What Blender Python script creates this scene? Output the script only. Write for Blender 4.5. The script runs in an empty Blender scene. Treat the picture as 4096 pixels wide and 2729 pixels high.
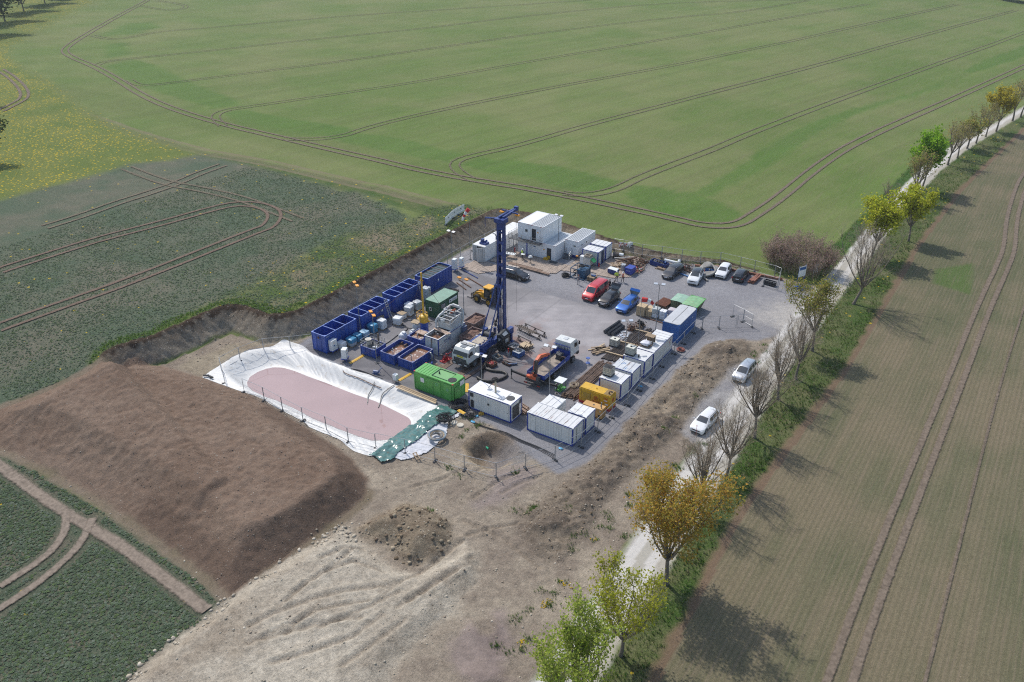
import bpy, math, random
import numpy as np
from mathutils import Vector, Matrix
R=math.radians; PI=math.pi
random.seed(7); rng=np.random.default_rng(7)
scene=bpy.context.scene
COL=scene.collection
# ---------------------------------------------------------------- camera
CAMPOS=np.array([55.,-85.,55.723]); PITCH=0.508044; ROLL=-0.0038414; YAW=2.156279; FPX=3331.39
cy_,sy_=math.cos(YAW),math.sin(YAW); cp_,sp_=math.cos(PITCH),math.sin(PITCH)
FWD=np.array([cy_*cp_,sy_*cp_,-sp_]); RT=np.array([sy_,-cy_,0.]); UP=np.cross(RT,FWD)
R2=RT*math.cos(ROLL)+UP*math.sin(ROLL); U2=-RT*math.sin(ROLL)+UP*math.cos(ROLL)
cam=bpy.data.objects.new('camera',bpy.data.cameras.new('camera')); COL.objects.link(cam)
cam.data.sensor_width=36; cam.data.lens=36*FPX/4096; cam.data.clip_start=1; cam.data.clip_end=6000
cam.matrix_world=Matrix(((R2[0],U2[0],-FWD[0],CAMPOS[0]),(R2[1],U2[1],-FWD[1],CAMPOS[1]),(R2[2],U2[2],-FWD[2],CAMPOS[2]),(0,0,0,1)))
scene.camera=cam
# ---------------------------------------------------------------- objects
def tag(o,label=None,cat=None,group=None,kind=None):
    if label:o['label']=label
    if cat:o['category']=cat
    if group:o['group']=group
    if kind:o['kind']=kind
    return o
def thing(name,label,cat,loc=(0,0,0),rz=0,group=None):
    o=bpy.data.objects.new(name,None); COL.objects.link(o); o.empty_display_size=.3
    o.location=loc; o.rotation_euler=(0,0,rz); return tag(o,label,cat,group)
def copy_tree(o,parent=None):
    c=o.copy(); COL.objects.link(c)
    if parent: c.parent=parent
    for ch in list(o.children): copy_tree(ch,c)
    return c
def nrm(v):
    v=np.asarray(v,float); n=np.linalg.norm(v); return v/n if n>1e-9 else v
class MB:
    def __init__(s): s.v=[];s.f=[];s.m=[]
    def add(s,V,F,m=0):
        o=len(s.v); s.v.extend([tuple(float(c) for c in p) for p in V]); s.f.extend([tuple(i+o for i in f) for f in F]); s.m.extend([m]*len(F)); return s
    def hexa(s,P,m=0):
        return s.add(P,[(0,3,2,1),(4,5,6,7),(0,1,5,4),(1,2,6,5),(2,3,7,6),(3,0,4,7)],m)
    def box(s,x0,x1,y0,y1,z0,z1,m=0):
        return s.hexa([(x0,y0,z0),(x1,y0,z0),(x1,y1,z0),(x0,y1,z0),(x0,y0,z1),(x1,y0,z1),(x1,y1,z1),(x0,y1,z1)],m)
    def rbox(s,c,size,rz=0,m=0):
        a,b,h=size[0]/2,size[1]/2,size[2]; co,si=math.cos(rz),math.sin(rz)
        f=lambda x,y,z:(c[0]+co*x-si*y,c[1]+si*x+co*y,c[2]+z)
        return s.hexa([f(-a,-b,0),f(a,-b,0),f(a,b,0),f(-a,b,0),f(-a,-b,h),f(a,-b,h),f(a,b,h),f(-a,b,h)],m)
    def beam(s,p,q,w,h=None,m=0,upv=(0,0,1)):
        h=h or w; p=np.array(p,float);q=np.array(q,float); d=nrm(q-p); u=np.array(upv,float)
        if abs(d@u)>.98: u=np.array([1.,0,0])
        r=nrm(np.cross(d,u)); u=np.cross(r,d); a=r*w/2; b=u*h/2
        return s.hexa([p-a-b,p+a-b,q+a-b,q-a-b,p-a+b,p+a+b,q+a+b,q-a+b],m)
    def tube(s,pts,r,n=6,m=0,cap=True):
        P=[np.array(p,float) for p in pts]; k=len(P); rr=r if hasattr(r,'__len__') else [r]*k
        V=[];u=None
        for i in range(k):
            d=nrm(P[min(i+1,k-1)]-P[max(i-1,0)])
            if u is None:
                u=np.array([0,0,1.]) if abs(d[2])<.9 else np.array([1.,0,0])
            u=nrm(u-d*(u@d)); w=np.cross(d,u)
            for j in range(n):
                a=2*PI*j/n; V.append(P[i]+(u*math.cos(a)+w*math.sin(a))*rr[i])
        F=[]
        for i in range(k-1):
            for j in range(n):
                j2=(j+1)%n; F.append((i*n+j,i*n+j2,(i+1)*n+j2,(i+1)*n+j))
        if cap: F.append(tuple(range(n-1,-1,-1))); F.append(tuple(range((k-1)*n,k*n)))
        return s.add(V,F,m)
    def cyl(s,p,q,r,r2=None,n=12,m=0): return s.tube([p,q],[r,r if r2 is None else r2],n,m)
    def ring(s,c,R_,r,axis=(0,0,1),n=20,k=6,m=0,a0=0,a1=2*PI):
        ax=nrm(axis); u=np.array([1.,0,0]) if abs(ax[0])<.9 else np.array([0,1.,0]); u=nrm(u-ax*(u@ax)); w=np.cross(ax,u)
        pts=[np.array(c)+(u*math.cos(a)+w*math.sin(a))*R_ for a in np.linspace(a0,a1,n)]
        return s.tube(pts,r,k,m)
    def lathe(s,prof,c=(0,0,0),n=14,m=0):
        V=[];F=[];k=len(prof)
        for (r,z) in prof:
            for j in range(n):
                a=2*PI*j/n; V.append((c[0]+r*math.cos(a),c[1]+r*math.sin(a),c[2]+z))
        for i in range(k-1):
            for j in range(n):
                j2=(j+1)%n; F.append((i*n+j,i*n+j2,(i+1)*n+j2,(i+1)*n+j))
        F.append(tuple(range(n-1,-1,-1)));F.append(tuple(range((k-1)*n,k*n)))
        return s.add(V,F,m)
    def prism(s,poly,z0,z1,m=0):
        n=len(poly); V=[(p[0],p[1],z0) for p in poly]+[(p[0],p[1],z1) for p in poly]
        return s.add(V,[tuple(range(n-1,-1,-1)),tuple(range(n,2*n))]+[(i,(i+1)%n,n+(i+1)%n,n+i) for i in range(n)],m)
    def xprism(s,poly,x0,x1,m=0):   # poly in (y,z)
        n=len(poly); V=[(x0,p[0],p[1]) for p in poly]+[(x1,p[0],p[1]) for p in poly]
        return s.add(V,[tuple(range(n)),tuple(range(2*n-1,n-1,-1))]+[(i,n+i,n+(i+1)%n,(i+1)%n) for i in range(n)],m)
    def yprism(s,poly,y0,y1,m=0):   # poly in (x,z)
        n=len(poly); V=[(p[0],y0,p[1]) for p in poly]+[(p[0],y1,p[1]) for p in poly]
        return s.add(V,[tuple(range(n)),tuple(range(2*n-1,n-1,-1))]+[(i,n+i,n+(i+1)%n,(i+1)%n) for i in range(n)],m)
    def quad(s,a,b,c,d,m=0): return s.add([a,b,c,d],[(0,1,2,3)],m)
    def sph(s,c,r,n=8,m=0):
        r=r if hasattr(r,'__len__') else (r,r,r); V=[];F=[]; k=n//2+1
        for i in range(k+1):
            t=PI*i/k
            for j in range(n):
                a=2*PI*j/n; V.append((c[0]+r[0]*math.sin(t)*math.cos(a),c[1]+r[1]*math.sin(t)*math.sin(a),c[2]-r[2]*math.cos(t)))
        for i in range(k):
            for j in range(n):
                j2=(j+1)%n; F.append((i*n+j,i*n+j2,(i+1)*n+j2,(i+1)*n+j))
        return s.add(V,F,m)
    def blob(s,c,size,seed=0,m=0,n=10,bump=.12,sq=.5):
        # rounded sack-like lump, sq squares it off
        rr=random.Random(seed); V=[];F=[]; k=7
        for i in range(k+1):
            t=PI*i/k
            for j in range(n):
                a=2*PI*j/n; x,y,z=math.sin(t)*math.cos(a),math.sin(t)*math.sin(a),-math.cos(t)
                f=lambda q: math.copysign(abs(q)**(1-sq),q)
                w=1+rr.uniform(-bump,bump)
                V.append((c[0]+f(x)*size[0]/2*w,c[1]+f(y)*size[1]/2*w,c[2]+size[2]/2+f(z)*size[2]/2*(1+rr.uniform(-bump,bump)*.5)))
        for i in range(k):
            for j in range(n):
                j2=(j+1)%n; F.append((i*n+j,i*n+j2,(i+1)*n+j2,(i+1)*n+j))
        return s.add(V,F,m)
    def build(s,name,mats,parent=None,smooth=False,loc=(0,0,0),rz=0):
        me=bpy.data.meshes.new(name); me.from_pydata(s.v,[],s.f)
        if not isinstance(mats,(list,tuple)): mats=[mats]
        for q in mats: me.materials.append(q)
        if len(mats)>1: me.polygons.foreach_set('material_index',s.m)
        me.validate(); me.update()
        if smooth:
            me.polygons.foreach_set('use_smooth',[True]*len(me.polygons))
            try: me.set_sharp_from_angle(angle=R(smooth if smooth is not True else 40))
            except Exception: pass
        o=bpy.data.objects.new(name,me); COL.objects.link(o); o.location=loc; o.rotation_euler=(0,0,rz)
        if parent is not None: o.parent=parent
        return o
def text(name,s,size,loc,rot,mat,parent,align='CENTER',shear=0,sx=1.0):
    c=bpy.data.curves.new('text','FONT'); c.body=s; c.size=size; c.align_x=align; c.align_y='CENTER'; c.extrude=.004; c.shear=shear
    t=bpy.data.objects.new('text',c); COL.objects.link(t)
    dg=bpy.context.evaluated_depsgraph_get(); me=bpy.data.meshes.new_from_object(t.evaluated_get(dg))
    bpy.data.objects.remove(t); bpy.data.curves.remove(c)
    me.materials.clear(); me.materials.append(mat)
    o=bpy.data.objects.new(name,me); COL.objects.link(o); o.location=loc; o.rotation_euler=rot; o.scale=(sx,1,1); o.parent=parent
    return o
# ---------------------------------------------------------------- materials
MATS={}
def nodes(name):
    m=bpy.data.materials.new(name); m.use_nodes=True; nt=m.node_tree; b=nt.nodes['Principled BSDF']; return m,nt,b
def N(nt,t,**k):
    n=nt.nodes.new(t)
    for a,v in k.items():
        if a.startswith('_'): n.inputs[a[1:].replace('_',' ')].default_value=v
        else: setattr(n,a,v)
    return n
def rgba(c): return (c[0],c[1],c[2],1)
def noise(nt,scale,detail=3,vec=None,stretch=None,rough=.55):
    n=N(nt,'ShaderNodeTexNoise'); n.inputs['Scale'].default_value=scale; n.inputs['Detail'].default_value=detail; n.inputs['Roughness'].default_value=rough
    g=vec if vec is not None else N(nt,'ShaderNodeNewGeometry').outputs['Position']
    if stretch is not None:
        mp=N(nt,'ShaderNodeMapping'); mp.inputs['Scale'].default_value=stretch[:3]
        if len(stretch)>3: mp.inputs['Rotation'].default_value=(0,0,stretch[3])
        nt.links.new(g,mp.inputs['Vector']); g=mp.outputs['Vector']
    nt.links.new(g,n.inputs['Vector']); return n.outputs['Fac']
def ramp(nt,fac,a,b,ca=(0,0,0),cb=(1,1,1)):
    r=N(nt,'ShaderNodeMapRange'); r.inputs['From Min'].default_value=a; r.inputs['From Max'].default_value=b; r.clamp=True
    nt.links.new(fac,r.inputs['Value']); return r.outputs['Result']
def mix(nt,fac,a,b,blend='MIX'):
    m=N(nt,'ShaderNodeMix',data_type='RGBA',blend_type=blend)
    for i,q in ((0,fac),(6,a),(7,b)):
        if isinstance(q,(int,float)): m.inputs[i].default_value=q
        elif isinstance(q,tuple): m.inputs[i].default_value=rgba(q)
        else: nt.links.new(q,m.inputs[i])
    return m.outputs[2]
def M(name,col,rough=.6,metal=0.,var=.18,vs=1.5,dirt=0.,dirtcol=(.16,.12,.09),bump=0.,bs=20,spec=None,coat=0.,stretch=None):
    if name in MATS: return MATS[name]
    m,nt,b=nodes(name); L=nt.links
    c=mix(nt,ramp(nt,noise(nt,vs,4,stretch=stretch),.3,.7),tuple(x*(1-var) for x in col),tuple(min(1,x*(1+var)) for x in col))
    if dirt>0: c=mix(nt,ramp(nt,noise(nt,vs*2.3,5,stretch=stretch),.62-dirt*.3,.8),c,dirtcol)
    L.new(c,b.inputs['Base Color']); b.inputs['Roughness'].default_value=rough; b.inputs['Metallic'].default_value=metal
    if spec is not None: b.inputs['Specular IOR Level'].default_value=spec
    if coat: b.inputs['Coat Weight'].default_value=coat; b.inputs['Coat Roughness'].default_value=.05
    if bump:
        bp=N(nt,'ShaderNodeBump'); bp.inputs['Strength'].default_value=bump; bp.inputs['Distance'].default_value=.05
        L.new(noise(nt,bs,3),bp.inputs['Height']); L.new(bp.outputs['Normal'],b.inputs['Normal'])
    MATS[name]=m; return m
def streak(name,col,rust,thr,stretch,rough=.5,scale=2.,extra=None):
    # paint with patches / streaks of rust that follow the profile of the sheet
    m,nt,b=nodes(name); L=nt.links
    c=mix(nt,ramp(nt,noise(nt,.8,3),.3,.7),tuple(x*.86 for x in col),col)
    c=mix(nt,ramp(nt,noise(nt,scale,5,stretch=stretch,rough=.65),thr,thr+.1),c,rust)
    if extra: c=mix(nt,ramp(nt,noise(nt,scale*1.3,4,stretch=extra[1]),extra[2],extra[2]+.06),c,extra[0])
    L.new(c,b.inputs['Base Color']); b.inputs['Roughness'].default_value=rough; MATS[name]=m; return m
white=M('white_paint',(.77,.77,.76),.45,var=.05,vs=.8,dirt=.04,dirtcol=(.5,.47,.42))
offwhite=M('off_white_sheet',(.70,.70,.67),.5,var=.07,vs=1.1,dirt=.12,dirtcol=(.46,.43,.38),stretch=(1.6,1.6,.22))
greywhite=M('grey_white_sheet',(.56,.57,.56),.55,var=.09,vs=1.1,dirt=.14,dirtcol=(.36,.34,.31),stretch=(1.6,1.6,.22))
blue=M('blue_paint',(.022,.055,.25),.42,var=.2,dirt=.1,dirtcol=(.05,.06,.09))
blueframe=M('blue_frame',(.02,.05,.30),.4,var=.15)
bluerim=M('pale_blue_rim',(.16,.24,.55),.4,var=.2)
tankblue=M('tank_blue',(.018,.065,.32),.40,var=.22,vs=.6,dirt=.1,dirtcol=(.05,.055,.085),stretch=(1.5,1.5,.3))
rigblue=M('rig_blue',(.017,.046,.20),.4,var=.25,vs=2,dirt=.15,dirtcol=(.04,.04,.05))
midblue=M('mid_blue',(.02,.10,.30),.45,var=.2,dirt=.15)
black=M('black_rubber',(.018,.018,.02),.75,var=.3)
darkgrey=M('dark_grey',(.05,.052,.055),.6,var=.25)
steel=M('galvanised_steel',(.36,.38,.40),.5,.55,var=.15,vs=4)
steelpole=M('grey_pole',(.24,.25,.26),.5,.4,var=.2)
chrome=M('bright_metal',(.6,.6,.62),.25,.9,var=.1)
rusty=M('rusty_steel',(.13,.067,.042),.8,.1,var=.4,vs=6,dirt=.25,dirtcol=(.26,.13,.07))
pipebrown=M('pipe_brown',(.17,.115,.085),.55,.35,var=.45,vs=1.6,dirt=.25,dirtcol=(.30,.19,.12))
pipedark=M('pipe_dark',(.09,.075,.065),.5,.5,var=.4,vs=2,dirt=.2,dirtcol=(.2,.12,.08))
wood=M('raw_wood',(.34,.25,.16),.8,var=.3,vs=5,dirt=.2,dirtcol=(.2,.14,.09))
wooddark=M('old_wood',(.17,.125,.09),.85,var=.35,vs=5,dirt=.2)
woodlight=M('fresh_wood',(.50,.38,.24),.75,var=.2,vs=5)
deckwood=M('deck_wood',(.36,.29,.235),.85,var=.22,vs=2,dirt=.3,dirtcol=(.22,.18,.15))
mud=M('brown_mud_liquid',(.25,.135,.082),.12,var=.25,vs=1.2)
orange=M('orange_paint',(.62,.13,.05),.45,var=.15,dirt=.1)
red=M('red_paint',(.45,.03,.03),.45,var=.2)
yellow=M('yellow_paint',(.62,.36,.02),.42,var=.12,dirt=.06)
lampyellow=M('amber_lamp',(.75,.30,.01),.4,var=.1)
tan=M('tan_paint',(.52,.30,.10),.5,var=.1)
green=M('bright_green',(.10,.36,.075),.42,var=.12,vs=.7,dirt=.05)
darkgreen=M('dark_green',(.022,.095,.052),.5,var=.2,dirt=.1)
palegreen=M('pale_green_roof',(.17,.30,.22),.55,var=.15,dirt=.2,dirtcol=(.24,.2,.13))
bagwhite=M('white_bag',(.70,.71,.71),.5,var=.12,vs=5,bump=.4,bs=9)
bagblue=M('blue_wrap',(.05,.25,.42),.35,var=.3,vs=4,bump=.4,bs=9)
baggrey=M('grey_wrap',(.45,.48,.50),.35,var=.2,vs=5,bump=.4,bs=9)
glass=M('window_glass',(.015,.02,.022),.06,var=.1,spec=.7)
carglass=M('car_glass',(.05,.056,.062),.08,var=.1,spec=1.0)
concrete=M('concrete_grey',(.36,.35,.33),.9,var=.15,vs=6)
skin=M('skin',(.50,.30,.22),.6,var=.05)
plasticwhite=M('white_plastic',(.72,.74,.73),.4,var=.05)
def emission_free(n): return n
# ---------------------------------------------------------------- terrain
def vnoise(x,y,s,seed=0):
    x=x*s+seed*17.13; y=y*s-seed*9.71
    xi=np.floor(x).astype(np.int64); yi=np.floor(y).astype(np.int64); fx=x-xi; fy=y-yi
    fx=fx*fx*(3-2*fx); fy=fy*fy*(3-2*fy)
    def hsh(a,b):
        h=(a*374761393+b*668265263+seed*1442695041)&0xffffffff; h=((h^(h>>13))*1274126177)&0xffffffff; return ((h^(h>>16))&0xffff)/65535.0
    return (hsh(xi,yi)*(1-fx)+hsh(xi+1,yi)*fx)*(1-fy)+(hsh(xi,yi+1)*(1-fx)+hsh(xi+1,yi+1)*fx)*fy
def fbm(x,y,s,o=4,seed=0):
    t=0;a=.5;n=0
    for i in range(o): t=t+a*vnoise(x,y,s*2**i,seed+i); n+=a; a*=.55
    return t/n-.5
def sstep(a,b,x):
    t=np.clip((x-a)/(b-a),0,1); return t*t*(3-2*t)
def sdist(x,y,poly):
    """signed distance to a polygon, negative inside"""
    P=np.array(poly,float); d=np.full(x.shape,1e9); ins=np.zeros(x.shape,bool); n=len(P)
    for i in range(n):
        a=P[i];b=P[(i+1)%n]; ex,ey=b-a; wx=x-a[0]; wy=y-a[1]
        t=np.clip((wx*ex+wy*ey)/(ex*ex+ey*ey+1e-12),0,1); d=np.minimum(d,(wx-ex*t)**2+(wy-ey*t)**2)
        c=((a[1]<=y)&(b[1]>y))|((b[1]<=y)&(a[1]>y))
        with np.errstate(divide='ignore',invalid='ignore'): xx=a[0]+(y-a[1])*ex/(ey if ey!=0 else 1e-12)
        ins^=c&(x<xx)
    d=np.sqrt(d); return np.where(ins,-d,d)
def sd(x,y,poly,margin=6.):
    """sdist, evaluated only near the polygon"""
    P=np.array(poly,float); lo=P.min(0)-margin; hi=P.max(0)+margin
    out=np.full(x.shape,margin*1.0); k=(x>lo[0])&(x<hi[0])&(y>lo[1])&(y<hi[1])
    if k.any(): out[k]=np.minimum(sdist(x[k],y[k],poly),margin)
    return out
def pdist(x,y,line,margin=5.):
    P=np.array(line,float); lo=P.min(0)-margin; hi=P.max(0)+margin; out=np.full(x.shape,margin)
    k=(x>lo[0])&(x<hi[0])&(y>lo[1])&(y<hi[1])
    if not k.any(): return out
    X=x[k];Y=y[k]; d=np.full(X.shape,1e9)
    for a,b in zip(P[:-1],P[1:]):
        e=b-a; t=np.clip(((X-a[0])*e[0]+(Y-a[1])*e[1])/(e@e+1e-12),0,1); d=np.minimum(d,(X-a[0]-e[0]*t)**2+(Y-a[1]-e[1]*t)**2)
    out[k]=np.minimum(np.sqrt(d),margin); return out
PAD=[(-24.6,32.4),(-20,34.0),(-1.6,33.4),(5,34.4),(10,36.3),(14,38.4),(24,39.2),(60,39.2),(60,-80),(-6,-80),(-6,-45),(-38,-36),(-35.0,-31.4),(-34.5,-21.2),(-28.2,-21.0),(-25.3,-17.6),(-24.6,-15)]
def field_h(x,y):
    return np.clip(-.055*(x-25),0,3.0)*sstep(-56,-28,y)
def base_h(x,y):
    f=field_h(x,y); d=sd(x,y,PAD,8.)
    d=d+fbm(x,y,.45,3,3)*np.where((x<-22)&(y>-17),.3,.7)*(d>-2)
    run=np.maximum(f*.95,.6)
    return f*np.clip(d/run,0,1)
def ray(px,py):
    d=FWD+R2*(px-2048)/FPX-U2*(py-1364.5)/FPX; return d
def at(px,py,z=None):
    """the place on the terrain that stands at a given spot of the photograph"""
    d=ray(px,py); zz=0. if z is None else z
    for _ in range(1 if z is not None else 14):
        t=(zz-CAMPOS[2])/d[2]; p=CAMPOS+d*t
        if z is None: zz=.5*zz+.5*float(base_h(np.array([p[0]]),np.array([p[1]]))[0])
    return (float(p[0]),float(p[1]))
OV=1.7407
def ov(*pts,z=None): return [at(a*OV,b*OV,z) for a,b in pts]
def zo(k,*pts,z=None):
    x0,y0,s=k; return [at(x0+a/s,y0+b/s,z) for a,b in pts]
S_=3.357
K1=(1200,1000,S_);K2=(1700,800,S_);K3=(2300,900,S_);K4=(1600,1250,S_);K5=(2000,1300,S_);K6=(2300,1150,3.92);K7=(1200,1500,S_);K8=(1700,1600,S_);K9=(800,1250,S_);K11=(2600,1350,S_);K12=(2900,850,S_)
Q=1.681
RA=(0,0,Q);RB=(1300,0,Q);RC=(2696,0,Q);RD=(0,900,Q);RE=(0,1796,Q);RF=(1000,1796,Q);RG=(1900,1796,Q);RH=(2696,1000,Q)
MOUND=zo(RD,(0,1240),(300,1130),(560,1010),(720,930),(900,880),(1100,950),(1400,1040),(1700,1150),(2000,1330),(2200,1460),(2353,1568))+zo(RF,(700,100),(790,210),(760,330),(640,430),(300,680),(0,880))+zo(RE,(1560,980),(1290,760),(900,480),(600,280),(300,120),(100,20))+zo(RD,(0,1500),(-150,1400))
CLAY=zo(RE,(1560,1000),(1400,1130),(1250,1230),(1000,1430),(850,1568))+[at(300,2900),at(1900,2900)]+zo(RF,(930,1568),(990,1430),(1250,1200),(1560,880),(1560,700),(1450,590),(1330,740),(1100,830),(960,800),(860,700),(680,600),(620,520),(350,690),(0,900))
RUBBLE=zo(RF,(700,540),(850,440),(1050,370),(1200,400),(1370,500),(1380,620),(1270,740),(1080,810),(980,760),(930,650),(780,620))
RIDGE=zo(K11,(730,60),(1000,20),(1280,60),(1390,170),(1250,350),(1000,520),(880,700),(620,980),(430,1230),(200,1450),(0,1568))+zo(RG,(860,360),(760,560),(560,760),(380,700),(300,560),(330,430),(520,290),(700,180))+zo(K11,(-420,1300),(-100,950),(60,760),(350,470),(640,240))
PIT=zo(K8,(470,620),(560,540),(700,470),(860,420),(1050,440),(1200,530),(1270,640),(1250,740),(1150,850),(1000,920),(850,940),(700,880),(570,800))
RIM=zo(K9,(300,760),(420,620),(650,520),(900,480),(1150,470),(1350,490),(1650,640),(1950,740),z=0)+zo(K7,(800,0),(1100,80),(1320,165),(1600,290),(1850,420),(1740,560),(1640,660),z=0)+zo(K7,(1430,840),(1180,960),(900,900),(650,830),(330,690),(0,545),z=0)+zo(K9,(1350,1400),(1050,1260),(800,1130),(560,1010),(400,880),z=0)
WATERZ=-1.15
WATER=zo(K9,(640,945),(680,870),(790,800),(900,760),(1000,740),(1120,745),(1280,790),(1450,860),(1700,950),(1900,1030),(2080,1100),(2350,1190),z=WATERZ)+zo(K7,(1150,420),(1330,510),(1450,570),(1482,620),(1480,680),(1430,750),(1300,830),(1150,870),(960,880),(800,830),(560,740),(330,650),(60,540),z=WATERZ)+zo(K9,(1500,1410),(1250,1280),(1000,1170),(860,1130),(720,1060),(650,1000),z=WATERZ)
ROADR=[(46.5,182),(45.6,177.3),(41.5,154.3),(37.6,131.1),(35.2,108.6),(34.2,85.5),(33.9,60),(33.8,37.4),(33.6,11),(34.1,0.8),(34.9,-17),(35.4,-27),(35.9,-44),(36.4,-75)]
ROADL=[(32.4,-75),(31.6,-44),(31.0,-27),(30.4,-17),(29.8,0),(29.8,20),(30.0,40),(30.4,53.5),(30.7,90),(32.3,115),(35,137),(41.5,168),(46,194),(60,260),(64,258)]
ROAD=ROADL+[(52,200)]+ROADR
LAYBY=zo(K11,(1170,380),(1400,280),(1500,400),(1450,800),(1300,1300),(950,1568),(560,1400),(400,1270),(560,1050),(700,850),(950,620),(1060,430))
FIELDR_E=[(90,300),(58,215),(46.9,163.3),(42.6,120.9),(40.6,98.9),(39.2,65.4),(39.4,40),(39.5,18.1),(38.8,1.8),(37.9,-16.8),(38.0,-22.9),(39.1,-42.2),(40,-80)]
FIELDR=FIELDR_E+[(220,-80),(220,300)]
VERGER=[(46.9,195),(45.6,177.3),(41.5,154.3),(37.6,131.1),(35.2,108.6),(34.2,85.5),(33.9,60),(33.8,37.4),(33.6,11),(34.1,0.8),(34.9,-17),(35.4,-27),(35.9,-44),(36.4,-75)]
VERGE=VERGER+FIELDR_E[::-1]
HEDGESTRIP=[(27.2,44),(29.8,43),(30.3,60),(30.6,90),(32,115),(35,140),(32,140),(29.6,110),(27.9,70)]
MEADOW=zo(RA,(640,0),(430,110),(200,230),(60,310),(40,360),(110,430),(300,530),(430,640),(570,740),(700,830),(1000,940),(1320,1040),(1150,1080),(900,1100),(700,1160),(450,1230),(0,1350),(-500,1480),(-900,400),(-500,-60))+[at(500,-60)]
DARK=zo(RA,(1330,1040),(1500,1075),(1750,1130),(2050,1210),(2353,1300))+zo(RB,(200,1290),(420,1380),(560,1470),(420,1568))+zo(RD,(2353,60),(2150,150),(1950,260),(1700,420),(1400,540),(1200,640),(960,780),(830,860),(700,930),(560,1010),(300,1140),(0,1260),(-600,1500),(-900,500))+zo(RA,(-500,1480),(0,1350),(450,1230),(700,1160),(900,1100),(1150,1080))
CORNER=zo(RE,(-300,-60),(0,0),(150,60),(600,360),(900,540),(1290,800),(1520,980),(1400,1130),(1250,1230),(1000,1430),(850,1568))+[at(350,2900),at(-300,2900)]
LEFTSTRIP=zo(RD,(940,840),(1250,690),(1590,560),(1850,650),(2353,420))+zo(K1,(1650,0))+zo(K2,(600,390),(930,230),(700,180),(100,330),(-100,560))+zo(RD,(2250,250),(1950,290),(1700,420),(1400,540),(1100,700),(830,860),(600,930))
SLAB=[(-23.2,-18.9),(12.9,-18.6),(13.3,13.5),(-22.9,13.9)]
YARD=[(-24.4,-20.6),(-16,-20.0),(4.0,-20.4),(9,-19.7),(15,-22.0),(19.9,-23.4),(21.6,-20),(21.9,3),(22.4,12),(25,15.5),(28,17),(30,20),(33,26),(32.5,36),(28,36.6),(24,38.4),(14,38.0),(10,36.0),(5,34.0),(-1.6,33.2),(-20,33.8),(-24.3,32.2)]
WEST=zo(K9,(0,880),(350,700),(500,560),(820,470),(1220,420),(1480,460))+[(-23,-19)]+zo(K1,(0,1150),(-150,1180))+zo(K9,(900,330),(650,420),(420,420),(100,560),(-150,640),(-300,740))
RUTS=[(zo(RF,(300,1000),(600,800),(700,700)),.3),(zo(RF,(480,1240),(760,1120),(1000,1000)),.28),(zo(RF,(150,1480),(420,1400),(700,1300),(900,1150)),.3),(zo(RF,(620,1500),(850,1330),(1050,1180)),.3),(zo(RF,(1150,1010),(1340,880),(1480,790)),.25),(zo(RF,(480,770),(640,700),(760,690)),.25),(zo(RF,(520,860),(700,790),(900,860)),.25),(zo(RF,(1480,170),(1700,60),(1850,30)),.25),(zo(RF,(1500,330),(1650,230),(1800,160)),.25),(zo(RF,(1080,260),(1300,200),(1480,110)),.22),(zo(RF,(0,1230),(200,1130),(420,1050),(650,990),(900,960)),.35),(zo(RF,(100,1320),(330,1250),(600,1185),(750,1170)),.4),(zo(RF,(200,1100),(380,950)),.3),(zo(RF,(900,1020),(1150,840),(1420,620)),.3),(zo(RF,(1000,1100),(1300,880),(1500,740)),.3),(zo(RF,(240,1280),(430,1120)),.3),(zo(RF,(880,1000),(980,930)),.3),(zo(RF,(1080,1060),(1400,840)),.3),(zo(RF,(0,1350),(250,1230),(500,1110),(800,1060)),.25),(zo(K8,(1020,1255),(1250,1130),(1560,1020)),.3),(zo(RF,(1460,580),(1600,540),(1800,500)),.25),(zo(RF,(1420,480),(1700,600),(1950,800)),.3)]
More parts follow.
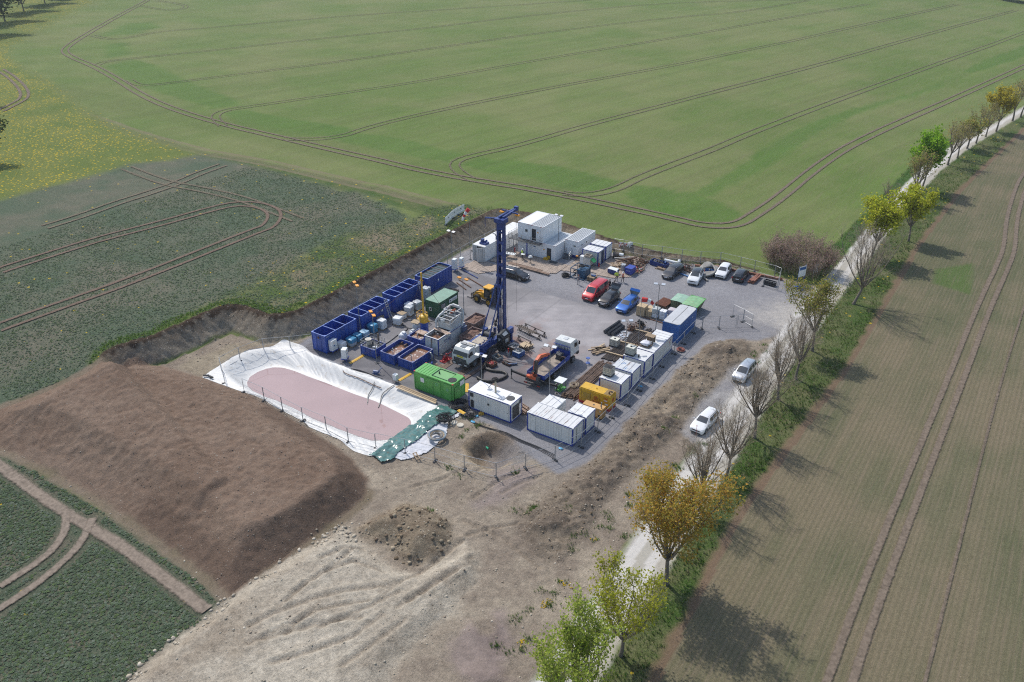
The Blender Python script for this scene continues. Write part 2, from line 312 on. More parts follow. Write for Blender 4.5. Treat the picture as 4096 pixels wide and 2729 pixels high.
def build_terrain():
    def axis(lo,a,b,hi,d,g):
        mid=list(np.arange(a,b,d)); s=d; up=[];v=mid[-1]
        while v<hi: s=min(s*g,14); v+=s; up.append(v)
        s=d; dn=[]; v=a
        while v>lo: s=min(s*g,14); v-=s; dn.append(v)
        return np.array(dn[::-1]+mid+up)
    xs=axis(-760,-45,60,300,.25,1.02); ys=axis(-110,-72,44,900,.25,1.02)
    nx,ny=len(xs),len(ys); X,Y=np.meshgrid(xs,ys,indexing='xy'); x=X.ravel(); y=Y.ravel()
    n1=fbm(x,y,.5,4,1); n2=fbm(x,y,1.7,3,5); n3=fbm(x,y,.12,3,9); n4=fbm(x,y,.035,3,12)
    jit=n1*1.2+n2*.5
    f=field_h(x,y); dpad=sd(x,y,PAD,8.); z=base_h(x,y)
    W={}
    def w(poly,soft=.35,j=.5,margin=8.): return sstep(soft,-soft,sd(x,y,poly,margin)+jit*j)
    ones=np.ones_like(x)
    C=np.zeros((len(x),3)); ROUGH=.0*ones; PLANT=.0*ones; STONE=.0*ones; FLOW=.0*ones; ROW=.0*ones; ZI=np.zeros(len(x),int)
    def lay(wt,col,zi,rough=0,plant=0,stone=0,flow=0,row=0):
        nonlocal C,ROUGH,PLANT,STONE,FLOW,ROW,ZI
        c=np.asarray(col,float); C=C*(1-wt[:,None])+(c if c.ndim==2 else c[None])*wt[:,None]
        ROUGH=ROUGH*(1-wt)+wt*rough; PLANT=PLANT*(1-wt)+wt*plant; STONE=STONE*(1-wt)+wt*stone; FLOW=FLOW*(1-wt)+wt*flow; ROW=ROW*(1-wt)+wt*row
        if zi is not None: ZI=np.where(wt>.5,zi,ZI)
    def c2(a,b,t):
        t=np.clip(t,0,1)[:,None]; return np.array(a)[None]*(1-t)+np.array(b)[None]*t
    ZN=['crop_field','meadow','cereal_field','arable_field','grass_verge','gravel_road','gravel_yard','concrete_pad','bare_ground','soil_bank','soil_mound','earth_ridge','clay_ground','pit_ground']
    # big pale green field; bare streaks across the drilling direction and cloud-sized tone changes
    lay(ones,c2((.156,.182,.064),(.108,.162,.038),.5+n3*1.2+n4*1.8),0,0,.25,.12,0,.5)
    # greener headlands, as polygons on the ground
    for poly in (zo(RA,(850,160),(1000,150),(1090,180),(900,230),(650,245)),zo(RA,(700,300),(850,280),(870,370),(700,390)),
                 zo(RA,(700,440),(900,400),(1050,440),(1300,560),(1600,680),(1620,710),(1430,730),(1300,690),(1000,600),(830,530)),
                 zo(RA,(1500,760),(1650,735),(1900,790),(2353,860),(2353,910),(1950,925),(1600,850)),
                 zo(RB,(0,840),(200,890),(500,930),(930,1040),(840,1090),(600,1060),(300,1000),(0,930)),
                 zo(RB,(930,1110),(1040,1065),(1300,1085),(1700,1150),(2010,1220),(1900,1280),(1700,1300),(1400,1200),(1100,1160)),
                 zo(RB,(2000,1300),(2100,1245),(2353,1280),(2353,1420),(2200,1440)),
                 zo(RC,(-100,1290),(120,1300),(250,1330),(460,1440),(400,1490),(200,1500),(-100,1450)),
                 zo(RC,(130,1300),(400,1150),(600,1000),(900,830),(1200,730),(1500,660),(1800,560),(1800,590),(1450,690),(1200,780),(950,900),(700,1080),(250,1330)),
                 zo(RC,(1950,470),(2100,400),(2400,290),(2400,370),(2150,450),(2000,490))):
        lay(sstep(1.2,-1.2,sd(x,y,poly,20)+n1*2)*.8,c2((.075,.150,.024),(.095,.165,.035),.5+n3*2),None,0,.4,.04,0,.3)
    # greener outer band between headland track and edge
    lay(sstep(3,-1,np.abs(y-44.5+x*.01)-4.5)*sstep(-340,-150,x)*(x<28)*.55,c2((.10,.150,.035),(.13,.155,.05),.5+n3*2),None,0,.35,.06,0,.3)
    # track strip of grass and dirt at the field edge
    edge=zo(RA,(170,690),(530,800),(900,930),(1300,1040),(1700,1110),(2353,1265))+zo(RB,(300,1290),(700,1400),(1000,1500))
    de=pdist(x,y,edge,9)
    lay(sstep(3.2,1.4,de+jit*.8)*.9,c2((.045,.095,.018),(.11,.13,.05),.5+n1*2),None,.02,.6,.05,.05,0)
    de2=pdist(x,y,[(a+.6,b+2.6) for a,b in edge],6); lay(sstep(.9,.3,np.abs(de2-.6)+jit*.5)*.7,(.19,.155,.10),None,0,.1,.1)
    mw=sstep(2,-2,sd(x,y,MEADOW,30)+jit*2)
    lay(mw,c2((.108,.152,.034),(.160,.180,.045),.5+n3*2+n4),1,0,.5,0,np.clip(.50+n3*2.2+n4*2.6,0,.8),0)
    lay(sstep(3,0,np.abs(sd(x,y,MEADOW,30)))*.5*(mw>.02),(.14,.165,.05),None,0,.4,0,.3)
    dw=sstep(1.5,-1.5,sd(x,y,DARK,20)+jit*1.5)
    cr=c2((.084,.116,.072),(.145,.140,.100),.42+n3*2.0+n1*.9)
    lay(dw,cr,2,.02,1.,.12,.03,0)
    weedy=sstep(2.5,-2.5,sd(x,y,zo(RD,(2353,60),(2150,150),(1900,280),(1700,400),(1300,590),(1330,660),(1590,575),(1850,660),(2353,420))+zo(K1,(1650,0))+zo(K2,(500,420),(930,230),(600,60),(100,100),(-200,300)),12)+jit*2)
    lay(weedy,c2((.075,.115,.032),(.20,.165,.11),.5+n3*2.4+n1*1.2),2,.03,.6,.2,.1,0)
    sl=sstep(1.3,.2,np.abs(dpad-f*.95-.9)+jit*.6)*(dpad>f*.95-.2)*(x<-23)*(y<30)
    lay(sl*.85,c2((.06,.115,.022),(.10,.14,.03),.5+n1*2),None,.03,.9,.03,.2,0)
    lay(w(FIELDR,.5,.5,30),c2((.190,.158,.100),(.120,.122,.066),.45+n3*1.6+n4*1.5+fbm(x*2.2,y*.06,.5,3,31)*1.1),3,.0,.35,.28,0,1.)
    lay(sstep(.6,-.6,sd(x,y,zo(RH,(1760,130),(2010,90),(2000,280),(1985,300),(1745,225)),6))*.75,(.075,.135,.028),None,0,.5,.02,0,.6)
    lay(sstep(.9,.1,pdist(x,y,FIELDR_E,5)+jit*.5)*.8,(.16,.105,.07),None,.02,.1,.3)
    lay(w(VERGE,.4,.9,12),c2((.055,.10,.02),(.13,.135,.06),.5+n1*1.8+n3),4,.06,.9,.03,.06,0)
    lay(w(HEDGESTRIP,.5,.6,8),c2((.035,.090,.016),(.06,.12,.02),.5+n1*2),4,.08,.9,0,0,0)
    # site ground ------------------------------------------------------
    bare=[(60,-90),(-10,-90),(-3,-72),(3,-56),(4,-40),(2,-35.5),(-30,-37),(-34,-31),(-33,-22),(-26,-20),(-24,-20),(20,-24),(24,14),(30.2,17),(30.2,-17),(31.6,-44),(32.5,-90)]
    sw=np.maximum(sstep(.3,-.3,sd(x,y,bare,8)+jit*.4),(dpad<-.1)*(x<30)*1.)
    lay(sw,c2((.375,.318,.242),(.225,.183,.142),.5+n1*1.4+n3*1.3+n2*.5),8,.10,.03,.6,0,0)
    grnd=sstep(.6,-.6,sd(x,y,WEST,6)+jit*.5); lay(grnd,c2((.34,.29,.21),(.24,.195,.14),.5+n1*2),8,.06,0,.6)
    lay(sstep(.8,-.8,sd(x,y,CORNER,12)+jit*.5),c2((.082,.106,.066),(.125,.115,.082),.42+n1*1.6),2,.03,1.,.06,.02,0)
    cl=w(CLAY,.7,.7)
    lay(cl,c2((.445,.395,.315),(.30,.25,.19),.38+n1*1.3+n3*1.8+n2*.5),12,.11,0,.8,0,0)
    rb=sstep(.5,-.9,sd(x,y,RUBBLE,6)+jit*.6); lay(rb,c2((.27,.22,.155),(.17,.13,.09),.5+n2*2),None,.16,.02,.9)
    wc=zo(K8,(920,950),(1300,870),(1500,940),(1450,1100),(1000,1400),(700,1480),(600,1400),(900,1200)); lay(w(wc,.8,1)*.75,(.27,.22,.20),None,.03,0,.35)
    pk=zo(RF,(1400,1260),(1480,1200),(1600,1230),(1650,1110),(1730,1180),(1800,1300),(1700,1450),(1750,1560),(1500,1640),(1370,1400)); pkw=w(pk,.9,2.2); lay(pkw*.6,c2((.215,.165,.165),(.17,.13,.13),.5+n2*2),None,.08,0,.1)
    rw=sstep(.8,-1.4,sd(x,y,RIDGE,6)-.5+jit*.7)
    lay(rw,c2((.265,.218,.162),(.150,.120,.092),.5+n1*1.8+n2*.9+n3),11,.16,.05,.8,0,0)
    gy=w(YARD,.4,.6); yc=c2((.27,.265,.275),(.21,.205,.215),.5+n1*.8+n3*1.6)
    lay(gy,yc,6,.012,0,.35)
    lay(sstep(6,1,np.hypot(x-31,y-27)*.6+jit*3)*gy*.9,(.43,.40,.36),None,.01,0,.4)
    gl=c2((.24,.23,.235),(.33,.315,.30),.5+n1*2)
    lay(w(LAYBY,.5,.6),gl,6,.02,0,.5)
    rd=sstep(.45,-.25,sd(x,y,ROAD,12)+jit*.5); lay(rd,c2((.49,.465,.43),(.38,.355,.315),.5+n1*1.4),5,.01,.0,.3)
    lc=np.array([( (a[0]),a[1]) for a in ROADR])
    rdd=pdist(x,y,ROADR,6); lay(sstep(.6,.1,np.abs(rdd-2.1)+jit*.4)*rd*.55,(.33,.31,.25),None); lay(sstep(.45,.1,np.minimum(np.abs(rdd-1.15),np.abs(rdd-3.0))+jit*.2)*rd*.5,(.62,.60,.565),None); lay(sstep(.9,.1,rdd+jit*.6)*rd*.5,(.33,.30,.23),None)
    # slab with pale dried mud in the open middle and dark wet parts by the rig
    sb=sstep(.12,-.12,sd(x,y,SLAB,6)+n2*.1)
    t=.5+n3*1.2+n1*.6; open_=sstep(14,2,np.hypot((x-4)*.8,(y-5)))
    lay(sb,c2((.155,.15,.158),(.225,.215,.215),t),7,.004,0,.05)
    lay(sb*open_*np.clip(.75+n1*.8,0,1),(.37,.345,.345),None,.004,0,.05)
    stre=fbm(x*.35+y*.25,y*1.2-x*.8,.55,4,44)
    lay(sb*sstep(.02,.3,stre)*.30,(.46,.43,.42),None)
    lay(sb*sstep(.1,.2,fbm(x,y,.4,4,60)+.05)*sstep(12,3,np.hypot(x-1,y+3))*.6,(.26,.155,.125),None)
    lay(sb*sstep(7,2,np.hypot((x-3)*.6,y+11)+jit*2)*.55,(.10,.098,.105),None)
    lay(sb*sstep(-16.2,-17.6,y+jit)*.5,(.11,.105,.11),None)
    lay(sb*sstep(.1,.0,np.abs(np.abs(((x-1.3)%5.2)-2.6)-0)-.02)*.35,(.13,.125,.13),None)
    # bank, mound -------------------------------------------------------
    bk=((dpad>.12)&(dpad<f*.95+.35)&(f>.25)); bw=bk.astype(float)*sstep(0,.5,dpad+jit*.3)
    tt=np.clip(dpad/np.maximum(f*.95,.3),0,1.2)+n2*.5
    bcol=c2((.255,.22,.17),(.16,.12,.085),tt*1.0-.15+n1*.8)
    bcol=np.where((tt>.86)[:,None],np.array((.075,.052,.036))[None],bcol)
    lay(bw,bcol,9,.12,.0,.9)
    lay(sstep(.3,-.3,dpad-f*.95+.05+jit*.3)*bk*(y>30)*.6,(.30,.235,.16),None,.14,0,.9)
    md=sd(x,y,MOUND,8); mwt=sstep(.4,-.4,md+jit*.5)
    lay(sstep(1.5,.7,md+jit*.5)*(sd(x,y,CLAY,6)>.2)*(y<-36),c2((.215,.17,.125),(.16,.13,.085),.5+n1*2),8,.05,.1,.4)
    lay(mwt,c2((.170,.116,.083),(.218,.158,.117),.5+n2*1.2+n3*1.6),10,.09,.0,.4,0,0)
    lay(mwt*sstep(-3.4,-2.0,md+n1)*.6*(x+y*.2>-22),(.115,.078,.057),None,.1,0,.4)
    pt=sd(x,y,PIT,6); pw=sstep(.3,-.3,pt+jit*.3); lay(pw,c2((.36,.285,.19),(.22,.165,.115),.5+n2*1.6+np.clip((y+24.5)*.25,-.6,.8)),13,.1,0,.7)
    lay(sstep(1.6,0,np.hypot((x-13.2)*.7,y+22.6)-1.0+jit)*.7,(.20,.195,.20),None,.03,0,.6)
    # heights -----------------------------------------------------------
    mrun=4.6+1.8*sstep(-44,-51,y)-1.8*sstep(-6,1,x); z=z+2.35*np.clip(sstep(0,1,np.clip((-md+n1*.4)/mrun,0,1))*.15+np.clip((-md+n1*.4)/mrun,0,1)*.85,0,1)*(md<0)+np.where(md<0,(n2*.20+n1*.10+fbm(x,y,3.2,2,77)*.22+fbm(x*.5+y*.4,y-x*.3,1.5,3,78)*.16)*sstep(0,-1.5,md),0)
    z=z+.75*sstep(0,-1.9,sd(x,y,CLAY,6)+jit*.3)*sstep(26,18,x)
    z=z+1.35*sstep(.2,-2.4,sd(x,y,RUBBLE,6)+n1*1.4)*(1+n1*.4)
    z=z+(.42+n1*1.5+n2*.6+fbm(x,y,3.4,2,91)*.18)*sstep(0,-2.0,sd(x,y,RIDGE,6)-.5+n1)
    z=z-2.1*sstep(.1,-2.3,pt+n1*.7)
    z=z+.45*pkw*sstep(.2,.9,vnoise(x,y,.35,71))
    for line,wd in RUTS:
        dd=pdist(x,y,line,2.); z=z-.16*sstep(wd,.05,dd+n2*.15)+.09*sstep(.28,.0,np.abs(dd-wd-.18)); 
        k=sstep(wd,.1,dd+n2*.2)*.45; C=C*(1-k[:,None])+np.array((.25,.205,.155))[None]*k[:,None]
    z=z+ROUGH*(n2*1.2+fbm(x,y,3.6,2,21)*1.5)
    z=z+(ZI==9)*(fbm(x*1.0,y*1.0,2.2,3,25)*.35)
    inr=sd(x,y,RIM,6); z=np.where(inr<.15,z-sstep(.15,-1.2,inr)*2.6,z)
    # big field tone, stretched along the drill rows
    a=R(13); u=(x*math.cos(a)-y*math.sin(a)); v=(x*math.sin(a)+y*math.cos(a)); rown=fbm(u*1.0,v*.03,.6,4,90)
    k=(ZI==0); C=np.where(k[:,None],C*(1+rown[:,None]*.28),C); C=C*(1+n1[:,None]*.10)
    C=np.clip(C,.004,.8)
    # mesh split by zone
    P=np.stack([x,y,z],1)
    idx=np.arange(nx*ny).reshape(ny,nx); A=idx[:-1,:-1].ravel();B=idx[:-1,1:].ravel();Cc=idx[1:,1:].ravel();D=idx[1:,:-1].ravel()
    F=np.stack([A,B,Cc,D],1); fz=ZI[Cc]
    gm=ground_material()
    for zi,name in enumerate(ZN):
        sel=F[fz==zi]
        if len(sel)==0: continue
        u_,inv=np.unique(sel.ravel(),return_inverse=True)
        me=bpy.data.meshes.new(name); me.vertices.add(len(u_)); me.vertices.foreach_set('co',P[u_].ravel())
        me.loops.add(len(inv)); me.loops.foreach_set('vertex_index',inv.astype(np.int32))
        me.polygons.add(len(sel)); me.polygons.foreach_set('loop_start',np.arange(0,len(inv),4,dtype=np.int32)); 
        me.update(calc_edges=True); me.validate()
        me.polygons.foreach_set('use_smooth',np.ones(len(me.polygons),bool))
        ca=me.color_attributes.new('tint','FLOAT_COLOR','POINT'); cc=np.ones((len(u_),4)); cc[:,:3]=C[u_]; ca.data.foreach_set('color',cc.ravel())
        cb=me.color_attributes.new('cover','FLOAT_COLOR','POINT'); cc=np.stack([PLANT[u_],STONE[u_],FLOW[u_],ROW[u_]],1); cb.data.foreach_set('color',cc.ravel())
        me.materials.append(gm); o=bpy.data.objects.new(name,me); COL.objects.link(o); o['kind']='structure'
    return dict(xs=xs,ys=ys,z=z.reshape(ny,nx),zi=ZI.reshape(ny,nx),names=ZN)
def ground_material():
    m,nt,b=nodes('ground_cover'); L=nt.links
    tint=N(nt,'ShaderNodeVertexColor',layer_name='tint'); cov=N(nt,'ShaderNodeVertexColor',layer_name='cover')
    sep=N(nt,'ShaderNodeSeparateColor'); L.new(cov.outputs['Color'],sep.inputs['Color'])
    plant,stone,flow=sep.outputs[0],sep.outputs[1],sep.outputs[2]; row=cov.outputs['Alpha']
    def math_(op,a,b_=None):
        q=N(nt,'ShaderNodeMath',operation=op)
        for i,v in enumerate((a,b_)):
            if v is None: continue
            if isinstance(v,(int,float)): q.inputs[i].default_value=v
            else: L.new(v,q.inputs[i])
        return q.outputs[0]
    n8=noise(nt,5,6,rough=.72); n3=noise(nt,1.6,6,rough=.65); n20=noise(nt,14,3)
    # leaf clumps: darken / lighten where plants stand
    amp=math_('ADD',math_('ADD',math_('MULTIPLY',plant,1.25),.30),math_('MULTIPLY',stone,.75))
    f=math_('ADD',math_('MULTIPLY',math_('SUBTRACT',n8,.5),amp),math_('MULTIPLY',math_('SUBTRACT',n3,.5),math_('ADD',.30,math_('MULTIPLY',stone,.55))))
    f=math_('ADD',f,math_('MULTIPLY',math_('SUBTRACT',n20,.5),.5))
    gain=math_('MINIMUM',1.6,math_('ADD',.5,math_('MULTIPLY',math_('MAXIMUM',stone,plant),2.4))); g=math_('ADD',1.,math_('MULTIPLY',f,gain)); g=math_('MAXIMUM',g,.25)
    c=mix(nt,1.,tint.outputs['Color'],g,'MULTIPLY')
    comb=N(nt,'ShaderNodeCombineColor')
    for i in range(3): L.new(g,comb.inputs[i])
    c=mix(nt,1.,tint.outputs['Color'],comb.outputs[0],'MULTIPLY')
    # bare soil showing between plants
    soil=math_('MULTIPLY',plant,ramp(nt,noise(nt,5,4),.56,.66)); c=mix(nt,math_('MULTIPLY',soil,.55),c,(.20,.155,.11))
    # drill rows
    r1=noise(nt,1,2,stretch=(4.5,.12,1)); rr=math_('MULTIPLY',row,ramp(nt,r1,.5,.62)); c=mix(nt,math_('MULTIPLY',rr,.40),c,(.21,.165,.115))
    wv=N(nt,'ShaderNodeTexWave'); wv.wave_type='BANDS'; wv.bands_direction='X'; wv.inputs['Scale'].default_value=.62; wv.inputs['Distortion'].default_value=1.2; wv.inputs['Detail'].default_value=3; wv.inputs['Detail Scale'].default_value=1.4
    mp=N(nt,'ShaderNodeMapping'); mp.inputs['Scale'].default_value=(1,.08,1); L.new(N(nt,'ShaderNodeNewGeometry').outputs['Position'],mp.inputs['Vector']); L.new(mp.outputs['Vector'],wv.inputs['Vector'])
    rw_=math_('MULTIPLY',math_('MAXIMUM',0.,math_('SUBTRACT',row,.6)),2.5); k_=math_('MULTIPLY',rw_,ramp(nt,wv.outputs['Fac'],.45,.75)); c=mix(nt,math_('MULTIPLY',k_,.26),c,(.085,.085,.045))
    # pale stones
    vo=N(nt,'ShaderNodeTexVoronoi'); vo.inputs['Scale'].default_value=2.6; L.new(N(nt,'ShaderNodeNewGeometry').outputs['Position'],vo.inputs['Vector'])
    st=math_('LESS_THAN',vo.outputs['Distance'],math_('MULTIPLY',stone,.20)); pick=N(nt,'ShaderNodeSeparateColor'); L.new(vo.outputs['Color'],pick.inputs['Color'])
    st=math_('MULTIPLY',st,math_('GREATER_THAN',pick.outputs[0],.45)); c=mix(nt,math_('MULTIPLY',st,.7),c,(.46,.41,.33))
    # dandelions
    v2=N(nt,'ShaderNodeTexVoronoi'); v2.inputs['Scale'].default_value=1.5; L.new(N(nt,'ShaderNodeNewGeometry').outputs['Position'],v2.inputs['Vector'])
    p2=N(nt,'ShaderNodeSeparateColor'); L.new(v2.outputs['Color'],p2.inputs['Color'])
    fl=math_('MULTIPLY',math_('LESS_THAN',v2.outputs['Distance'],.30),math_('LESS_THAN',p2.outputs[1],math_('MULTIPLY',flow,.85)))
    c=mix(nt,math_('MULTIPLY',fl,.72),c,(.62,.43,.015))
    L.new(c,b.inputs['Base Color']); b.inputs['Roughness'].default_value=.95; b.inputs['Specular IOR Level'].default_value=.12
    bp=N(nt,'ShaderNodeBump'); bp.inputs['Strength'].default_value=.85; bp.inputs['Distance'].default_value=.16
    L.new(math_('ADD',n8,math_('MULTIPLY',n20,.5)),bp.inputs['Height']); L.new(math_('MINIMUM',.85,math_('ADD',.12,math_('MULTIPLY',math_('MAXIMUM',stone,plant),1.6))),bp.inputs['Strength']); L.new(bp.outputs['Normal'],b.inputs['Normal'])
    return m
TER=build_terrain()
def gz(x,y):
    xs,ys,z=TER['xs'],TER['ys'],TER['z']
    i=int(np.clip(np.searchsorted(xs,x)-1,0,len(xs)-2)); j=int(np.clip(np.searchsorted(ys,y)-1,0,len(ys)-2))
    fx=min(max((x-xs[i])/(xs[i+1]-xs[i]),0),1); fy=min(max((y-ys[j])/(ys[j+1]-ys[j]),0),1)
    return float((z[j,i]*(1-fx)+z[j,i+1]*fx)*(1-fy)+(z[j+1,i]*(1-fx)+z[j+1,i+1]*fx)*fy)
def gza(X,Y):
    xs,ys,z=TER['xs'],TER['ys'],TER['z']; i=np.clip(np.searchsorted(xs,X)-1,0,len(xs)-2); j=np.clip(np.searchsorted(ys,Y)-1,0,len(ys)-2)
    fx=np.clip((X-xs[i])/(xs[i+1]-xs[i]),0,1); fy=np.clip((Y-ys[j])/(ys[j+1]-ys[j]),0,1)
    return (z[j,i]*(1-fx)+z[j,i+1]*fx)*(1-fy)+(z[j+1,i]*(1-fx)+z[j+1,i+1]*fx)*fy
def zone(X,Y):
    xs,ys=TER['xs'],TER['ys']; i=np.clip(np.searchsorted(xs,X),0,len(xs)-1); j=np.clip(np.searchsorted(ys,Y),0,len(ys)-1); return TER['zi'][j,i]
# ---------------------------------------------------------------- wheel ruts in the fields: draped ribbons
def smooth_line(P,k=3):
    P=np.array(P,float)
    for _ in range(k):
        Qs=[P[0]]
        for a,b in zip(P[:-1],P[1:]): Qs+= [a*.75+b*.25,a*.25+b*.75]
        Qs.append(P[-1]); P=np.array(Qs)
    return P
def resample(P,step):
    d=np.r_[0,np.cumsum(np.hypot(*np.diff(P,axis=0).T))]; n=max(2,int(d[-1]/step)); t=np.linspace(0,d[-1],n)
    return np.stack([np.interp(t,d,P[:,0]),np.interp(t,d,P[:,1])],1)
def rut_material(name,col):
    m,nt,b=nodes(name); L=nt.links
    c=mix(nt,ramp(nt,noise(nt,3,4),.3,.7),tuple(q*.7 for q in col),tuple(q*1.25 for q in col)); L.new(c,b.inputs['Base Color']); b.inputs['Roughness'].default_value=.95; b.inputs['Specular IOR Level'].default_value=.1
    at_=N(nt,'ShaderNodeVertexColor',layer_name='fade'); sc=N(nt,'ShaderNodeSeparateColor'); L.new(at_.outputs['Color'],sc.inputs['Color'])
    s=N(nt,'ShaderNodeMath',operation='ADD'); L.new(sc.outputs[0],s.inputs[0]); L.new(noise(nt,2.2,5,rough=.7),s.inputs[1])
    k=N(nt,'ShaderNodeMapRange'); k.inputs['From Min'].default_value=.8; k.inputs['From Max'].default_value=1.25; L.new(s.outputs[0],k.inputs['Value'])
    L.new(k.outputs['Result'],b.inputs['Alpha']); return m
rutbrown=rut_material('rut_soil',(.165,.138,.098)); rutred=rut_material('rut_red_soil',(.165,.118,.09)); rutpale=rut_material('rut_pale_soil',(.175,.138,.105)); rutcorner=rut_material('rut_corner_soil',(.235,.19,.15))
RUTN=[0]
def ruts(line,gauge,width,mat,strength=1.,step=1.5,name='wheel_track',lift=.10):
    RUTN[0]+=1; lift=lift+.0016*RUTN[0]
    P=resample(smooth_line(line),step); T=np.gradient(P,axis=0); T/= (np.hypot(*T.T)[:,None]+1e-9); Nn=np.stack([-T[:,1],T[:,0]],1)
    V=[];F=[];Cs=[]
    for s in ((-1,1) if gauge>.2 else (0,)):
        off=len(V); n=len(P)
        for q,o in enumerate((-.8,-.3,.3,.8)):
            pts=P+Nn*(s*gauge/2+o*width); zz=gza(pts[:,0],pts[:,1])+lift
            V+= [(a,b,c) for (a,b),c in zip(pts,zz)]; Cs+= [strength*(.05 if q in (0,3) else .85)]*n
        for q in range(3):
            for i in range(n-1): F.append((off+q*n+i,off+q*n+i+1,off+(q+1)*n+i+1,off+(q+1)*n+i))
    me=bpy.data.meshes.new(name); me.from_pydata(V,[],F); me.materials.append(mat); ca=me.color_attributes.new('fade','FLOAT_COLOR','POINT')
    ca.data.foreach_set('color',np.array([(c,c,c,1) for c in Cs]).ravel()); o=bpy.data.objects.new(name,me); COL.objects.link(o); o['kind']='structure'; return o
main=zo(RA,(1040,-40),(1000,0),(800,105),(600,220),(470,300),(425,345),(480,385),(640,450),(800,540),(950,640),(1150,730),(1470,830),(1900,930),(2353,1035))+zo(RB,(330,1070),(700,1160),(1300,1260),(1700,1330),(2353,1470))+zo(RC,(200,1520),(420,1520),(550,1440),(700,1340),(950,1130),(1200,965),(1700,740),(2353,450),(2600,330))
ruts(main,2.1,.55,rutpale,.97)
for line in (zo(RA,(620,240),(750,270),(900,250),(1050,215),(1500,180),(2353,105))+zo(RB,(900,60),(1800,0)),
             zo(RA,(650,440),(690,420),(800,402),(1200,365),(1700,310),(2353,240))+zo(RB,(600,200),(1500,90),(2353,15))+zo(RC,(900,0)),
             zo(RA,(870,540),(930,575),(1000,575),(1200,553),(1700,490),(2353,405))+zo(RB,(700,330),(1500,215),(2353,115))+zo(RC,(400,90),(900,5)),
             zo(RA,(1500,850),(1450,800),(1450,770),(1520,740),(1700,715),(2353,620))+zo(RB,(700,540),(1500,390),(2353,255))+zo(RC,(700,130),(1300,30)),
             zo(RA,(1900,935),(2150,940),(2353,905))+zo(RB,(200,885),(500,800),(1300,630),(2353,440))+zo(RC,(500,335),(900,255),(1900,30)),
             zo(RB,(1000,1215),(900,1160),(860,1110),(900,1075),(1000,1045),(1300,980),(1800,830),(2353,690))+zo(RC,(500,560),(1000,430),(1700,230),(2300,70)),
             zo(RB,(1600,1300),(1750,1318),(1950,1280),(2100,1200),(2353,1100))+zo(RC,(250,1010),(500,900),(1000,710),(1600,490),(2353,220),(2600,120)),
             zo(RA,(950,40),(1100,70),(1200,70),(1260,50),(1230,30),(1050,5))):
    ruts(line,2.0,.42,rutbrown,.77,2.2)
ruts(zo(RA,(300,1530),(560,1450),(800,1360),(1000,1300),(1200,1230),(1330,1170),(1500,1110)),2.2,.6,rutbrown,.9)
ruts(zo(RA,(850,1130),(1000,1190),(1150,1240),(1330,1270),(1600,1330),(1800,1400),(2000,1480)),2.2,.6,rutbrown,.8)
ruts(zo(RD,(0,690),(500,520),(1000,330),(1400,170),(1750,30))+zo(RA,(1800,1530),(1850,1470),(1840,1420),(1750,1380),(1600,1370),(1450,1400),(1100,1500),(700,1600))+zo(RD,(400,180),(0,310)),2.3,.55,rutred,1.0)
ruts(zo(RE,(-60,70),(150,230),(420,420),(620,540),(800,640),(1100,870),(1390,1090)),.05,1.1,rutcorner,1.05,1.)
for tl in ([(0,930),(160,830),(320,720),(410,620),(450,520),(440,430)],[(-40,1100),(60,1040),(280,890),(430,760),(530,660),(580,570),(625,470)]): ruts(zo(RE,*tl),.05,.75,rutcorner,.98,1.)
ruts([(52.2,-60),(52.0,-34),(51.8,-25),(52.0,0),(52.2,16),(52.4,45),(53.0,64),(53.0,72),(52.0,84),(51.4,97),(51.2,119),(55,150),(64,200)],1.7,.62,rutpale,1.1,1.)
ruts([(57.9,-60),(57.5,-20),(57.0,20),(57.4,50)],.05,.3,rutpale,.8,1.)
ruts(zo(RA,(0,750),(100,700),(170,660),(160,600),(80,520),(0,470)),2.0,.8,rutpale,.9,1.5)
# ---------------------------------------------------------------- containers
roofrust=streak('rust_streaked_roof',(.66,.66,.65),(.20,.085,.055),.60,(6,.5,1),.5,1.0)
roofrust2=streak('rust_blue_roof',(.60,.62,.63),(.17,.075,.045),.57,(5,.6,1),.5,1.,((.10,.22,.42),(5,.8,1),.60))
roofdirt=streak('stained_roof',(.68,.68,.67),(.34,.25,.17),.66,(2.4,.9,1),.5,.8)
roofgrey=streak('grey_office_roof',(.47,.49,.50),(.34,.34,.34),.6,(1,1,1),.45)
roofplain=M('plain_roof',(.68,.68,.67),.5,var=.07,vs=.7,dirt=.22,dirtcol=(.42,.39,.36))
officewhite=M('office_white',(.79,.80,.81),.4,var=.04,vs=.5,dirt=.0)
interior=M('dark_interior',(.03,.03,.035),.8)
def corrug(mb,p,q,z0,z1,out,pitch=.28,depth=.03,m=0):
    """a sheet from p to q (x,y) with trapezoid ribs standing out along out"""
    p=np.array(p,float);q=np.array(q,float);L=np.hypot(*(q-p));n=max(1,int(round(L/pitch)));d=(q-p)/n;o=np.array(out,float)*depth
    pts=[]
    for i in range(n):
        a=p+d*i; pts+=[a,a+d*.40,a+d*.52+o,a+d*.88+o]
    pts.append(q); V=[(a[0],a[1],z0) for a in pts]+[(a[0],a[1],z1) for a in pts]; k=len(pts)
    mb.add(V,[(i,i+1,k+i+1,k+i) for i in range(k-1)],m)
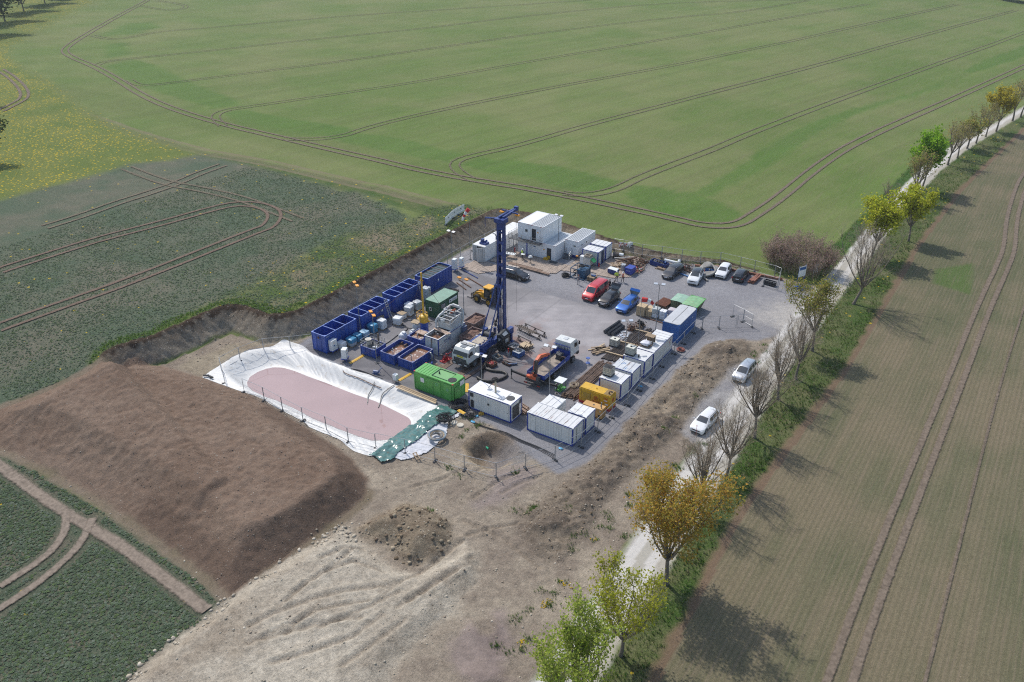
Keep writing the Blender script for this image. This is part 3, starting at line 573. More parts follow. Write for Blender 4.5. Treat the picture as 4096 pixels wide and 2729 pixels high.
def container(name,label,x,y,L,W,H,wallm,framem,roofm,rx=True,group=None,pitch=.34,depth=.042,post=.13,rib=None,ribm=None,z=0,base=True,skip=(),roofedge=None,cat='container',ribw=.05):
    t=thing(name,label,cat,(x,y,z),0,group); mb=MB(); e=.05; zb=.14
    if 'f' not in skip: corrug(mb,(post,e),(L-post,e),zb,H-.1,(0,-1),pitch,depth)
    corrug(mb,(L-post,W-e),(post,W-e),zb,H-.1,(0,1),pitch,depth)
    if 'r' not in skip: corrug(mb,(L-e,post),(L-e,W-post),zb,H-.1,(1,0),pitch,depth)
    corrug(mb,(e,W-post),(e,post),zb,H-.1,(-1,0),pitch,depth)
    mb.build('wall',wallm,t)
    f=MB()
    for a in (0,L-post):
        for b in (0,W-post): f.box(a,a+post,b,b+post,0,H-.012)
    for b in (0,W-post*.8):
        f.box(post,L-post,b,b+post*.8,.02,zb+.03); f.box(post,L-post,b+.004,b+post*.8,H-.12,H-.02)
    for a in (0,L-post*.8):
        f.box(a,a+post*.8,post,W-post,.02,zb+.03); f.box(a+.004,a+post*.8,post,W-post,H-.12,H-.02)
    f.build('frame',framem,t)
    r=MB(); r.box(.03,L-.03,.03,W-.03,H-.05,H); n=int((L if rx else W)/(rib or .62))
    if rib!=0:
        for i in range(1,n):
            if rx: c=L*i/n; r.box(c-ribw,c+ribw,.10,W-.10,H,H+.035)
            else: c=W*i/n; r.box(.10,L-.10,c-ribw,c+ribw,H,H+.035)
    r.build('roof',[roofm],t)
    for a in (0,L-.18):
        for b in (0,W-.16): MB().box(a-.004,a+.184,b-.004,b+.164,H-.11,H+.02).build('corner_casting',roofedge or framem,t)
    return t
def bx(name,mat,t,*a,**k): return MB().box(*a).build(name,mat,t,**k)
def door(t,side,a0,a1,z0,z1,mat,off,handle=True,m2=None,name='door'):
    """flat leaf on side f (y=off) or r (x=off)"""
    if side=='f':
        d=MB().box(a0,a1,off-.035,off,z0,z1).build(name,mat,t)
        if handle: MB().box(a1-.14,a1-.05,off-.075,off-.036,z0+.95*(z1-z0)*.5,z0+.95*(z1-z0)*.5+.06).build('handle',darkgrey,d)
    else:
        d=MB().box(off,off+.035,a0,a1,z0,z1).build(name,mat,t)
        if handle: MB().box(off+.036,off+.075,a0+.05,a0+.14,z0+.95*(z1-z0)*.5,z0+.95*(z1-z0)*.5+.06).build('handle',darkgrey,d)
    return d
bcrest=M('navy_letters',(.03,.06,.22),.5)
# the row along the fence ------------------------------------------------
c=container('storage_container','white container with rust-streaked ribbed roof nearest the dirt ridge corner',12.72,-18.22,6.06,2.44,2.45,offwhite,blueframe,roofrust,group='white storage containers',roofedge=offwhite)
door(c,'f',.55,1.15,.3,2.2,offwhite,.02,False); door(c,'f',4.85,5.5,.3,2.15,offwhite,.02,False); text('lettering','ANGER',.16,(.75,-.02,2.3),(PI/2,0,0),bcrest,c)
door(c,'r',.9,1.7,.25,2.2,offwhite,6.07,True)
c=container('storage_container','small white container with ribbed roof behind the rust-streaked one, beside the white genset container',12.95,-15.75,2.2,2.2,2.45,offwhite,white,roofplain,group='white storage containers',roofedge=white)
door(c,'r',.5,1.5,.2,2.2,greywhite,2.2)
c=container('storage_container','small white container with ribbed roof touching the tan generator',16.46,-15.42,2.42,2.2,2.35,offwhite,blueframe,roofplain,group='white storage containers',roofedge=white)
c=container('storage_container','white container carrying a black-topped liquid tote on its roof',16.0,-6.95,3.0,2.44,2.42,offwhite,blueframe,roofplain,group='white storage containers',roofedge=white,rx=True)
c=container('storage_container','white container with brown and blue streaked roof',16.0,-3.85,2.95,2.44,2.42,offwhite,blueframe,roofrust2,group='white storage containers',roofedge=white)
c=container('storage_container','white container with a plain-topped liquid tote and a small chimney on its stained roof',16.0,-.5,3.05,2.5,2.42,offwhite,blueframe,roofdirt,group='white storage containers',rib=0,roofedge=white)
MB().lathe([(.10,0),(.10,.28),(.13,.3),(.13,.36)],(1.9,.55,2.42),10).build('chimney',darkgrey,c)
c=container('storage_container','long white container with a wooden pallet shelter and white sacks on its roof',16.62,2.15,2.44,6.06,2.42,offwhite,blueframe,roofplain,rx=False,group='white storage containers',roofedge=white)
c.name='storage_container'
rd=MB(); rd.add([(2.47,1.2,1.7),(2.47,1.45,1.7),(2.47,1.33,1.95)],[(0,1,2)]); rd.add([(2.47,1.5,1.9),(2.47,1.75,1.9),(2.47,1.62,2.15)],[(0,1,2)])
rd.build('hazard_sign',red,c,loc=(0,3.6,-.1))
# tall blue container with chamfered roof corners
t=thing('reefer_container','tall royal blue container with pale worn roof beside the mesh fence','container',(16.62,10.15,0)); mb=MB(); L_,W_=2.42,6.1; H_=2.8
bluecon=M('royal_blue_sheet',(.025,.115,.36),.45,var=.15,vs=.5,dirt=.1,dirtcol=(.06,.12,.25))
corrug(mb,(.1,.02),(L_-.1,.02),.15,H_-.1,(0,-1),.22,.018);corrug(mb,(L_-.02,.1),(L_-.02,W_-.1),.15,H_-.1,(1,0),.22,.018);corrug(mb,(0.02,W_-.1),(.02,.1),.15,H_-.1,(-1,0),.22,.018);corrug(mb,(L_-.1,W_-.02),(.1,W_-.02),.15,H_-.1,(0,1),.22,.018); mb.build('wall',bluecon,t)
ch=.28; rp=[(ch,0),(L_-ch,0),(L_,ch),(L_,W_-ch),(L_-ch,W_),(ch,W_),(0,W_-ch),(0,ch)]
MB().prism(rp,H_-.06,H_+.03).build('roof',streak('worn_alloy_roof',(.52,.53,.54),(.30,.31,.33),.62,(1,1,1),.5,2.2),t)
MB().box(L_/2-.03,L_/2+.03,.25,W_-.25,H_+.03,H_+.04).build('roof_seam',darkgrey,t)
fm=MB()
for a in (0,L_-.12):
    for b in (0,W_-.12): fm.box(a-.01,a+.13,b-.01,b+.13,0,H_-.065)
fm.box(.12,L_-.12,-.006,.1,.02,.17);fm.box(L_-.1,L_+.006,.12,W_-.12,.02,.17);fm.box(.12,L_-.12,-.006,.1,H_-.16,H_-.065);fm.box(L_-.1,L_+.006,.12,W_-.12,H_-.16,H_-.065); fm.build('frame',bluecon,t)
MB().box(L_+.022,L_+.03,4.6,4.75,1.9,2.1).build('label_plate',white,t)
# white genset container -------------------------------------------------
t=container('generator_container','long white container with exhaust pipe, roof fan and blue corner posts','ignored',0,0,0,0,0,0,0) if False else container('generator_container','long white generator container with round roof fan, exhaust pipe and blue corner posts',4.42,-18.18,6.06,2.44,2.55,offwhite,blueframe,white,rib=0,cat='generator',roofedge=white)
MB().box(2.45,4.75,.35,2.1,2.55,2.575).build('roof_hatch',white,t); MB().box(2.44,4.77,.33,.36,2.55,2.585).box(4.74,4.77,.36,2.1,2.55,2.585).build('hatch_seam',darkgrey,t)
MB().lathe([(.52,0),(.52,.03),(.48,.045)],(5.25,1.2,2.55),24).build('fan_grille',darkgrey,t)
MB().cyl((3.1,1.25,2.575),(3.1,1.25,4.35),.11,n=12).build('exhaust_pipe',M('beige_pipe',(.42,.38,.28),.6,var=.2),t)
sc_=MB(); rr=random.Random(3)
for i in range(26):
    p=[(3.1+rr.uniform(-.1,.1),1.25+rr.uniform(-.1,.1),4.3)]
    a=rr.uniform(0,2*PI); 
    for k in range(1,5): p.append((3.1+math.cos(a+k*.5)*.12*k*rr.uniform(.6,1.2),1.25+math.sin(a+k*.5)*.12*k*rr.uniform(.6,1.2),4.3+.28*math.sin(k*.8)))
    sc_.tube(p,.022,4)
sc_.build('cable_bundle',black,t)
MB().box(6.07,6.10,.35,1.75,.35,2.0).build('radiator_grille',darkgrey,t); MB().box(6.07,6.095,1.85,2.25,1.75,2.3).build('vent',darkgrey,t)
MB().box(.25,.75,-.01,.0,1.75,2.3).build('vent',darkgrey,t); MB().box(.3,.78,-.012,0,.25,1.3).build('cable_port',interior,t)
MB().box(2.75,3.05,-.012,0,1.35,1.6).build('outlet',interior,t); door(t,'f',4.55,5.75,.2,2.35,offwhite,.012,True)
for sgn in (0,1):
    pass
# bright green genset ----------------------------------------------------
t=container('generator_container','bright green generator container with red corner blocks and sooty roof hatch',-3.8,-18.33,6.05,2.44,2.55,green,green,green,rib=0,cat='generator',roofedge=red,pitch=.42,depth=.03)
r=MB()
for i in range(5): r.box(.45+i*.42,.52+i*.42,.15,2.3,2.55,2.585)
r.build('roof_rib',green,t)
hole=M('roof_well_green',(.12,.36,.09),.5,var=.15,dirt=.35,dirtcol=(.05,.06,.04))
MB().box(2.55,2.62,.35,2.15,2.55,2.66).box(2.62,4.95,2.08,2.15,2.55,2.66).box(2.62,4.95,.35,.40,2.55,2.62).build('well_kerb',darkgreen,t)
MB().box(2.64,4.93,.42,2.06,2.555,2.57).build('roof_hatch',streak('rusted_green',(.16,.38,.13),(.25,.10,.045),.63,(1,1,1),.5,.9,((.03,.03,.03),(1,1,1),.64)),t)
MB().lathe([(.1,0),(.1,.12),(.07,.14),(.07,.3)],(3.1,1.2,2.57),10).build('exhaust_pipe',black,t)
MB().lathe([(.55,0),(.55,.03),(.5,.05)],(5.35,.85,2.55),26).build('fan_grille',black,t)
for a0,a1 in ((1.95,3.05),(3.08,4.15)): door(t,'f',a0,a1,.2,2.25,green,-.0,True)
door(t,'f',4.7,5.8,.2,2.35,green,0,True); door(t,'r',.25,1.5,.25,1.9,green,6.06,False,name='louvre_panel')
MB().box(1.05,1.6,-.03,.0,1.35,1.95).build('notice_board',plasticwhite,t); MB().box(6.075,6.10,1.35,2.25,1.65,2.3).build('notice_board',plasticwhite,t)
emb=M('emblem_pale_green',(.30,.55,.42),.5)
for xx,zz in ((3.55,1.75),(5.2,1.55)):
    rg=MB().ring((xx,-.045,zz),.17,.018,(0,1,0),18,5); rg.build('emblem',emb,t); 
text('emblem_lettering','aps',.17,(5.2,-.05,1.55),(PI/2,0,0),emb,t)
# yellow genset ----------------------------------------------------------
t=thing('generator_set','yellow 350 generator set with red base beside white containers','generator',(14.83,-9.76,0))
MB().box(0,4.18,.02,1.5,.32,2.0).box(.06,4.12,.08,1.44,2.0,2.12).build('canopy',yellow,t)
MB().box(-.03,4.22,0,1.53,0,.315).build('base_frame',red,t)
MB().box(3.2,4.1,.15,1.35,2.12,2.15).build('radiator_grille',M('ochre_grille',(.25,.16,.05),.6),t)
MB().lathe([(.09,0),(.09,.2)],(3.75,.5,2.15),10).tube([(3.75,.5,2.35),(3.85,.5,2.5),(4.0,.5,2.55)],.08,8).build('exhaust_pipe',rusty,t)
MB().lathe([(.14,0),(.14,.04)],(3.85,1.0,2.15),14).build('filler_cap',black,t); MB().box(1.9,2.02,.72,.8,2.12,2.26).build('lifting_eye',yellow,t)
ve=MB()
for i in range(2):
    ve.box(.55+i*.5,.98+i*.5,-.0,.015,.75,1.6)
ve.build('vent',M('vent_yellow',(.42,.27,.04),.6),t)
for a in (.3,1.55,2.75): MB().box(a,a+.012,0,.018,.45,1.95).build('door_seam',rusty,t)
redletter=M('red_letters',(.50,.05,.02),.5)
text('lettering','ELCOS',.34,(2.25,-.004,.78),(PI/2,0,0),redletter,t); text('lettering','350',.36,(3.6,-.004,1.62),(PI/2,0,0),redletter,t)
lg=MB().ring((2.25,.0,1.28),.25,.028,(0,1,0),22,5); lg.beam((2.38,-.01,1.47),(2.16,-.01,1.30),.03,.05).beam((2.16,-.01,1.30),(2.34,-.01,1.27),.03,.05).beam((2.34,-.01,1.27),(2.12,-.01,1.08),.03,.05); lg.build('emblem',redletter,t)
lg=MB().ring((4.19,.75,1.35),.22,.026,(1,0,0),22,5); lg.beam((4.19,.85,1.5),(4.19,.68,1.36),.03,.05).beam((4.19,.68,1.36),(4.19,.83,1.33),.03,.05).beam((4.19,.83,1.33),(4.19,.66,1.17),.03,.05); lg.build('emblem',redletter,t)
for a,b,c_,d in ((3.35,3.8,1.2,1.38),(3.5,3.9,.75,.95)): MB().box(a,b,-.004,.018,c_,d).build('label_plate',plasticwhite,t)
MB().box(3.35,3.8,-.006,-.0045,1.2,1.26).build('label_stripe',red,t)
MB().cyl((-.12,.3,.0),(-.12,.3,.7),.08,n=10).build('fire_extinguisher',red,None,loc=(14.83,-9.76,0)); o=bpy.data.objects['fire_extinguisher']; tag(o,'red fire extinguisher standing at the corner of the yellow generator','extinguisher')
t=thing('generator_set','tan generator set with slim grey exhaust beside the small white container','generator',(16.42,-11.8,0))
MB().box(0,2.62,0,.98,.12,1.4).build('canopy',tan,t); MB().box(-.02,2.64,-.02,1.0,0,.115).build('base_frame',black,t)
MB().cyl((2.35,.3,1.4),(2.35,.3,2.25),.06,n=10).build('exhaust_pipe',steelpole,t); MB().lathe([(.12,0),(.12,.02)],(1.25,.5,1.4),16).build('filler_cap',darkgrey,t); MB().lathe([(.12,0),(.12,.02)],(2.1,.72,1.4),16).build('filler_cap',darkgrey,t)
MB().box(2.622,2.64,.2,.75,.3,1.15).build('vent',M('ochre_vent',(.35,.19,.06),.6),t); MB().box(2.1,2.4,-.012,0,.3,.6).build('vent',black,t); MB().box(2.3,2.42,-.012,0,1.05,1.2).build('label_plate',plasticwhite,t)
# far white boxes by the deck -------------------------------------------
c=container('storage_container','white container with blue posts standing next to the green-lidded mixer',-5.32,26.95,2.95,2.2,2.45,greywhite,blueframe,roofrust if False else roofdirt,rx=True,group='white storage containers')
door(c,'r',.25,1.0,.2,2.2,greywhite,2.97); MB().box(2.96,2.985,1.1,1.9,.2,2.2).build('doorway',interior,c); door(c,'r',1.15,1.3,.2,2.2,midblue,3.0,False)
c=container('storage_container','white container with wide open-joint doors behind the small blue-posted one',-5.4,29.8,2.95,2.25,2.45,white,blueframe,roofdirt,rx=True,group='white storage containers')
door(c,'r',.15,1.1,.15,2.3,white,2.97); door(c,'r',1.15,2.1,.15,2.3,white,2.97)
# offices ----------------------------------------------------------------
def office(label,x,y,L,W,H,roofm,rib,z=0,rx=False,base=0):
    t=thing('office_container',label,'site office',(x,y,z),0,'white site offices'); mb=MB(); mb.box(.0,L,.0,W,base,H-.1); mb.build('wall',officewhite,t)
    f=MB()
    for a in (-.015,L-.11):
        for b in (-.015,W-.11): f.box(a,a+.125,b,b+.125,base-.004,H-.11)
    f.box(-.02,L+.02,-.02,.1,H-.1,H+.03);f.box(-.02,L+.02,W-.1,W+.02,H-.1,H+.03);f.box(-.02,.1,.1,W-.1,H-.1,H+.03);f.box(L-.1,L+.02,.1,W-.1,H-.1,H+.03); f.build('frame',officewhite,t)
    r=MB(); r.box(.1,L-.1,.1,W-.1,H-.1,H)
    if rib:
        n=int((L-.3)/rib)
        for i in range(n): c=.25+(L-.5)*i/max(1,n-1); r.box(c-.07,c+.03,.12,W-.12,H,H+.05)
    r.build('roof',roofm,t)
    rl=MB()
    for a in (.12,L-.55): rl.box(a,a+.4,-.026,-.021,H-.08,H-.01)
    rl.box(L+.021,L+.026,.1,.5,H-.08,H-.01); rl.build('red_label',red,t)
    return t
def window(t,side,a0,a1,z0,z1,off,shut=False):
    if side=='f':
        f=MB().box(a0,a1,off-.03,off,z0,z1).build('window',plasticwhite,t); MB().box(a0+.08,a1-.08,off-.04,off-.031,z0+.08,z1-.08).build('pane',glass,f)
    else:
        f=MB().box(off,off+.03,a0,a1,z0,z1).build('window',plasticwhite,t); MB().box(off+.031,off+.04,a0+.06,a1-.06,z0+.06,z1-.06).build('pane',glass,f)
amber=M('amber_notice',(.75,.33,.02),.5)
OX=-16.58;OY=24.9;OW=2.44;OL=6.06
t1=office('white site office on the ground floor under the balcony, end unit with plain wall',OX,OY,OW,OL,2.74,roofplain,0)
door(t1,'f',.15,1.25,.1,2.15,officewhite,0)
t2=office('white site office on the ground floor with blue-lettered closed door',OX+OW+.01,OY,OW,OL,2.74,roofplain,0)
door(t2,'f',.35,1.35,.1,2.15,officewhite,0); MB().box(.6,1.1,-.045,-.036,1.75,1.9).build('door_sign',midblue,t2)
t3=office('single-storey white site office with flat wet roof and open doorway',OX+2*OW+.02,OY,OW,OL,2.74,streak('wet_roof',(.55,.57,.58),(.12,.12,.12),.6,(5,.35,1),.35,1.),.48)
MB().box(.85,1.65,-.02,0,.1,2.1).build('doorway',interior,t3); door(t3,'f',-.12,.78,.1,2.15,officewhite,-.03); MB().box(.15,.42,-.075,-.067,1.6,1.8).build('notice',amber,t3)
MB().box(.95,1.4,-.024,-.0205,.15,.75).build('crate',yellow,t3)
t4=office('upper-floor white site office with a square window and plain roof',OX,OY,OW,OL,2.74,white,0,2.75)
door(t4,'f',.1,1.0,.1,2.15,officewhite,0); window(t4,'f',1.4,2.0,1.25,1.85,0)
t5=office('upper-floor white site office with ribbed grey roof and open door',OX+OW+.01,OY,OW,OL,2.74,roofgrey,.30,2.75)
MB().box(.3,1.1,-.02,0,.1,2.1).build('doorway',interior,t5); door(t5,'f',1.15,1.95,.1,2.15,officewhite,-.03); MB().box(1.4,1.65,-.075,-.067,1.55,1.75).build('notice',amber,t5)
t6=office('white site office raised on a blue trailer with steps and ribbed grey roof',-9.1,27.88,2.48,5.9,3.05,roofgrey,.30,0,base=.55)
window(t6,'f',1.55,2.1,2.0,2.35,0); window(t6,'r',1.1,1.5,1.95,2.3,2.48); window(t6,'r',2.6,3.0,1.95,2.3,2.48); door(t6,'f',.35,1.35,.65,2.55,officewhite,0); MB().box(.1,2.35,.15,5.7,.02,.54).build('chassis',blueframe,t6)
# balcony
t=thing('balcony','grey steel balcony with railing in front of the upper offices','balcony',(OX-1.2,OY-.05,2.62)); W_=6.1
MB().box(0,W_,-1.05,0,0,.07).build('deck',darkgrey,t); rl=MB()
for i in range(8): a=W_*i/7; rl.beam((a,-1.03,.07),(a,-1.03,1.1),.045)
for zz in (.35,.7,1.1): rl.beam((0,-1.03,zz),(W_,-1.03,zz),.04)
rl.beam((0,-1.03,1.1),(0,0.0,1.1),.04); rl.beam((0,-1.03,.6),(0,0,.6),.04); rl.beam((W_,-1.03,1.1),(W_,-.02,1.1),.04); rl.beam((W_,-1.03,.6),(W_,-.02,.6),.04); rl.beam((0,0,.07),(0,0,1.1),.045); rl.build('railing',steelpole,t)
po=MB()
for a in (.1,.95): po.beam((a,-1.0,-2.62),(a,-1.0,0),.07)
po.build('post',steelpole,t); MB().box(3.55,3.7,-1.0,-.85,-2.62,0).build('column',blueframe,t)
MB().box(0,.9,0,1.9,0,.07).build('landing',darkgrey,t); r2=MB(); r2.beam((.02,.0,1.1),(.02,1.9,1.1),.04); r2.beam((.02,1.9,.07),(.02,1.9,1.1),.04); r2.beam((.02,.95,.07),(.02,.95,1.1),.04); r2.build('railing',steelpole,t)
t=thing('stair','short grey steel stair with handrails up to the raised office','steps',(-8.75,27.86,0)); s_=MB()
for i in range(4): s_.box(0,1.05,-1.15+i*.27,-.9+i*.27,.12+i*.14,.17+i*.14)
s_.build('tread',steelpole,t); s_=MB().box(-.02,.0,-1.2,0,.1,.2)
for a in (-.03,1.08):
    s_.beam((a,-1.2,.05),(a,-.05,.62),.05,.14); s_.beam((a,-1.15,.1),(a,-1.15,1.0),.045); s_.beam((a,-.1,.1),(a,-.1,1.55),.045); s_.beam((a,-1.15,1.0),(a,-.1,1.55),.05); s_.beam((a,-1.15,.6),(a,-.1,1.12),.04)
s_.build('handrail',steel,t)
# 12 m reefer container
t=thing('long_container','long white refrigerated container with one door ajar beside the cut bank','container',(-21.2,18.2,0)); L_,W_,H_=2.44,12.1,2.75
MB().box(.02,L_-.02,.04,W_,.15,H_-.03).build('wall',white,t); MB().box(.0,L_,.0,W_+.02,H_-.03,H_).build('roof',roofplain,t)
f=MB()
for a in (-.01,L_-.11):
    for b in (-.01,W_-.1): f.box(a,a+.12,b,b+.12,0,H_-.035)
f.box(.11,L_-.11,-.005,.1,.02,.16); f.box(L_-.1,L_+.005,.11,W_-.1,.02,.16); f.box(.11,L_-.11,-.008,.05,H_-.14,H_-.04); f.build('frame',greywhite,t)
d1=MB().box(.1,.85,.0,.035,.17,H_-.15).build('door',greywhite,t); lb=MB()
for a in (.3,.62): lb.cyl((a,-.02,.2),(a,-.02,H_-.2),.02,n=6)
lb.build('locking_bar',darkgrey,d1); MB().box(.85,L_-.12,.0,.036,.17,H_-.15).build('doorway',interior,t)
mb=MB(); mb.box(0,1.15,-.03,.03,.17,H_-.15); d2=mb.build('door',greywhite,t,loc=(L_-.12,-.02,0),rz=R(180+38)); lb=MB()
for a in (.2,.5,.85): lb.cyl((a,.05,.2),(a,.05,H_-.2),.02,n=6)
lb.build('locking_bar',darkgrey,d2)
# open blue settling tanks ----------------------------------------------
def tank(name,label,x,y,L,W,H,bars,ribs=.75,rim=None,level=None,liquid=None,wallm=None,group='tall blue settling tanks',barm=None,axis='y',rimw=.09,end=True,cat='tank',inner=None,feet=.12):
    t=thing(name,label,cat,(x,y,0),0,group); wallm=wallm or tankblue; w=.05
    mb=MB(); mb.box(0,L,0,w,feet,H); mb.box(0,L,W-w,W,feet,H); mb.box(0,w,w,W-w,feet,H); mb.box(L-w,L,w,W-w,feet,H); mb.box(w,L-w,w,W-w,feet,feet+.05)
    n=max(2,int(round(W/ribs)))
    for i in range(1,n):
        c=W*i/n
        for a in (-.035,L): mb.box(a,a+.035,c-.03,c+.03,feet,H-.1)
    n=max(2,int(round(L/ribs)))
    for i in range(1,n):
        c=L*i/n
        for a in (-.035,W): mb.box(c-.03,c+.03,a,a+.035,feet,H-.1)
    for a in (-.04,L-.05):
        for b in (-.04,W-.05): mb.box(a,a+.09,b,b+.09,.0,H-.002)
    mb.box(.1,L-.1,.1,W-.1,0,feet-.004)
    mb.build('wall',wallm,t)
    r=MB(); q=rimw; r.box(-.045,L+.045,-.045,q-.045,H,H+.05);r.box(-.045,L+.045,W+.045-q,W+.045,H,H+.05);r.box(-.045,q-.045,q-.045,W+.045-q,H,H+.05);r.box(L+.045-q,L+.045,q-.045,W+.045-q,H,H+.05); r.build('rim',rim or bluerim,t)
    for fr in bars: MB().box(.05,L-.05,W*fr-.045,W*fr+.045,H-.03,H+.035).build('crossbar',barm or bluerim,t)
    g_=MB(); e=.32
    for (a,b,c,d) in ((0,0,e,0),(L,0,-e,0),(0,W,e,0),(L,W,-e,0)):
        sy=1 if b==0 else -1; g_.add([(a,b+sy*.05,H+.052),(a+c,b+sy*.05,H+.052),(a,b+sy*(.05+abs(e)),H+.052)],[(0,1,2) if (c>0)==(sy>0) else (0,2,1)])
    g_.build('gusset',rim or bluerim,t)
    if level: MB().box(w+.002,L-w-.002,w+.002,W-w-.002,feet+.06,level).build('liquid',liquid,t)
    return t
ltr=M('pale_letters',(.55,.6,.7),.5)
t=tank('settling_tank','tall blue open tank at the pond end of the row, two crossbars, empty',-21.5,-18.16,2.44,6.0,2.7,(.345,.66)); text('lettering','ANGER',.22,(2.47,.5,2.45),(PI/2,0,PI/2),ltr,t); MB().lathe([(.17,0),(.17,.03)],(0,0,0),14).build('flange',rusty,t,loc=(1.25,-.04,2.2)).rotation_euler=(PI/2,0,0)
t=tank('settling_tank','tall blue open tank with three crossbars, ladder leaning on its side',-21.42,-11.2,2.44,6.0,2.7,(.26,.5,.74)); MB().box(2.49,2.5,4.1,4.4,1.7,2.0).build('label_plate',plasticwhite,t)
t=tank('settling_tank','tall blue open tank with three crossbars beside white sacks',-21.42,-3.95,2.44,6.0,2.7,(.26,.5,.74))
t=tank('settling_tank','tall blue tank brim-full of dark water under rusty crossbars',-21.36,3.45,2.44,5.95,2.7,(.2,.42,.63,.84),level=2.5,liquid=M('dark_tank_water',(.04,.06,.055),.04,var=.2,spec=.6),barm=rusty,rim=M('scuffed_rim',(.13,.2,.45),.5,var=.3,dirt=.3)); MB().box(2.49,2.5,2.4,2.65,1.5,1.8).build('label_plate',plasticwhite,t)
mudrim=M('muddy_blue_rim',(.13,.17,.36),.55,var=.3,dirt=.4,dirtcol=(.25,.2,.17))
t=tank('mud_tank','low blue tank under a railing cage with a paddle mixer on top',-15.25,-15.58,2.45,2.2,1.3,(),level=1.2,liquid=M('tank_grating',(.13,.13,.135),.7,var=.4,vs=5),rim=mudrim,group='low blue mud tanks')
rl=MB()
for i in range(9):
    for yy in (0.02,2.15): 
        if yy<1 and i in(5,6): continue
        rl.beam((.02+2.4*i/8,yy,1.35),(.02+2.4*i/8,yy,2.15),.03)
for i in range(7): rl.beam((.02,2.15*i/6+.02,1.35),(.02,2.15*i/6+.02,2.15),.025)
for i in range(3): rl.beam((2.42,2.15*i/2+.02,1.35),(2.42,2.15*i/2+.02,2.15),.035)
for zz in (1.72,2.15):
    rl.beam((.02,.02,zz),(1.3,.02,zz),.04);rl.beam((.02,2.17,zz),(2.42,2.17,zz),.04);rl.beam((.02,.02,zz),(.02,2.17,zz),.04);rl.beam((2.42,.02,zz),(2.42,2.17,zz),.04)
rl.build('railing',steelpole,t)
mx=MB(); mx.cyl((.65,.9,1.25),(.65,.9,1.75),.28,n=14).lathe([(.05,0),(.45,.28),(.45,.33)],(.65,.9,1.75),18); mx.build('mixer_hopper',M('cream_hopper',(.5,.47,.4),.6,var=.2,dirt=.2),t)
mx=MB(); mx.box(1.2,1.5,.8,1.1,1.25,1.5).cyl((1.35,.95,1.5),(1.35,.95,1.95),.13,n=10).tube([(1.5,.95,1.35),(2.0,.95,1.35),(2.1,1.3,1.35)],.06,8); mx.build('mixer_motor',darkgrey,t); MB().box(1.55,1.72,1.7,1.87,1.25,2.75).build('timber_post',wooddark,t)
MB().blob((1.95,.7,1.21),(.7,.4,.22),5).build('rag',bagwhite,t)
for i in range(4): MB().beam((2.5,.55,.35+i*.25),(2.5,.95,.35+i*.25),.03).build('rung',tankblue,t)
def mudtank(label,x,y,L,W,H,lv):
    t=tank('mud_tank',label,x,y,L,W,H,(),level=lv,liquid=mud,rim=mudrim,group='low blue mud tanks',ribs=.8)
    mb=MB().cyl((L*.55,W*.25,lv-.3),(L*.55,W*.25,H+.25),.05,n=8); mb.sph((L*.55,W*.25,H+.32),.09); mb.build('float_gauge',steel,t)
    mb=MB()
    for i in range(26):
        a=random.uniform(.3,L-.4);b=random.uniform(.3,W-.4); mb.lathe([(.02,0),(random.uniform(.05,.16),.004)],(a,b,lv+.001),8)
    mb.build('foam',M('pale_foam',(.55,.47,.42),.6),t)
    MB().lathe([(.2,0),(.2,.03)],(0,0,0),14).build('flange',tankblue,t,loc=(L*.82,-.045,H*.62)).rotation_euler=(PI/2,0,0); text('lettering','ANGER',.15,(L+.04,.6,H*.8),(PI/2,0,PI/2),ltr,t)
    return t
t=mudtank('low blue tank of brown mud between the railed tank and the white separator container',-11.75,-15.55,2.3,4.0,1.5,.95); MB().cyl((1.2,4.0,1.1),(1.2,3.3,1.1),.14,n=10).cyl((.5,4.05,1.2),(.5,3.6,1.2),.11,n=10).build('inlet_pipe',pipebrown,t)
t=mudtank('low blue tank of brown mud right behind the bright green generator',-8.92,-15.36,2.45,4.15,1.35,.95); MB().tube([(2.3,3.5,1.2),(2.75,3.4,1.2),(3.0,3.3,.9),(2.9,3.2,.5)],.14,10).build('inlet_pipe',steelpole,t)
t=mudtank('small blue mud tank below the yellow gas separator',-11.45,-10.35,2.25,2.4,1.5,1.25); MB().box(.3,1.7,1.25,2.2,1.5,1.6).build('plank_cover',woodlight if False else M('dusty_plank',(.42,.31,.24),.8,var=.2),t)
# white separator container with shaker ---------------------------------
dirtywhite=M('dirty_white',(.58,.59,.58),.55,var=.15,vs=1.2,dirt=.35,dirtcol=(.30,.23,.19))
t=thing('separator_container','white container marked ANGER, open on top and filled with brown mud','tank',(-8.5,-10.45,0)); L_,W_,H_=2.4,6.0,2.5
mb=MB(); corrug(mb,(.1,.03),(L_-.1,.03),.1,H_-.08,(0,-1),.5,.03);corrug(mb,(L_-.03,.1),(L_-.03,W_-.1),.1,H_-.08,(1,0),.55,.03);corrug(mb,(.03,W_-.1),(.03,.1),.1,H_-.08,(-1,0),.55,.03);corrug(mb,(L_-.1,W_-.03),(.1,W_-.03),.1,H_-.08,(0,1),.5,.03); mb.build('wall',dirtywhite,t)
mb=MB()
for a in (0,L_-.12):
    for b in (0,W_-.12): mb.box(a,a+.12,b,b+.12,0,H_-.06)
for b in (.0,W_-.09): mb.box(.12,L_-.12,b,b+.09,H_-.12,H_-.004)
for a in (0,L_-.09): mb.box(a,a+.09,.12,W_-.12,H_-.12,H_-.004)
mb.build('frame',blueframe,t)
mb=MB()
for b in (.0,W_-.16): mb.box(0,L_,b,b+.16,H_-.004,H_+.03)
for a in (0,L_-.16): mb.box(a,a+.16,.16,W_-.16,H_-.004,H_+.03)
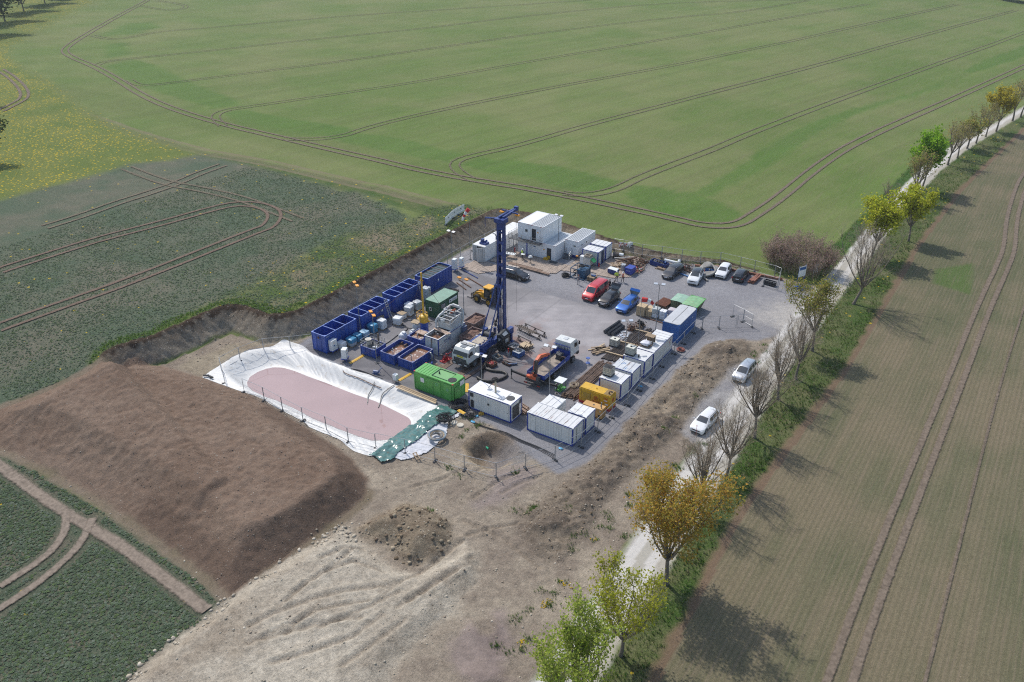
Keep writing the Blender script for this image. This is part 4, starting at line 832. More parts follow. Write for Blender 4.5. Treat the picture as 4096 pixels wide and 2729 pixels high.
mb.build('rim',dirtywhite,t); MB().box(.05,L_-.05,.06,W_-.06,.1,H_-.55).build('liquid',mud,t); MB().box(.16,L_-.16,2.55,2.67,H_-.5,H_+.02).build('partition',dirtywhite,t)
text('lettering','ANGER',.5,(L_+.004,2.0,1.75),(PI/2,0,PI/2),bcrest,t); MB().box(L_+.0,L_+.006,1.25,2.8,1.42,1.47).build('underline',bcrest,t)
for b,z_ in ((.95,1.9),(1.9,2.1)): MB().lathe([(.17,0),(.17,.02)],(0,0,0),14).build('hatch',dirtywhite,t,loc=(L_,b,z_)).rotation_euler=(0,PI/2,0)
for i,(a,b) in enumerate(((1.0,1.35),(1.5,1.1))): MB().cyl((a,b,1.9),(a,b,2.75),.06,n=8).build('stub_pipe',steel,t)
for yy in (.6,1.1): MB().tube([(1.5-yy*.2,-.05,2.4),(1.2,-.08,1.2),(1.0-yy*.3,-.06,.1)],.03,5).build('hose',pipebrown,t)
# blue side column behind, skips
MB().box(0,.4,0,.9,0,2.2).build('side_tank',M('slate_blue',(.09,.12,.20),.5),t,loc=(L_+.03,5.0,0))
# shaker unit on top
s=thing('shale_shaker','white framed shaker with red hydrocyclones on the separator container','shaker',(-8.35,-7.55,2.54)); L_,W_,H_=2.1,2.75,1.55
mb=MB()
for a in (0,L_-.12):
    for b in (0,W_-.12): mb.box(a,a+.12,b,b+.12,0,H_)
for zz in (.0,H_-.1):
    mb.box(.12,L_-.12,0,.1,zz,zz+.1);mb.box(.12,L_-.12,W_-.1,W_,zz,zz+.1);mb.box(0,.1,.12,W_-.12,zz,zz+.1);mb.box(L_-.1,L_,.12,W_-.12,zz,zz+.1)
for b in (.9,1.6): mb.box(.1,L_-.1,b,b+.1,H_-.1,H_-.004)
for a in (.05,L_-.15):
    for b in (1.2,2.6): mb.box(a,a+.08,b,b+.08,H_,H_+.7)
mb.box(.05,L_-.07,1.2,1.28,H_+.62,H_+.7);mb.box(.05,L_-.07,2.6,2.68,H_+.62,H_+.7);mb.box(.05,.13,1.28,2.6,H_+.62,H_+.7);mb.box(L_-.15,L_-.07,1.28,2.6,H_+.62,H_+.7); mb.build('frame',dirtywhite,s)
mb=MB(); mb.box(.13,L_-.13,.03,.07,.1,.9); mb.hexa([(L_-.06,.12,.1),(L_-.03,.12,.1),(L_-.03,W_-.12,.1),(L_-.06,W_-.12,.1),(L_-.06,.12,.95),(L_-.03,.12,.95),(L_-.03,W_-.12,1.5),(L_-.06,W_-.12,1.5)]); mb.box(.03,.07,.12,W_-.12,.1,1.1); mb.build('panel',dirtywhite,s)
MB().box(.2,L_-.2,.2,W_-.3,.15,.85).build('screen_bed',darkgrey,s)
for b in (1.75,2.1): 
    MB().tube([(.75,b,1.35),(1.05,b,1.75),(1.35,b,2.15)],[.07,.15,.16],12).build('hydrocyclone',M('brick_red_cone',(.42,.12,.06),.5),s)
MB().tube([(-.1,-.25,-.6),(-.1,-.25,1.1),(.0,.3,1.55),(.1,1.5,1.9),(.25,2.5,2.25),(.6,2.75,2.4),(1.6,2.75,2.35)],.15,10).build('feed_pipe',dirtywhite,s,smooth=50)
MB().tube([(1.7,2.8,2.3),(2.2,2.8,1.9),(2.35,2.6,.8),(2.3,2.3,-.2)],.12,10).build('return_pipe',greywhite,s,smooth=50)
MB().blob((.8,.05,.95),(.7,.35,.45),8).build('vibrator_motor',greywhite,s)
o=MB(); o.box(0,2.7,0,.35,0,.05).box(.3,2.9,.3,.6,.05,.09); o=o.build('plank',M('dusty_plank',(.42,.31,.24),.8),None,loc=(-8.6,-8.35,2.54),rz=R(-8)); tag(o,'dusty boards laid across the separator container in front of the shaker','plank')
# yellow gas separator
t=thing('gas_separator','yellow mud gas separator drum on a blue pot with a tall yellow vent pole','separator',(-11.6,-6.6,0))
MB().lathe([(.5,0),(.58,.1),(.58,1.5),(.45,1.65)],(0,0,.3),18).build('pot',tankblue,t,smooth=40); MB().lathe([(.55,0),(.62,.05),(.62,.95),(.5,1.05),(.2,1.15)],(0,0,1.95),18).build('drum',yellow,t,smooth=40)
MB().cyl((0,0,3.1),(0,0,9.4),.14,.12,n=12).box(-.2,.2,-.12,.12,8.2,8.3).build('vent_pole',yellow,t); MB().cyl((.5,0,2.25),(.95,.1,2.25),.13,n=10).cyl((-.5,-.2,2.2),(-.85,-.3,2.2),.1,n=10).build('nozzle',yellow,t)
w_=MB()
for (a,b,c) in ((1.5,2.9,2.7),(-3.0,1.0,2.5),(-6.0,-4.0,2.6),(2.2,-3.5,2.5)): w_.tube([(0,0,8.6),(a,b,c)],.022,4)
w_.build('guy_wire',rusty,t)
mb=MB()
for a in (0,1.3):
    for b in (0,.9): mb.beam((a,b,0),(a,b,1.5),.07)
for zz in (.5,1.0,1.5): mb.beam((0,0,zz),(1.3,0,zz),.06);mb.beam((0,.9,zz),(1.3,.9,zz),.06);mb.beam((0,0,zz),(0,.9,zz),.06);mb.beam((1.3,0,zz),(1.3,.9,zz),.06)
mb.box(0,1.3,0,.9,.45,.5); o=mb.build('work_platform',M('amber_rail',(.55,.30,.04),.5),None,loc=(-14.9,-4.3,0)); tag(o,'small amber railed work platform beside the dark green container','platform')
# dark green container
t=container('workshop_container','dark green container with pale weathered green roof and white sign','',0,0,0,0,0,0,0) if False else container('workshop_container','dark green container with pale weathered green roof and a white sign',-15.0,-2.1,2.5,4.6,2.65,darkgreen,darkgreen,palegreen,rx=False,rib=0,pitch=.24,depth=.03)
MB().box(2.52,2.54,2.4,4.3,1.75,2.25).build('sign',plasticwhite,t); MB().box(2.541,2.545,2.95,3.9,2.1,2.14).build('sign_line',M('pale_blue_print',(.35,.5,.6),.5),t); text('sign_lettering','SILTONNA',.24,(2.546,3.55,1.93),(PI/2,0,PI/2),darkgrey,t); MB().lathe([(.13,0),(.13,.006)],(0,0,0),14).build('sign_emblem',black,t,loc=(2.54,2.65,2.0)).rotation_euler=(0,PI/2,0)
window(t,'f',.75,1.15,1.1,1.65,-.02); MB().box(2.52,2.535,.5,1.5,1.55,2.2).build('vent',steelpole,t)
# brown skips with cuttings
def skip(name,label,x,y,L,W,H,mat,fill,rz=0,flare=.45,group=None):
    t=thing(name,label,'skip',(x,y,0),rz,group); mb=MB(); f=flare
    for s1,(o,h0) in (('o',(0,.12)),('i',(.05,.17))):
        P=[(f+o,o,h0),(L-f-o,o,h0),(L-f-o,W-o,h0),(f+o,W-o,h0),(o,o,H),(L-o,o,H),(L-o,W-o,H),(o,W-o,H)]
        Fs=[(0,3,2,1),(0,1,5,4),(1,2,6,5),(2,3,7,6),(3,0,4,7)]
        mb.add(P,Fs if s1=='o' else [tuple(reversed(q)) for q in Fs])
    mb.build('body',mat,t); r=MB(); r.box(-.04,L+.04,-.05,.05,H,H+.06);r.box(-.04,L+.04,W-.05,W+.05,H,H+.06);r.box(-.04,.05,.05,W-.05,H,H+.06);r.box(L-.05,L+.04,.05,W-.05,H,H+.06); r.build('rim',mat,t)
    r=MB()
    for i in range(1,4):
        for yy in (-.05,W): a=f+(L-2*f)*i/4; r.box(a-.04,a+.04,yy,yy+.05,.12,H)
    r.build('rib',mat,t)
    if fill: MB().blob((L/2,W/2,.25),(L*.8,W*.85,H*.85),4,n=16,bump=.2).build('load',fill,t)
    return t
skipbrown=M('mud_brown_skip',(.23,.155,.135),.75,var=.25,dirt=.4,dirtcol=(.16,.1,.08)); cuttings=M('wet_cuttings',(.16,.085,.06),.8,var=.3,bump=.6,bs=6)
skip('skip','rusty brown skip with cuttings close to the separator container',-5.6,-6.6,1.9,3.1,1.5,skipbrown,cuttings,0,.5,'brown skips')
skip('skip','rusty brown skip with cuttings between the dark green container and the drill mast',-7.6,-2.9,1.9,3.0,1.6,skipbrown,cuttings,0,.5,'brown skips')
skg=M('green_skip_lid',(.20,.40,.20),.55,var=.2,dirt=.3,dirtcol=(.30,.22,.13)); skp=M('pale_green_lid',(.26,.42,.31),.55,var=.15,dirt=.25,dirtcol=(.4,.36,.28)); skd=M('green_brown_skip',(.10,.13,.07),.7,var=.3,dirt=.4,dirtcol=(.16,.1,.06))
t=skip('skip','pale green lidded skip behind the bag pallets and rusty rods',13.75,19.4,1.9,2.6,1.35,skd,None,0,.2,'green lidded skips'); MB().add([(-.02,-.05,1.42),(.95,-.05,1.50),(.95,2.65,1.50),(-.02,2.65,1.42),(1.92,-.05,1.42),(1.92,2.65,1.42)],[(0,1,2,3),(1,4,5,2)]).build('lid',skp,t)
t=skip('skip','bright green lidded skip with brown flared side at the corner of the blue container',15.75,18.9,2.3,3.3,1.45,skd,None,0,.45,'green lidded skips'); MB().add([(-.02,-.05,1.52),(1.15,-.05,1.60),(1.15,3.35,1.60),(-.02,3.35,1.52),(2.32,-.05,1.52),(2.32,3.35,1.52)],[(0,1,2,3),(1,4,5,2)]).build('lid',skg,t)
MB().beam((2.34,-.06,1.55),(2.34,3.36,1.55),.09).beam((0,3.36,1.55),(2.34,3.36,1.55),.09).build('lid_edge',green,t)
# ---------------------------------------------------------------- cars
def paint(name,c,metal=.3,rough=.28): return M(name,c,rough,metal,var=.04,vs=.5,coat=.6,spec=.5)
tyre=M('tyre',(.02,.02,.021),.8,var=.2); alloy=M('alloy_rim',(.42,.43,.45),.3,.8,var=.1); lamp=M('headlamp_glass',(.62,.66,.70),.1,.3,var=.1); taillamp=M('tail_lamp',(.35,.015,.015),.2,var=.1); plate=M('number_plate',(.75,.76,.78),.4,var=.02); trim=M('black_trim',(.022,.022,.024),.5,var=.1); seatm=M('cabin_grey',(.06,.06,.065),.8)
def wheel(t,x,y,r,w,side,rimm=None,name='wheel',rimr=.68):
    """wheel with its axle along y; side=+1 / -1 is the outer side"""
    o=bpy.data.objects.new(name,None); COL.objects.link(o); o.parent=t; o.location=(x,y,r); o.empty_display_size=.2
    mb=MB(); prof=[(r*.55,-w/2),(r*.93,-w/2),(r,-w*.36),(r,w*.36),(r*.93,w/2),(r*.55,w/2)]; mb.lathe(prof,(0,0,0),20); ty=mb.build('tyre',tyre,o,smooth=40); ty.rotation_euler=(PI/2,0,0)
    mb=MB(); R0=r*rimr; mb.lathe([(R0,-.01),(R0,.02),(R0*.9,.02),(R0*.86,-.012),(.02,-.010)],(0,0,0),20)
    for i in range(5):
        a=2*PI*i/5; mb.beam((0,0,.012),(math.cos(a)*R0*.9,math.sin(a)*R0*.9,.006),.07,.03)
    mb.lathe([(.07,0),(.07,.03)],(0,0,0),10); rm=mb.build('rim',rimm or alloy,o); rm.location=(0,-side*w/2*-1,0); rm.rotation_euler=(-PI/2*side,0,0); return o
KINDS={ # stations: x/L, belt, roof (of H), half width belt, half width roof (of W/2)
 'wagon':[(.0,.42,.45,.74,.55),(.012,.46,.49,.84,.70),(.05,.52,.545,.95,.80),(.20,.615,.65,.985,.84),(.275,.655,.685,.985,.84),(.42,.675,.945,.985,.70),(.455,.68,.975,.985,.70),(.58,.69,1.0,.985,.70),(.60,.69,1.0,.985,.70),(.755,.70,.985,.98,.69),(.775,.70,.98,.98,.685),(.90,.705,.94,.955,.66),(.925,.70,.925,.95,.64),(.985,.655,.70,.90,.72),(1.,.50,.53,.86,.6)],
 'hatch':[(.0,.42,.45,.74,.55),(.012,.46,.49,.84,.70),(.05,.52,.545,.95,.80),(.19,.62,.655,.985,.84),(.265,.66,.69,.985,.84),(.42,.68,.95,.985,.70),(.455,.685,.98,.985,.70),(.60,.70,1.0,.985,.70),(.62,.70,1.0,.985,.70),(.79,.72,.97,.98,.68),(.81,.72,.965,.98,.675),(.885,.725,.935,.955,.65),(.91,.72,.92,.95,.63),(.98,.66,.71,.91,.74),(1.,.48,.52,.86,.6)],
 'suv':[(.0,.42,.46,.76,.58),(.012,.47,.51,.86,.72),(.05,.56,.59,.95,.82),(.19,.655,.69,.985,.85),(.26,.685,.715,.985,.85),(.40,.70,.955,.985,.72),(.435,.705,.98,.985,.72),(.58,.715,1.0,.985,.72),(.60,.715,1.0,.985,.72),(.77,.73,.985,.98,.71),(.79,.73,.98,.98,.705),(.895,.735,.945,.955,.67),(.92,.73,.93,.95,.65),(.985,.67,.72,.91,.76),(1.,.48,.52,.87,.6)],
 'mpv':[(.0,.40,.43,.76,.56),(.012,.44,.47,.86,.72),(.05,.51,.54,.95,.82),(.15,.60,.635,.985,.85),(.215,.635,.665,.985,.85),(.40,.66,.95,.985,.72),(.44,.665,.98,.985,.72),(.58,.675,1.0,.985,.72),(.60,.675,1.0,.985,.72),(.76,.69,.995,.98,.71),(.78,.69,.99,.98,.71),(.92,.70,.955,.96,.68),(.945,.70,.94,.955,.67),(.99,.66,.71,.92,.78),(1.,.45,.49,.87,.6)],
 'van':[(.0,.34,.37,.76,.56),(.012,.38,.41,.88,.72),(.04,.44,.47,.96,.84),(.12,.53,.56,.985,.86),(.17,.57,.60,.985,.86),(.30,.60,.93,.985,.80),(.34,.605,.97,.985,.80),(.45,.61,1.0,.985,.81),(.47,.61,1.0,.985,.81),(.70,.61,1.0,.985,.81),(.72,.61,1.0,.985,.81),(.95,.61,.99,.98,.80),(.965,.61,.98,.975,.80),(.99,.58,.95,.96,.80),(1.,.40,.90,.93,.74)]}
def car(name,label,loc,rz,L,Wd,H,kind,pm,roofm=None,rails=False,open_hatch=False,cat='car',wr=.33,grillem=None,rear_wiper=True,bumperm=None):
    """built with its nose at the origin pointing to -x; z=0 is the ground"""
    t=thing(name,label,cat,loc,rz,'cars parked on the site and the track'); st=KINDS[kind]; rings=[]; zl=.2
    for (fx,b,rf,wb,wr_) in st:
        x=fx*L; b*=H; rf*=H; wb*=Wd/2; wr_*=Wd/2; cr_=.03 if rf-b>.15 else .012
        lift=.12 if fx<.01 or fx>.995 else 0.
        half=[(wb*.90,zl+lift),(wb*.985,zl+.16+lift*.5),(wb*1.0,(zl+b)/2+.04),(wb*.965,b),(wr_+(.03 if rf-b>.15 else 0),max(b+.005,rf-.075 if rf-b>.15 else rf-.012)),(wr_*.86,rf),(wr_*.45,rf+cr_*.8),(0,rf+cr_)]
        rings.append([(x,y,z) for y,z in half]+[(x,-y,z) for y,z in reversed(half[:-1])])
    n=len(rings[0]); V=[p for r in rings for p in r]; body=[];gl=[];roof=[];boot=[]
    nb=7
    for i in range(len(rings)-1):
        for j in range(n-1):
            band=j if j<nb else n-2-j
            f=(i*n+j,i*n+j+1,(i+1)*n+j+1,(i+1)*n+j)
            cabin=4<=i<=len(rings)-4
            if i==4 and band in(5,6): gl.append(f)
            elif i==4 and band==3: (gl if kind in('van','mpv') else body).append(f)
            elif cabin and 5<=i and band==3 and i in (5,6,8,10): gl.append(f)
            elif kind=='van' and i in(5,6,8,10) and band==3: gl.append(f)
            elif i==len(rings)-3 and band in (5,6) : (boot if open_hatch else gl).append(f)
            elif open_hatch and i==len(rings)-3: boot.append(f) if band in(4,) else body.append(f)
            elif band in(4,5,6) and 5<=i<len(rings)-3 and roofm: roof.append(f)
            else: body.append(f)
    body.append(tuple(range(n-1,-1,-1))); body.append(tuple(range((len(rings)-1)*n,len(rings)*n)))
    for i in range(len(rings)-1): body.append((i*n,(i+1)*n,(i+1)*n+n-1,i*n+n-1))
    def put(nm,F,m,sm):
        if not F: return
        mb=MB(); used=sorted({k for f in F for k in f}); mp={k:q for q,k in enumerate(used)}; mb.add([V[k] for k in used],[tuple(mp[k] for k in f) for f in F]); return mb.build(nm,m,t,smooth=sm)
    put('body',body,pm,32); put('glass',gl,carglass,25)
    if roof: put('roof',roof,roofm,32)
    if boot: put('boot_opening',boot,interior,25)
    wb_=(.19,.805) if kind!='van' else (.18,.80)
    for fx in wb_:
        for s in (-1,1):
            wheel(t,fx*L,s*(Wd/2-.105),wr,.22,s)
            mb=MB(); mb.lathe([(wr*1.17,0),(wr*1.17,.014),(wr*.9,.014),(wr*.9,0)],(0,0,0),22); a=mb.build('wheel_arch',trim,t); a.location=(fx*L,s*(Wd/2-.018),wr+.01); a.rotation_euler=(-s*PI/2,0,0)
    zb=st[2][1]*H; x1=st[2][0]*L
    for s in (-1,1):
        P=[(.03,s*Wd*.31,zb-.16),(.20,s*Wd*.452,zb-.12),(.42,s*Wd*.477,zb+.03),(.28,s*Wd*.43,zb+.045),(.055,s*Wd*.30,zb-.03)]
        MB().add([(a-.02,b*1.01,c) for a,b,c in P]+[(a+.12,b*.9,c-.05) for a,b,c in P],[tuple(range(5)) if s<0 else tuple(range(4,-1,-1)),(0,1,6,5),(1,2,7,6),(2,3,8,7),(3,4,9,8),(4,0,5,9)]).build('headlight',lamp,t)
        MB().box(L-.16,L+.012,s*Wd*.445-.12,s*Wd*.445+.06*(s<0)+.06,H*.50,H*.60).build('tail_light',taillamp,t) if s>0 else MB().box(L-.16,L+.012,-Wd*.445-.08,-Wd*.445+.12,H*.50,H*.60).build('tail_light',taillamp,t)
        xm=st[4][0]*L+.28; zm=st[5][1]*H+.05
        mb=MB(); mb.sph((xm,s*(Wd/2+.09),zm),(.07,.11,.075),8); mb.beam((xm+.03,s*(Wd/2-.05),zm-.04),(xm+.02,s*(Wd/2+.05),zm-.02),.04); mb.build('mirror',pm if kind!='mpv' else pm,t,smooth=60)
        for xa in (.47,.68): 
            if kind!='van': MB().box(xa*L,xa*L+.16,s*(Wd/2)-.012,s*(Wd/2)+.022,H*.56,H*.585).build('door_handle',pm,t)
        MB().box(L*.28,L*.72,s*(Wd/2-.03)-.022,s*(Wd/2-.03)+.022,.2,.30).build('sill',trim,t)
    MB().box(-.018,.10,-Wd*.27,Wd*.27,zb-.22,zb-.09).build('grille',grillem or trim,t); MB().box(-.012,.10,-Wd*.34,Wd*.34,.22,.36).build('lower_intake',trim,t)
    MB().box(-.032,-.019,-.26,.26,zb-.36,zb-.25).build('number_plate',plate,t); MB().box(L+.002,L+.014,-.26,.26,H*.42,H*.42+.11).build('number_plate',plate,t)
    if rails:
        for s in (-1,1): MB().tube([(st[6][0]*L,s*st[6][4]*Wd/2*.98,st[6][2]*H+.0),(st[6][0]*L+.12,s*st[6][4]*Wd/2*.98,H+.045),(st[11][0]*L-.1,s*st[11][4]*Wd/2*.98,st[11][2]*H+.06),(st[11][0]*L,s*st[11][4]*Wd/2*.98,st[11][2]*H)],.022,6).build('roof_rail',trim if rails=='d' else chrome,t)
    for s in (-.3,.25): MB().beam((st[4][0]*L+.05,s*Wd,st[4][2]*H+.02),(st[4][0]*L+.30,(s+.22)*Wd,st[4][2]*H+.16),.02).build('wiper',trim,t)
    if open_hatch:
        h=bpy.data.objects.new('tailgate',None); COL.objects.link(h); h.parent=t; xh=st[-3][0]*L; zh=st[-3][2]*H+.03; h.location=(xh,0,zh); h.rotation_euler=(0,R(-128),0)
        w1=st[-3][4]*Wd/2*.98; w2=Wd*.44; hh=H*.55
        P=[(0,-w1,0),(0,w1,0),(.22,w2,-hh*.5),(.22,-w2,-hh*.5),(.30,w2*.95,-hh),(.30,-w2*.95,-hh)]
        Pi=[(a-.07,b*.95,c) for a,b,c in P]
        MB().add(P+Pi,[(2,3,5,4),(8,10,11,9),(0,3,9,6),(1,7,8,2),(2,8,10,4),(3,5,11,9),(4,10,11,5),(0,6,7,1)]).build('panel',pm,h); MB().add([P[0],P[1],P[2],P[3]]+[(a-.03,b*.97,c) for a,b,c in P[:4]],[(0,1,2,3),(7,6,5,4)]).build('glass',carglass,h)
        MB().box(xh+.0,L-.12,-Wd*.36,Wd*.36,.55,.58).build('boot_floor',seatm,t)
    return t
DN=PI/2   # nose pointing to -y
pred=paint('van_red',(.50,.016,.022),.15); pblk=paint('car_black',(.010,.010,.012),.2,.22); pblue=paint('car_blue',(.02,.12,.42),.45); pwht=paint('car_white',(.72,.73,.74),0,.3); psil=paint('car_silver',(.50,.52,.54),.7,.32); pgry=paint('car_dark_grey',(.035,.037,.042),.5,.28)
t=car('van','red passenger van with white emblem on its side, parked nose to the slab',(2.43,14.55,0),DN,5.3,1.98,1.97,'van',pred,cat='van',wr=.34)
em=MB(); 
em.ring((3.15,.998,1.5-.25),.26,.035,(0,1,0),16,4,a0=.6,a1=4.2); em.ring((3.4,.998,1.38-.25),.2,.03,(0,1,0),14,4,a0=0,a1=3.6); em.box(2.8,3.9,.995,1.0,.86,.95); em.build('emblem',plasticwhite,t); MB().box(1.45,1.9,.995,1.0,.72,.80).build('lettering',plasticwhite,t)
MB().add([(.5,-.15,1.045),(.5,.15,1.045),(.75,.15,1.10),(.75,-.15,1.10)],[(0,1,2,3)]).build('bonnet_emblem',plasticwhite,t)
rb=MB(); 
for a,b in ((1.9,3.0),(3.1,4.6)): rb.box(a,b,-.62,-.58,1.985,2.0).box(a,b,.58,.62,1.985,2.0)
rb.build('roof_rib',pred,t)
car('car','black sports utility car with tailgate raised, beside the red van',(5.25,14.2,0),DN,4.35,1.84,1.54,'suv',pblk,rails='d',open_hatch=True,wr=.35,grillem=chrome)
car('car','blue estate car with tailgate raised, beside the cardboard pallets',(8.42,13.75,0),DN,4.85,1.86,1.47,'wagon',pblue,rails='d',open_hatch=True,grillem=trim)
car('car','dark grey estate car parked in front of the timber and pipe heap',(9.1,28.2,0),DN+R(-3),4.9,1.85,1.47,'wagon',pgry,rails=True,grillem=chrome)
car('car','white sports utility car with black roof facing the slab',(13.45,28.45,0),DN+R(9),4.45,1.84,1.62,'suv',pwht,roofm=pblk,rails=True,grillem=trim)
car('car','white hatchback parked by the rear mesh fence',(16.15,33.1,0),DN+R(6),4.3,1.8,1.48,'hatch',pwht,grillem=trim)
car('car','dark grey hatchback parked with its tail toward the slab',(18.55,37.5,0),-DN+R(5),4.35,1.82,1.5,'suv',pgry,grillem=trim)
car('car','black estate car parked side-on beside the drill pipes and wooden deck',(-9.0,16.05,0),PI-R(1),4.7,1.82,1.48,'wagon',pblk,rails=True,grillem=chrome)
car('car','silver people carrier parked in the gravel layby next to the road',(29.45,4.75,0),DN+R(-2),4.47,1.8,1.63,'mpv',psil,rails='d',grillem=chrome)
car('car','white estate car parked in the layby closest to the bare trees',(29.35,-8.5,0),DN+R(-4),4.69,1.83,1.47,'wagon',pwht,rails='d',grillem=trim)
# ---------------------------------------------------------------- lorries
cabwhite=M('cab_white',(.66,.67,.64),.4,var=.06,dirt=.12,dirtcol=(.42,.40,.35))
def lorry_cab(t,W,x0,L,z0,H,pm,flip,steps=True,yellowplate=False,tops='plain'):
    """cab from x0 (front face) to x0+L along +x, nose to -x"""
    w=W/2; zw0=z0+.95; zw1=z0+H-.42
    prof=[(x0+.10,z0),(x0+.0,z0+.35),(x0+.02,zw0),(x0+.28,zw1),(x0+.55,z0+H-.08),(x0+.8,z0+H),(x0+L,z0+H-.02),(x0+L,z0)]
    mb=MB(); n=len(prof); tp=lambda z: w-.13*max(0,min(1,(z-zw0)/(H-.95)))
    V=[(a,-tp(b),b) for a,b in prof]+[(a,tp(b),b) for a,b in prof]
    mb.add(V,[tuple(range(n)),tuple(range(2*n-1,n-1,-1))]+[(i,n+i,n+(i+1)%n,(i+1)%n) for i in range(n)]); mb.build('cab',pm,t,smooth=20)
    ya=tp(zw0)-.10;yb=tp(zw1)-.08
    MB().add([(x0+.005,-ya,zw0+.03),(x0+.005,ya,zw0+.03),(x0+.262,yb,zw1-.02),(x0+.262,-yb,zw1-.02)],[(0,1,2,3)]).add([(x0+.03,-ya,zw0+.03),(x0+.03,ya,zw0+.03)],[]).build('windscreen',glass,t)
    for s in (-1,1):
        y0=s*(tp(zw0)+.008);y1=s*(tp(zw1)+.006)
        q=[(x0+.42,y0,zw0+.03),(x0+1.15,y0,zw0+.03),(x0+1.15,y1,zw1-.03),(x0+.60,y1,zw1-.03)]
        MB().add(q,[(0,1,2,3) if s<0 else (3,2,1,0)]).build('side_window',glass,t)
        MB().box(x0+.12,x0+.2,s*(w+.12)-.1,s*(w+.12)+.1,zw0+.1,zw0+.62).beam((x0+.2,s*(w-.05),zw1),(x0+.16,s*(w+.1),zw1-.05),.04).build('mirror',trim,t)
        MB().box(x0+.22,x0+1.22,s*(w+.001)-.006,s*(w+.001)+.006,z0+.02,z0+.07).build('door_line',darkgrey,t)
    MB().box(x0-.06,x0+.35,-w,w,z0-.42,z0+.02).build('bumper',darkgrey,t)
    MB().box(x0-.012,x0+.06,-w*.8,w*.8,z0+.12,z0+.62).build('grille',darkgrey,t)
    gr=MB()
    for i in range(3): gr.box(x0-.024,x0-.013,-w*.76,w*.76,z0+.17+i*.15,z0+.23+i*.15)
    gr.build('grille_bar',M('grille_grey',(.12,.125,.13),.4,.3),t)
    for s in (-1,1): MB().box(x0-.075,x0-.055,s*w*.7-.2,s*w*.7+.2,z0-.3,z0-.1).build('headlight',lamp,t)
    MB().box(x0-.075,x0-.062,-.26,.26,z0-.36,z0-.25).build('number_plate',plate,t)
def lorry_wheels(t,xs,W,r,dual=()):
    for x in xs:
        for s in (-1,1): wheel(t,x,s*(W/2-.17),r,.32,s,M('lorry_rim',(.36,.37,.38),.45,.5),rimr=.58)
# drill rig truck: nose to -y
t=thing('drill_rig','white and blue truck mounted drilling rig with tall blue lattice-cut mast','drilling rig',(-1.75,-11.55,0),DN)
W_=2.5; lorry_cab(t,W_,0,1.75,1.05,1.95,cabwhite,1)
MB().box(.62,1.65,-.38,.42,3.0,3.02).build('roof_panel',M('roof_grey',(.16,.18,.2),.5),t)
for y0 in (-.92,.02):
    MB().add([(.85+1.0,0,0)],[]).box(1.30,1.75,y0,y0+.82,3.06,3.12).build('roof_grating',M('grating_grey',(.30,.30,.30),.6,var=.3,vs=12),t)
MB().box(-.02,-.008,-.52,.52,1.78,2.02).build('yellow_plate',M('yellow_plate',(.70,.58,.05),.5),t); MB().box(-.024,-.0205,-.42,.42,1.87,1.93).build('plate_lettering',M('olive_print',(.40,.34,.04),.6,var=.4,vs=14),t)
MB().ring((-.03,0,1.45),.11,.014,(1,0,0),16,5).beam((-.03,0,1.45),(-.03,0,1.56),.02).beam((-.03,0,1.45),(-.03,.09,1.39),.02).beam((-.03,0,1.45),(-.03,-.09,1.39),.02).build('emblem',chrome,t)
lorry_wheels(t,(1.55,3.35,7.5,8.9),W_,.52); mb=MB(); mb.box(1.0,10.6,-.5,.5,.65,1.0); mb.build('chassis',darkgrey,t)
[MB().box(1.0,2.1,a,a+.312,.72,1.12).build('mudguard',darkgrey,t) for a in (W_/2-.3,-W_/2-.012)]
MB().box(1.82,2.65,-1.2,1.2,1.0,2.75).build('equipment_cabinet',greywhite,t); MB().box(1.9,2.3,-.9,.1,2.755,2.95).build('cabinet_top',M('cream_panel',(.55,.48,.34),.5),t)
mb=MB(); mb.box(2.75,4.2,-1.25,1.25,1.0,1.25).box(2.75,3.5,.55,1.28,1.26,2.3).box(3.55,5.9,-1.2,1.2,1.26,2.1).box(6.0,8.3,-1.25,-.7,1.2,1.9).box(6.0,7.4,.65,1.25,1.2,2.1); mb.build('deck_housing',rigblue,t)
MB().box(3.65,5.75,-.95,.85,2.105,2.16).build('deck_plate',M('beige_plate',(.42,.36,.28),.6,var=.15,dirt=.15),t)
hd=MB(); 
for a,b in ((4.2,-.5),(4.2,.4),(5.2,-.5),(5.2,.4)): hd.ring((a,b,2.165),.1,.02,(1,0,0),10,4,a0=-PI/2,a1=PI/2)
hd.build('grab_handle',black,t)
mb=MB(); 
for i in range(9): mb.tube([(2.8+.3*i,-1.1,2.15),(2.9+.3*i,-.9+.12*(i%3),2.45+.1*(i%2)),(3.2+.3*i,-1.0,2.2)],.05,6)
mb.tube([(2.7,-.6,2.2),(3.3,-1.15,2.35),(5.2,-1.2,2.35),(5.9,-.9,2.2)],.09,8); mb.build('hydraulic_pipe',rigblue,t)
MB().box(2.78,3.0,1.285,1.295,1.7,2.1).build('label_plate',plasticwhite,t)
MB().cyl((6.4,-.45,2.15),(6.4,.65,2.15),.42,n=18).cyl((6.4,-.5,2.15),(6.4,-.46,2.15),.55,n=18).cyl((6.4,.66,2.15),(6.4,.7,2.15),.55,n=18).build('winch_drum',darkgrey,t)
MB().box(6.1,8.9,.75,1.3,2.11,2.2).build('side_plate',M('beige_plate',(.42,.36,.28)),t); MB().box(7.0,7.7,.9,1.35,1.55,2.45).build('tool_box',rigblue,t)
